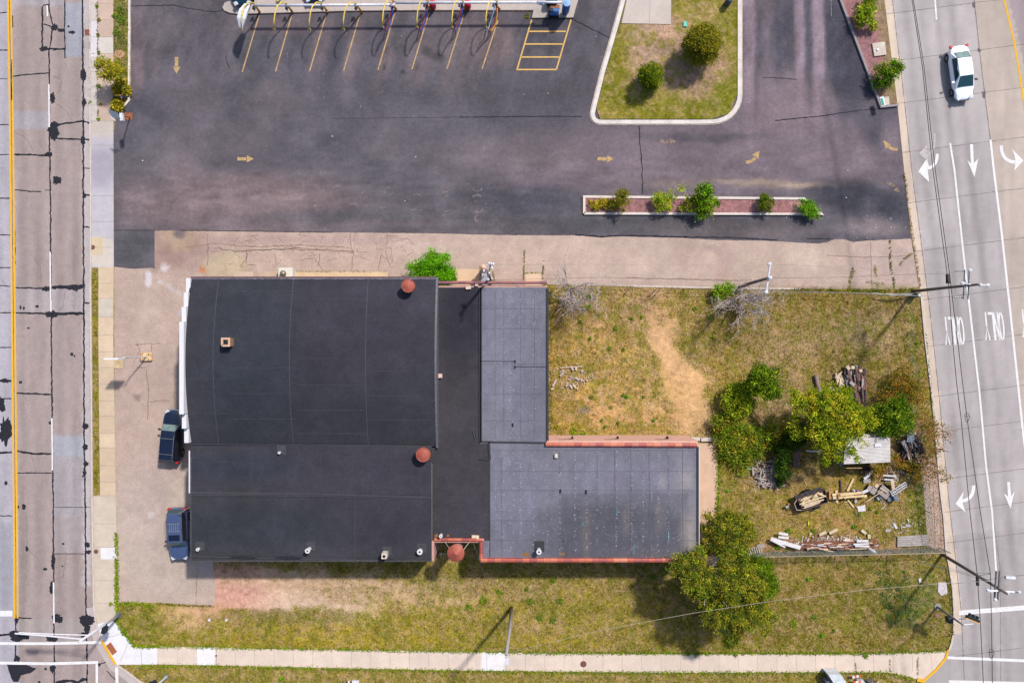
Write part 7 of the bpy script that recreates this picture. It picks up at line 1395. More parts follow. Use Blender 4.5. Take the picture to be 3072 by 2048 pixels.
for u_, v_, r_, p_ in ((292, 20, 5, 'lime'), (298, 61, 5, 'olive'), (296, 107, 4, 'olive'), (297, 260, 7, 'green'), (298, 160, 5, 'olive'), (272, 308, 4, 'lime'), (297, 358, 5, 'lime'), (304, 314, 4, 'brown'), (335, 1809, 6, 'lime'), (354, 1762, 7, 'lime'), (375, 1893, 9, 'green'), (345, 300, 8, 'green'), (360, 30, 12, 'green'), (365, 60, 12, 'green'), (350, 100, 10, 'green'), (345, 50, 8, 'green'),
    (1854, 1268, 6, 'green'), (1815, 1280, 5, 'green'), (1805, 1260, 4, 'green'), (1775, 1190, 7, 'green'), (1870, 1048, 5, 'green'), (1825, 1045, 5, 'green'), (1870, 1185, 6, 'green'), (1832, 1222, 4, 'green'), (1880, 1190, 5, 'bright'), (1930, 1190, 4, 'green'), (1895, 955, 6, 'green'), (1770, 890, 9, 'green'), (1765, 920, 7, 'green'), (1740, 965, 5, 'green'), (1845, 985, 5, 'green'), (1770, 1015, 6, 'green'), (1925, 950, 4, 'green'), (1960, 1260, 4, 'green'), (2290, 960, 6, 'gold'), (2140, 1010, 4, 'lime'), (2130, 950, 10, 'green'), (2085, 925, 6, 'green'), (2580, 1540, 6, 'bright'), (2610, 1525, 5, 'green'), (2630, 1535, 5, 'green'), (2424, 1735, 5, 'bright'), (2570, 1748, 4, 'green'), (2465, 1905, 7, 'bright'), (2500, 1890, 5, 'green'), (2380, 1870, 12, 'lime'), (2440, 1850, 8, 'green'), (2595, 1965, 8, 'green'), (2205, 1962, 6, 'green'), (2090, 1960, 7, 'green'), (2064, 1960, 6, 'green'), (2120, 1960, 5, 'lime'), (845, 2035, 6, 'bright'), (2570, 1350, 5, 'green'), (2600, 1595, 6, 'green'), (2365, 1590, 10, 'green'), (2440, 1590, 8, 'green'), (2330, 1640, 4, 'bright'), (2560, 1580, 6, 'bright'), (2600, 1618, 7, 'green'), (2750, 1030, 5, 'green'), (2180, 1470, 5, 'bright'), (1720, 1295, 14, 'lime'), (1670, 1280, 8, 'gold'), (1750, 1300, 8, 'lime'), (1960, 1730, 10, 'green'), (1660, 1740, 10, 'green'), (1450, 1800, 12, 'lime'), (1500, 1775, 10, 'lime'), (1405, 1820, 10, 'lime'), (1590, 1800, 12, 'green'), (1680, 1800, 12, 'green'), (1620, 1850, 12, 'green'), (1660, 1860, 10, 'green'), (1580, 1765, 6, 'green')): clump(u_, v_, r_ * .9, 'weedg' if p_ == 'green' else p_, int(20 + r_ * 8))
for _ in range(150): u_, v_ = random.uniform(2660, 2760), random.uniform(1710, 1880); u_ += (v_ - 1780) * .25; clump(u_ - 20, v_, 6, 'weedb', 14, .06)
pp = np.concatenate([w_[0] for w_ in W]); cols_ = []; szs = []
for p, pal, sz in W:
    for x in pal: c = PAL[x][rng.randint(len(PAL[x]))]; cols_.append(np.array(c) * rng.uniform(.8, 1.1)); szs.append(sz)
cen = np.c_[(pp[:, 0] - 1536) / S, -(pp[:, 1] - 1024) / S, rng.uniform(.04, .16, len(pp))]
o = leaves_mesh('weeds', cen, 1.2, np.array(szs) * 1.0, lin(np.clip(cols_, 5, 250)) * KA * 1.35, M['leaf'], None, .5); tag(o, 'weeds along the sidewalk edges and pavement cracks', kind='stuff')
# litter
q = MB(); r3 = np.random.RandomState(5)
for i in range(170):
    z_ = .03
    if i < 60: x, y = r3.uniform(1660, 2760), r3.uniform(880, 1290)
    elif i < 95: x, y = r3.uniform(2200, 2780), r3.uniform(1400, 1640)
    elif i < 120: x, y = r3.uniform(400, 2840), r3.uniform(1720, 2046)
    elif i < 150: x, y = r3.uniform(400, 2700), r3.uniform(50, 860)
    else: x, y = r3.uniform(2560, 2720), r3.uniform(640, 720)
    p = P(x, y); s_ = r3.uniform(.03, .09); q.box((p.x, p.y, z_ + .02), (s_, s_ * r3.uniform(.5, 1.4), .03), r3.uniform(0, 3), .8)
tag(q.build('litter', mat('white_litter', C(240, 236, 236), layers=()), origin=(0, 0, 0)), 'scattered white scraps on the ground', kind='stuff')
# ================================================================== YARD OBJECTS
M['lum'] = mat('fresh_lumber', C(242, 214, 166), layers=((3, .12), (20, .08))); M['lumo'] = mat('orange_lumber', C(206, 150, 96), layers=((4, .12),)); M['boardw'] = mat('white_painted_board', C(236, 232, 238), layers=((3, .1), (12, .08))); M['boardg'] = mat('grey_board', C(184, 176, 172), layers=((4, .2),)); M['rusty'] = mat('rotten_red_brown_wood', C(150, 96, 74), layers=((6, .35),)); M['browns'] = mat('old_brown_wood', C(126, 98, 90), layers=((6, .35),)); M['log'] = mat('split_firewood', C(226, 206, 172), layers=((8, .2),)); M['dark'] = mat('dark_scrap', C(70, 62, 66), layers=((4, .4),)); M['cream'] = mat('cream_wood', C(228, 204, 176), layers=((5, .15),))
def board(u0, v0, u1, v1, wd, th, z, mt, label=None, name='board', cat='board', group=None, parent=None, z1=None):
    a = P(u0, v0, z); b = P(u1, v1, z if z1 is None else z1); d = b - a; q = MB(); c = (a + b) / 2; L = d.length; rz = math.atan2(d.y, d.x); ry = -math.asin(max(-1, min(1, d.z / L)))
    q.box(c, (L, wd, th), rz, ry=ry); o = q.build(name, M[mt], parent); bevel(o, min(th, wd) * .12, 1)
    return tag(o, label, cat, group) if label else o
# shed
sp = P(2600, 1350); t = thing('shed', 'small garden shed with a pale ribbed metal roof in the yard', 'shed', (P(2605, 1345).x, P(2605, 1345).y, 0))
q = MB(); A = [P(2531, 1392, 2.25), P(2671, 1386, 2.25), P(2670, 1311, 2.55), P(2563, 1315, 2.55)]; A[3] = P(2535, 1318, 2.55)
n = 18
for i in range(n):
    for j in range(4):
        f0, f1 = (i + j / 4) / n, (i + (j + 1) / 4) / n; h = [0, .035, .035, 0, 0]
        a0 = A[0].lerp(A[3], f0); b0 = A[1].lerp(A[2], f0); a1 = A[0].lerp(A[3], f1); b1 = A[1].lerp(A[2], f1)
        for p, e in ((a0, h[j]), (b0, h[j]), (a1, h[j + 1]), (b1, h[j + 1])): p.z += e
        q.add([a0, b0, b1, a1], [(0, 1, 2, 3)])
rf = q.build('roof', mat('pale_ribbed_metal', C(234, 228, 226), rough=.5, layers=((1.5, .1), (9, .06))), t); q = MB(); p = P(2633, 1334, 2.5); q.box((p.x, p.y, 2.54), (.55, .28, .02), .1); q.build('white_patch', M['whitep'], rf)
q = MB(); B_ = [P(2535, 1318, 2.54), P(2670, 1311, 2.54), P(2632, 1302, 2.2), P(2580, 1301, 2.2)]; q.add([tuple(x) for x in B_], [(0, 1, 2, 3)]); q.build('north_slope', mat('pale_metal_back', C(214, 208, 204), rough=.5), t)
q = MB(); c_ = P(2602, 1350, 2.3); q.box((c_.x - .05, c_.y, 1.05), (3.6, 1.9, 2.1)); q.build('walls', mat('grey_shed_wall', C(150, 140, 134)), t)
q = MB(); q.box((*pz(2556, 1401, 1.2), 1.0), (1.35, .05, 1.3)); tag(q.build('plywood_sheet', mat('tan_plywood', C(208, 172, 118))), 'tan plywood sheet leaning under the south edge of the shed roof', 'plywood')
q = MB()
for i in range(120):
    a = random.uniform(0, 6.28); r_ = random.uniform(.1, .55); p = P(2592, 1400); q.tube([(p.x, p.y - .1, .1), (p.x + r_ * .6 * math.cos(a), p.y - .1 + r_ * .6 * math.sin(a), random.uniform(.4, 1.0)), (p.x + r_ * math.cos(a) * 1.2, p.y - .2 + r_ * math.sin(a) * 1.3, random.uniform(.05, .9))], .018, 3)
tag(q.build('brush_bundle', mat('brown_brush', C(96, 78, 76))), 'dark tangled brush bundle hanging beside the shed plywood', 'brush')
# small white crate rack north of shed
q = MB()
for i in range(6): q.box(P(2627 + i * 3.2, 1293 + i * 1.1, .9), (.05, .3, .06), R(-15))
q.box(P(2636, 1290, .9), (.75, .05, .06), R(-18)); q.box(P(2634, 1299, .9), (.75, .05, .06), R(-18)); tag(q.build('slatted_crate', M['boardw']), 'small white slatted crate behind the shed under the green tree', 'crate')
# brown board, white boards by the thicket
board(2391, 1345, 2388, 1400, .62, .06, .5, 'browns', 'tall brown board leaning in the yard left of the elm', z1=.1)
board(2418, 1352, 2460, 1354, .12, .1, .3, 'boardw', 'thin pale rail lying under the elm tree'); board(2262, 1238, 2294, 1272, .08, .08, .4, 'browns', 'thin brown pole slanting in the left vines', cat='pole')
board(2520, 1393, 2530, 1391, .4, .1, .5, 'boardg', 'grey slatted panel stub at the lower left corner of the shed')
# dark post lying
board(2521, 1440, 2523, 1500, .12, .1, .1, 'dark', 'dark narrow beam lying between the shed shadow and the lumber', cat='beam')
board(2561, 1434, 2542, 1472, .17, .05, .15, 'yellow' if False else 'lum', 'single yellow board lying apart above the lumber stack'); board(2543, 1498, 2561, 1521, .13, .05, .1, 'lum', 'yellow board sticking out below the lumber stack'); board(2509, 1470, 2511, 1507, .2, .06, .12, 'lum', 'short yellow board crossing under the lumber stack')
board(2491, 1472, 2491, 1497, .26, .1, .3, 'lumo', 'brown wide plank block at the left end of the lumber stack')
t = thing('lumber_stack', 'stack of fresh pale lumber laid in two rows on the yard grass', 'lumber', P(2545, 1488))
for i, (a, b_, z, w_) in enumerate((((2496, 1484, 2560, 1482), 0, .45, .22), ((2498, 1493, 2600, 1487), 0, .45, .22), ((2520, 1484, 2594, 1476), 0, .55, .2), ((2530, 1492, 2596, 1487), 0, .55, .14), ((2500, 1488, 2590, 1482), 0, .3, .5))):
    board(*a, w_, .1, z, 'lum', name='plank', parent=t)
board(2586, 1477, 2604, 1470, .24, .06, .6, 'boardw', name='white_plank', parent=t)
for x in (2516, 2536, 2567): board(x, 1480, x, 1497, .12, .07, .52 if x > 2530 else .64, 'lumo', name='cross_block', parent=t)
for lb, u, v, c in (('small purple and white jug beside the lumber stack', 2570, 1472, (160, 130, 190)), ('small white and green jug next to the purple one', 2557, 1470, (220, 226, 214))):
    p = P(u, v); q = MB(); q.lathe((p.x, p.y), [(.12, .02), (.14, .1), (.14, .28), (.05, .34), (.05, .4), (.01, .41)], 14); tag(q.build('jug', mat('jug_%d' % u, C(*c)), smooth=True), lb, 'jug')
smallbox(2564, 1502, 0, (.22, .26, .25), (206, 192, 200), 'small pale box below the lumber stack', 'box', 'box')
q = MB(); q.prism(g2([(2568, 1519), (2594, 1513), (2596, 1531), (2573, 1534), (2573, 1525)]), .03, .09); tag(q.build('white_sheet', M['boardw']), 'flat white panel lying on the grass below the lumber stack', 'panel')
board(2562, 1533, 2572, 1547, .12, .04, .04, 'browns', 'short brown board in the grass below the white panel')
# trailer
t = thing('utility_trailer', 'small black open trailer loaded with pale scrap lumber', 'trailer', P(2440, 1506))
TF = dict(a=P(2392, 1496, .9), b=P(2474, 1468, .9), c=P(2482, 1506, .9), d=P(2408, 1530, .9))
A_, B_, C_, D_ = TF['a'], TF['b'], TF['c'], TF['d']
q = MB(); q.wall([(p.x, p.y) for p in (A_, B_, C_, D_, A_)], .06, .45, .95); q.add([(p.x, p.y, .48) for p in (A_, B_, C_, D_)], [(0, 3, 2, 1), (0, 1, 2, 3)]); q.prism(g2([(2392, 1497), (2384, 1510), (2391, 1528), (2407, 1529)]), .5, .56); q.build('bed', M['dark'], t)
q = MB(); q.tube([P(2392, 1496, .9), P(2383, 1510, .9), P(2390, 1529, .9), P(2408, 1530, .9)], .04, 6); q.build('front_frame', mat('pinkish_rail', C(200, 176, 170)), t)
q = MB(); q.tube([P(2385, 1512, .4), P(2356, 1520, .38)], .035, 6); q.tube([P(2390, 1527, .4), P(2356, 1520, .38)], .035, 6); q.build('drawbar', M['trim'], t)
q = MB()
for a, b_ in ((A_, B_), (B_, C_), (C_, D_), (A_, D_)): q.tube([Vector((a.x, a.y, .98)), Vector((b_.x, b_.y, .98))], .035, 6)
q.build('top_rail', mat('dark_rail', C(110, 90, 84)), t)
for (u, v) in ((2420, 1474), (2448, 1519)):
    q = MB(); c_ = P(u, v, .35); d_ = (B_ - A_).normalized(); nn = Vector((-d_.y, d_.x, 0)); q.tube([Vector((c_.x, c_.y, .35)) - nn * .12, Vector((c_.x, c_.y, .35)) + nn * .12], .36, 18); wh = q.build('wheel', M['tyre'], t)
q = MB(); q.box(P(2400, 1488, .8), (.9, .4, .06), math.atan2(d_.y, d_.x)); q.box(P(2440, 1473, .8), (1.5, .35, .06), math.atan2(d_.y, d_.x)); q.build('fender', M['dark'], t)
q = MB(); q.box(P(2361, 1519, .35), (.3, .18, .16), .4); q.build('coupler', mat('silver_coupler', C(200, 205, 200), metal=.4), t)
q = MB(); r4 = random.Random(3)
for i in range(9): f = i / 8; a = A_.lerp(D_, .12 + f * .8); b_ = B_.lerp(C_, .12 + f * .8); a = a.lerp(b_, .04 + r4.random() * .1); b_ = b_.lerp(a, .04 + r4.random() * .3); d_ = b_ - a; q.box(((a.x + b_.x) / 2, (a.y + b_.y) / 2, .62 + r4.random() * .1), (d_.length, .13, .05), math.atan2(d_.y, d_.x) + r4.gauss(0, .03))
q.build('plank_load', M['cream'], t)
q = MB()
for a, b_ in (((2405, 1513, .9), (2452, 1485, 1.0)), ((2402, 1500, .9), (2420, 1489, 1.0)), ((2398, 1512, .95), (2478, 1487, 1.0)), ((2452, 1476, 1.0), (2476, 1488, 1.0)), ((2430, 1498, .9), (2454, 1477, 1.0)), ((2404, 1512, .9), (2420, 1488, .95))): a, b_ = P(*a), P(*b_); d_ = b_ - a; q.box((a + b_) / 2, (d_.length, .11, .06), math.atan2(d_.y, d_.x))
q.build('loose_slats', M['lum'], t)
smallbox(2364, 1511, 0, (.22, .22, .3), (200, 130, 90), 'small orange brown block at the trailer tongue', 'block', 'block')
# furniture junk
t = thing('discarded_dresser', 'grey slatted dresser lying among the junk right of the lumber', 'dresser', P(2650, 1478)); 
q = MB(); c_ = P(2650, 1474, .4); an = R(-38); q.box((c_.x, c_.y, .3), (1.0, .7, .6), an); q.build('body', M['browns'], t)
for i in range(5): q = MB(); k_ = (i - 2) * .17; q.box((c_.x + k_ * math.sin(-an) * 1.0, c_.y - 0 + k_ * math.cos(an), .62), (1.02, .14, .03), an); q.build('slat', M['boardg'] if i != 1 else mat('pink_slat', C(206, 172, 164)), t)
q = MB(); q.box(P(2618, 1470, .3), (.45, .6, .5), R(-32)); q.box(P(2609, 1464, .45), (.4, .5, .06), R(-32)); bevel(tag(q.build('cabinet', mat('charcoal_pale_cabinet', C(186, 176, 170))), 'grey cabinet tipped beside the right end of the lumber', 'cabinet'), .02)
q = MB(); q.box(P(2605, 1465, .25), (.42, .62, .3), R(-32)); tag(q.build('dark_box', M['dark']), 'dark open box left of the tipped grey cabinet', 'box')
board(2599, 1504, 2654, 1468, .06, .06, .75, 'cream', 'long thin pale pole laid slanting over the grey dresser', cat='pole')
board(2640, 1462, 2665, 1478, .07, .05, .8, 'cream', 'thin cream strip along the upper side of the grey dresser'); board(2626, 1453, 2634, 1460, .34, .1, .6, 'cream', 'pair of short cream blocks above the grey dresser')
t = thing('picture_window', 'white framed old window propped on the junk', 'window frame', P(2696, 1464)); a, b_, c_, d_ = (P(*x) for x in ((2671, 1475, .8), (2716, 1446, .9), (2720, 1459, .7), (2677, 1487, .6)))
q = MB()
for p, r_ in ((a, b_), (d_, c_), (a, d_), (b_, c_), (a.lerp(d_, .5), b_.lerp(c_, .5)), (a.lerp(b_, .35), d_.lerp(c_, .35)), (a.lerp(b_, .7), d_.lerp(c_, .7))): q.tube([p, r_], .045, 4)
q.build('frame', M['boardw'], t); q = MB(); q.add([tuple(x - Vector((0, 0, .02))) for x in (a, b_, c_, d_)], [(0, 1, 2, 3)]); q.build('pane', mat('dull_glass', C(120, 116, 110), rough=.2), t)
board(2676, 1440, 2682, 1478, .28, .06, .7, 'cream', 'cream upright board behind the old window frame'); 
q = MB(); q.box(P(2684, 1492, .4), (.34, .5, .5), R(20)); q.box(P(2671, 1493, .35), (.5, .55, .03), R(6)); tag(q.build('metal_case', mat('blue_grey_case', C(130, 140, 156))), 'blue grey open metal case at the bottom of the junk heap', 'case')
q = MB(); q.wall(g2([(2654, 1453), (2671, 1455), (2672, 1480), (2658, 1472)]), .06, .1, .5); tag(q.build('empty_drawer', M['dark']), 'empty dark drawer behind the cream upright board', 'drawer')
q = MB(); q.box(P(2636, 1492, .2), (.4, .3, .3), R(30)); q.box(P(2640, 1488, .3), (.15, .4, .3), R(30)); tag(q.build('appliance', mat('pale_grey_box', C(170, 172, 176))), 'small grey appliance on the grass below the dresser', 'appliance')
board(2592, 1436, 2618, 1413, .26, .1, .4, 'boardw', 'white board slab right of the shed shadow'); board(2590, 1444, 2612, 1440, .35, .05, .12, 'boardg', 'grey warped panel below the white slab')
board(2647, 1425, 2688, 1428, .16, .08, .4, 'boardw', 'upper white beam of the broken frame above the junk'); board(2652, 1437, 2680, 1439, .14, .08, .3, 'boardw', 'lower chipped white beam above the junk'); board(2685, 1426, 2687, 1438, .2, .08, .35, 'boardg', 'short grey upright at the right end of the white beams')
q = MB(); q.prism(g2([(2656, 1402), (2662, 1394), (2672, 1396), (2674, 1408), (2676, 1416), (2660, 1418), (2655, 1412)]), .02, .12); tag(q.build('stone_slab', mat('orange_stone', C(220, 172, 136))), 'pinkish orange stone slab below the right end of the shed', 'stone')
q = MB(); q.prism(g2([(2710, 1396), (2718, 1392), (2725, 1400), (2718, 1406), (2712, 1404)]), .5, .56); tag(q.build('clay_tile', mat('salmon_tile', C(206, 136, 116))), 'salmon clay tile among the orange leaves', 'tile')
q = MB(); q.prism(g2([(2672, 1388), (2679, 1386), (2684, 1399), (2678, 1397)]), .3, .4); tag(q.build('metal_scrap', M['boardg']), 'bent grey metal scrap at the shed lower right corner', 'scrap')
def heap(name, label, cat, region, n, lr, wr, ang, mats, h=.6, seed=1, th=(.03, .07)):
    r_ = random.Random(seed); parts = {}
    t = thing(name, label, cat, P(sum(p[0] for p in region) / len(region), sum(p[1] for p in region) / len(region)))
    xs = [p[0] for p in region]; ys = [p[1] for p in region]; k_ = 0
    while k_ < n:
        x, y = r_.uniform(min(xs), max(xs)), r_.uniform(min(ys), max(ys))
        if not inside(np.array([x]), np.array([y]), region)[0]: continue
        k_ += 1; mt = r_.choice(mats); q = parts.setdefault(mt, MB()); p = P(x, y); z = r_.uniform(.05, h)
        q.box((p.x, p.y, z), (r_.uniform(*lr), r_.uniform(*wr), r_.uniform(*th)), R(ang[0] + r_.gauss(0, ang[1])), ry=r_.gauss(0, .08))
    for mt, q in parts.items(): q.build({'boardw': 'white_pieces', 'rusty': 'rotten_pieces', 'cream': 'cream_pieces', 'dark': 'dark_pieces', 'browns': 'brown_pieces', 'boardg': 'grey_pieces', 'log': 'split_pieces', 'deadwood': 'bleached_sticks', 'lumo': 'orange_pieces'}[mt], M[mt], t)
    return t
heap('scrap_heap', 'dark scrap wood heap between the shed and the red shrub', 'scrap heap', [(2716, 1310), (2740, 1305), (2758, 1345), (2768, 1372), (2755, 1390), (2716, 1382), (2695, 1352)], 170, (.4, 1.7), (.05, .16), (105, 22), ['dark', 'browns', 'boardg', 'dark', 'browns'], .8, 2)
board(2709, 1322, 2738, 1388, .35, .05, .9, 'boardg', 'long grey green sheet strip on top of the dark scrap heap', z1=.3); q = MB(); q.box(P(2732, 1315, 1.0), (.6, .7, .04), R(-10)); tag(q.build('corrugated_sheet', mat('pale_blue_sheet', C(186, 196, 212), metal=.3)), 'pale blue corrugated sheet at the top of the dark scrap heap', 'metal sheet')
heap('scrap_heap', 'low heap of pale grey sticks and debris left of the trailer', 'debris heap', [(2262, 1385), (2330, 1378), (2345, 1425), (2350, 1455), (2290, 1462), (2256, 1420)], 260, (.15, .8), (.03, .08), (20, 60), ['deadwood', 'boardg', 'browns', 'deadwood', 'cream'], .3, 4, (.02, .04))
board(2258, 1402, 2260, 1425, .16, .1, .25, 'boardg', 'short grey post at the left of the stick heap', cat='post'); board(2284, 1410, 2279, 1434, .12, .1, .35, 'boardg', 'upright grey frame side in the stick heap', cat='post'); board(2284, 1411, 2318, 1414, .07, .07, .35, 'boardg', 'top bar of the grey frame in the stick heap', cat='bar'); board(2274, 1434, 2312, 1441, .1, .06, .3, 'deadwood', 'pale lower bar across the stick heap', cat='bar')
q = MB(); q.prism(g2(blot(2246, 1401, 8, 6, 20, 3, 12)), .05, .2); tag(q.build('plastic_bag', M['boardw']), 'crumpled white plastic bag at the upper left of the stick heap', 'bag'); q = MB(); q.prism(g2(blot(2262, 1339, 6, 3, -20, 3, 10)), .5, .6); tag(q.build('plastic_scrap', M['boardw']), 'white scrap lying in the vines', 'scrap')
heap('firewood_stack', 'old dark weathered firewood and slab stack in the yard', 'wood stack', [(2530, 1112), (2560, 1108), (2588, 1112), (2594, 1160), (2597, 1195), (2570, 1200), (2545, 1180), (2530, 1150)], 150, (.5, 1.5), (.08, .2), (97, 8), ['browns', 'boardg', 'browns', 'dark', 'rusty'], .7, 6, (.05, .1))
heap('firewood_stack', 'pale split firewood leaning on the left of the dark wood stack', 'wood stack', [(2502, 1128), (2515, 1120), (2530, 1140), (2528, 1162), (2510, 1158)], 22, (.4, .8), (.1, .16), (110, 25), ['log', 'cream', 'log'], .4, 8, (.06, .12))
for lb, a in (('pale split log at the top left of the dark wood stack', (2540, 1098, 2548, 1108)), ('square pale log at the top of the dark wood stack', (2553, 1101, 2563, 1103)), ('pale log at the top right corner of the dark wood stack', (2580, 1108, 2583, 1116)), ('pale log lying apart beside the elm crown', (2485, 1164, 2504, 1167)), ('grey block lying in the middle of the dark wood stack', (2550, 1145, 2562, 1156))): board(*a, .28, .14, .75 if 'apart' not in lb else .1, 'log' if 'grey' not in lb else 'boardg', lb, 'split_log', 'log')
t = MB(); t.tube([P(2448, 1124, .25), P(2453, 1155, .26), P(2462, 1185, .25), P(2468, 1205, .22)], [.17, .19, .17, .14], 10); tag(t.build('fallen_log', mat('grey_log', C(150, 130, 124), layers=((9, .25),)), smooth=True), 'long grey fallen log lying alone left of the dark wood stack', 'log')
for i, (a, lb) in enumerate((((1680, 1103, 1748, 1099), 'longest thin stick of the scattered logs in the left yard'), ((1680, 1128, 1692, 1115), 'slanting grey log end below the long stick'), ((1711, 1098, 1720, 1111), 'chunky log above the long stick'), ((1727, 1099, 1728, 1110), 'small upright log at the right of the chunky one'), ((1744, 1115, 1751, 1111), 'small stub at the right end of the long stick'), ((1658, 1158, 1669, 1138), 'grey log nearest the roof edge in the left yard'), ((1654, 1168, 1662, 1163), 'short log stub under the one nearest the roof'), ((1698, 1159, 1703, 1147), 'upright log in the lower middle of the scattered logs'), ((1709, 1154, 1716, 1165), 'left of two parallel lower logs'), ((1718, 1153, 1727, 1163), 'right of two parallel lower logs'), ((1725, 1133, 1738, 1139), 'longer pale log at the right of the scattered logs'), ((1742, 1141, 1750, 1140), 'short pale log next to the longer pale one'), ((1759, 1142, 1763, 1139), 'smallest log at the far right of the scattered logs'))):
    q = MB(); q.tube([P(a[0], a[1], .1), P(a[2], a[3], .12)], [.05 if i == 0 else .11] * 2, 7); tag(q.build('log', M['deadwood'] if i % 3 else M['cream']), lb, 'log', 'scattered logs in the left yard')
# white board heap along the fence
heap('board_heap', 'long heap of rotten red brown and white boards along the south fence', 'board heap', [(2400, 1628), (2460, 1622), (2520, 1622), (2600, 1618), (2612, 1640), (2500, 1645), (2420, 1646)], 190, (.5, 2.4), (.04, .12), (2, 7), ['rusty', 'rusty', 'boardw', 'cream', 'rusty', 'browns'], .45, 11)
for i, (a, w_, lb) in enumerate((((2312, 1614, 2402, 1641), .26, 'upper of the long white boards at the left end of the board heap'), ((2318, 1620, 2400, 1645), .2, 'second of the long white boards at the left end of the board heap'), ((2311, 1618, 2356, 1641), .14, 'short lower white board of the left fan'), ((2336, 1598, 2364, 1603), .22, 'white board above the fan near its left end'), ((2335, 1610, 2366, 1613), .2, 'pinkish white board above the fan'), ((2570, 1622, 2605, 1622), .22, 'upper white board at the right end of the board heap'), ((2560, 1632, 2606, 1630), .14, 'middle white board at the right end of the board heap'), ((2565, 1637, 2608, 1638), .16, 'lower white board at the right end of the board heap'))): board(*a, w_, .05, .5 + .02 * i, 'boardw', lb)
for a, lb in (((2457, 1604, 2478, 1594), 'left cream block above the board heap'), ((2487, 1599, 2512, 1587), 'largest cream block above the board heap'), ((2583, 1589, 2598, 1600), 'slanting cream block at the upper right of the board heap'), ((2606, 1602, 2607, 1615), 'upright cream block right of the board heap'), ((2428, 1602, 2434, 1597), 'tiny cream block left above the board heap'), ((2533, 1616, 2549, 1620), 'pale pink block lying on the board heap')): board(*a, .26 if 'tiny' not in lb else .14, .16, .12, 'cream', lb, 'wood_block', 'block')
for i in range(5): board(2692, 1611 + i * 6.4, 2784, 1606 + i * 6.6, .17, .05, .12 + i * .01, 'boardg', ['topmost', 'second', 'third', 'fourth', 'lowest'][i] + ' of the five grey planks stacked flat in the yard corner', 'plank', 'plank', 'grey planks in the yard corner')
for i, (u, v, lb) in enumerate(((2253, 1652, 'x'),)):
    t = thing('wooden_pallet', 'weathered pallet pieces under the tree at the west end of the chain link fence', 'pallet', P(2262, 1652))
    for k_ in range(7): board(2240 + k_ * 7, 1640, 2250 + k_ * 6.4, 1668, .1, .04, .3, 'boardg', name='slat', parent=t)
    board(2214, 1667, 2284, 1668, .1, .05, .22, 'boardw', name='rail', parent=t)
board(2680, 1567, 2690, 1585, .2, .04, .05, 'boardw', 'white board scrap on the grass above the grey planks'); 
q = MB(); q.prism(g2(blot(2723, 1575, 9, 5, 10, 2, 14)), .02, .1); tag(q.build('debris_scrap', M['boardg']), 'grey scrap on the grass above the grey planks', 'scrap'); q = MB(); q.prism(g2(blot(2662, 1590, 9, 5, 0, 4, 14)), .02, .1); tag(q.build('debris_scrap', M['boardg']), 'grey scrap left of the white board scrap', 'scrap')
q = MB(); q.prism(g2(blot(2281, 1636, 14, 6, 0, 6, 16)), .02, .12); tag(q.build('flat_stone', mat('grey_stone', C(178, 166, 158))), 'flat grey stone left of the white board fan', 'stone')
q = MB(); q.prism(g2(blot(2424, 1568, 2.4, 8, 5, 6, 10)), .05, .14); tag(q.build('yellow_glove', mat('yellow_cloth', C(226, 220, 50))), 'small yellow cloth on the grass below the trailer', 'cloth')
q = MB(); q.tube([P(2606, 1644, .6), P(2618, 1652, .8), P(2628, 1658, .7)], [.1, .18, .1], 9); tag(q.build('plastic_sheet', mat('silvery_plastic', C(206, 210, 220), rough=.3)), 'silvery plastic bundle hanging on the chain link fence', 'plastic')
# lawn corner items
q = MB(); q.prism(g2([(2813, 1746), (2838, 1745), (2841, 1778), (2822, 1786), (2812, 1772)]), .02, .08); tag(bevel(q.build('broken_slab', mat('pale_slab', C(220, 212, 216), layers=((5, .15),))), .02), 'pale broken concrete slab in the lawn beside the right road', 'slab')
q = MB(); q.prism(g2([(2754, 1734), (2762, 1731), (2763, 1744), (2756, 1746)]), .02, .1); tag(q.build('white_block', mat('offwhite_block', C(226, 218, 210))), 'small white block in the lawn under the long pale wire', 'block')
for u, lb in ((628, 'left of two small pale caps in the lawn below the tan lot'), (680, 'right of two small pale caps in the lawn below the pink soil')): q = MB(); q.cyl(pz(u, 1858, 0), .11, 0, .1, 14); tag(q.build('valve_cover', M['boardw']), lb, 'cap')
# bottom edge
t = thing('utility_cabinet', 'white and blue grey utility cabinet at the bottom edge right of centre', 'cabinet', P(2510, 2040)); q = MB(); a, b_ = P(2485, 2022, 1.4), P(2540, 2075, 1.4); q.prism([(P(2485, 2022, 1.4).x, P(2485, 2022, 1.4).y), (P(2523, 2022, 1.4).x, P(2523, 2022, 1.4).y), (P(2538, 2044, 1.4).x, P(2538, 2044, 1.4).y), (P(2538, 2080, 1.4).x, P(2538, 2080, 1.4).y), (P(2500, 2080, 1.4).x, P(2500, 2080, 1.4).y), (P(2500, 2046, 1.4).x, P(2500, 2046, 1.4).y)], .1, 1.4)
q.build('body', mat('pale_cabinet', C(226, 232, 240), rough=.5), t); q = MB(); q.box(P(2481, 2045, .7), (.25, .5, .9), R(30)); q.build('side_box', mat('blue_grey', C(110, 130, 150)), t)
t = thing('barricade', 'orange and white striped barricade lying at the bottom edge beside the cabinet', 'barricade', P(2575, 2036))
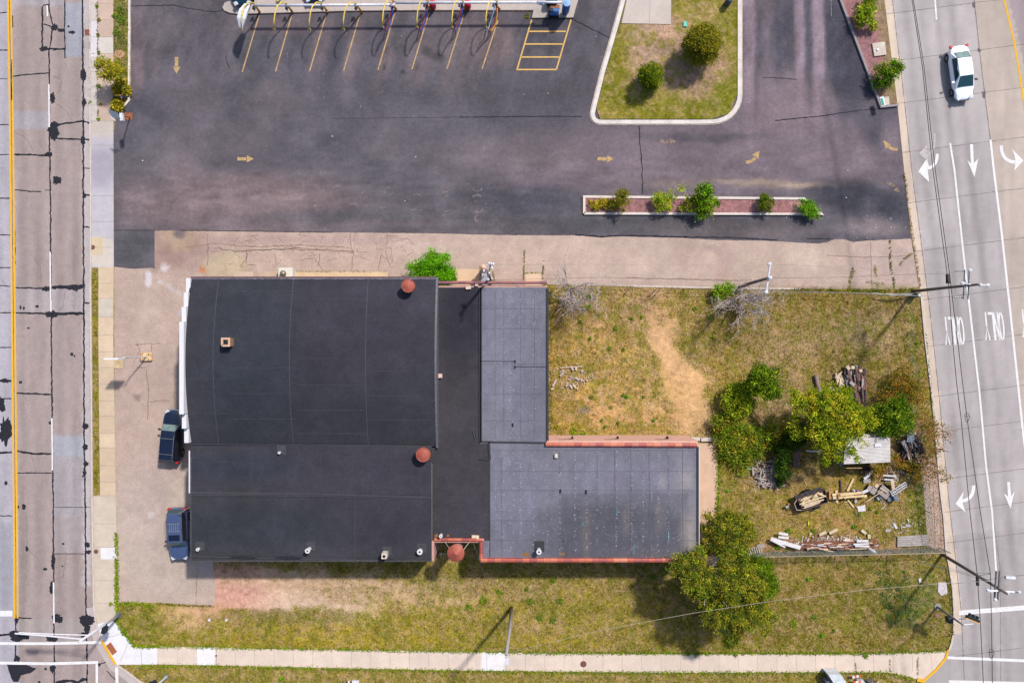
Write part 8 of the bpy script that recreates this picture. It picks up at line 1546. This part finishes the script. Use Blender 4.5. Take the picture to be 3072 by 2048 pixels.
for i, (a, b_) in enumerate((((2557, 2030), (2582, 2026)), ((2560, 2046), (2590, 2043)))):
    for k_ in range(4):
        p0 = P(*a, .5).lerp(P(*b_, .5), k_ / 4); p1 = P(*a, .5).lerp(P(*b_, .5), (k_ + 1) / 4); d_ = p1 - p0; q = MB(); q.box((p0 + p1) / 2, (d_.length, .22, .05), math.atan2(d_.y, d_.x)); q.build('stripe_panel', mat('barricade_orange', C(236, 110, 50)) if (k_ + i) % 2 else M['boardw'], t)
q = MB(); q.prism(g2([(2565, 2032), (2582, 2030), (2598, 2050), (2572, 2044)]), .2, .35); q.build('grey_sheet', mat('grey_sheet', C(180, 190, 204)), t)
q = MB(); q.box(P(2612, 2046, .3), (.5, .5, .5), .5, .5); tag(q.build('grey_block', mat('slate_block', C(120, 118, 130))), 'dark grey block at the bottom edge right of the barricade', 'block'); q = MB(); q.prism(g2([(2622, 2046), (2630, 2037), (2634, 2050)]), .02, .3); tag(q.build('pale_stone', M['cream']), 'pale stone at the bottom edge right of the grey block', 'stone')
# island, bed small things
t = thing('valve_box', 'mint green rectangular valve box beside the golden tree on the island', 'valve box', P(2055, 73)); q = MB(); q.box((*pz(2055, 73, .15), .14), (.34, .5, .12)); bevel(q.build('box', mat('mint_plastic', C(110, 214, 196)), t), .03); q = MB(); q.box((*pz(2055, 73, .15), .21), (.26, .4, .02)); q.build('lid', mat('mint_lid', C(130, 224, 208)), t)
t = thing('footing_block', 'square pale concrete base with a central bolt in the right mulch bed', 'concrete base', P(2634, 150)); q = MB(); q.prism(g2([(2613, 133), (2652, 128), (2656, 167), (2620, 172)]), .05, .22); bevel(q.build('slab', mat('pale_base', C(222, 208, 196)), t), .02); q = MB(); q.cyl(pz(2634, 149, .3), .1, .22, .3, 12); q.build('bolt', M['porc'], t)
t = thing('roadside_sign', 'small white and green sign on a concrete footing at the tip of the right bed', 'sign', P(2650, 305)); q = MB(); q.prism(g2([(2638, 294), (2664, 292), (2665, 317), (2646, 320)]), .05, .2); q.build('footing', M['kerb'], t); q = MB(); q.box(P(2647, 305, .9), (.36, .8, .12), R(15)); bo = q.build('sign_box', M['porc'], t); q = MB(); q.box(P(2647, 305, .97), (.2, .62, .03), R(15)); q.build('green_face', mat('green_face', C(70, 184, 150)), bo)
q = MB(); q.lathe(pz(2190, -2, 1.0), [(.25, .1), (.28, .3), (.28, 1.0), (.2, 1.1), (.02, 1.14)], 18); tag(q.build('waste_bin', mat('slate_bin', C(100, 104, 120))), 'dark bin at the top edge inside the grass island corner', 'bin')
q = MB(); q.box((*pz(1066, 2046, .6), .5), (.6, .3, .2)); q.box((*pz(1046, 2046, .6), .5), (.15, .2, .2)); tag(q.build('white_fitting', M['boardw']), 'white fitting cut by the bottom edge, left of centre', 'fitting')
t = thing('wood_pole_stub', 'thin cream stick leaning over the rear of the slate blue wagon', 'stick', P(560, 1530)); q = MB(); q.tube([P(534, 1541, 2.0), P(568, 1521, 3.6)], .03, 6); q.build('stick', M['cream'], t)

# fine broken bits around the heaps, beyond counting
parts = {}; r5 = np.random.RandomState(21)
for (cx, cy, sx, sy, n_, ms) in ((2500, 1622, 110, 16, 300, ('rusty', 'cream', 'boardw', 'browns')), (2390, 1630, 60, 14, 70, ('boardw', 'cream', 'rusty')), (2300, 1425, 55, 34, 220, ('deadwood', 'browns', 'cream')), (2660, 1470, 50, 40, 90, ('boardw', 'cream', 'boardg')), (2700, 1420, 45, 22, 80, ('cream', 'boardw', 'browns')), (2550, 1150, 60, 50, 90, ('browns', 'cream', 'log')), (1720, 1130, 60, 34, 80, ('deadwood', 'cream')), (2700, 1580, 50, 26, 30, ('boardw', 'boardg')), (2740, 1350, 45, 50, 80, ('dark', 'browns', 'boardg')), (2480, 1500, 120, 40, 40, ('cream', 'lumo'))):
    for _ in range(n_):
        x, y = r5.normal(cx, sx * .5), r5.normal(cy, sy * .5)
        if y > 1648: continue
        p = P(x, y); q = parts.setdefault(ms[r5.randint(len(ms))], MB()); q.box((p.x, p.y, r5.uniform(.02, .16)), (r5.uniform(.06, .42), r5.uniform(.02, .07), .02), r5.uniform(0, 3.2), ry=r5.normal(0, .15))
for mt, q in parts.items(): tag(q.build('debris', M[mt], origin=(0, 0, 0)), 'broken splinters and chips around the yard heaps', kind='stuff')
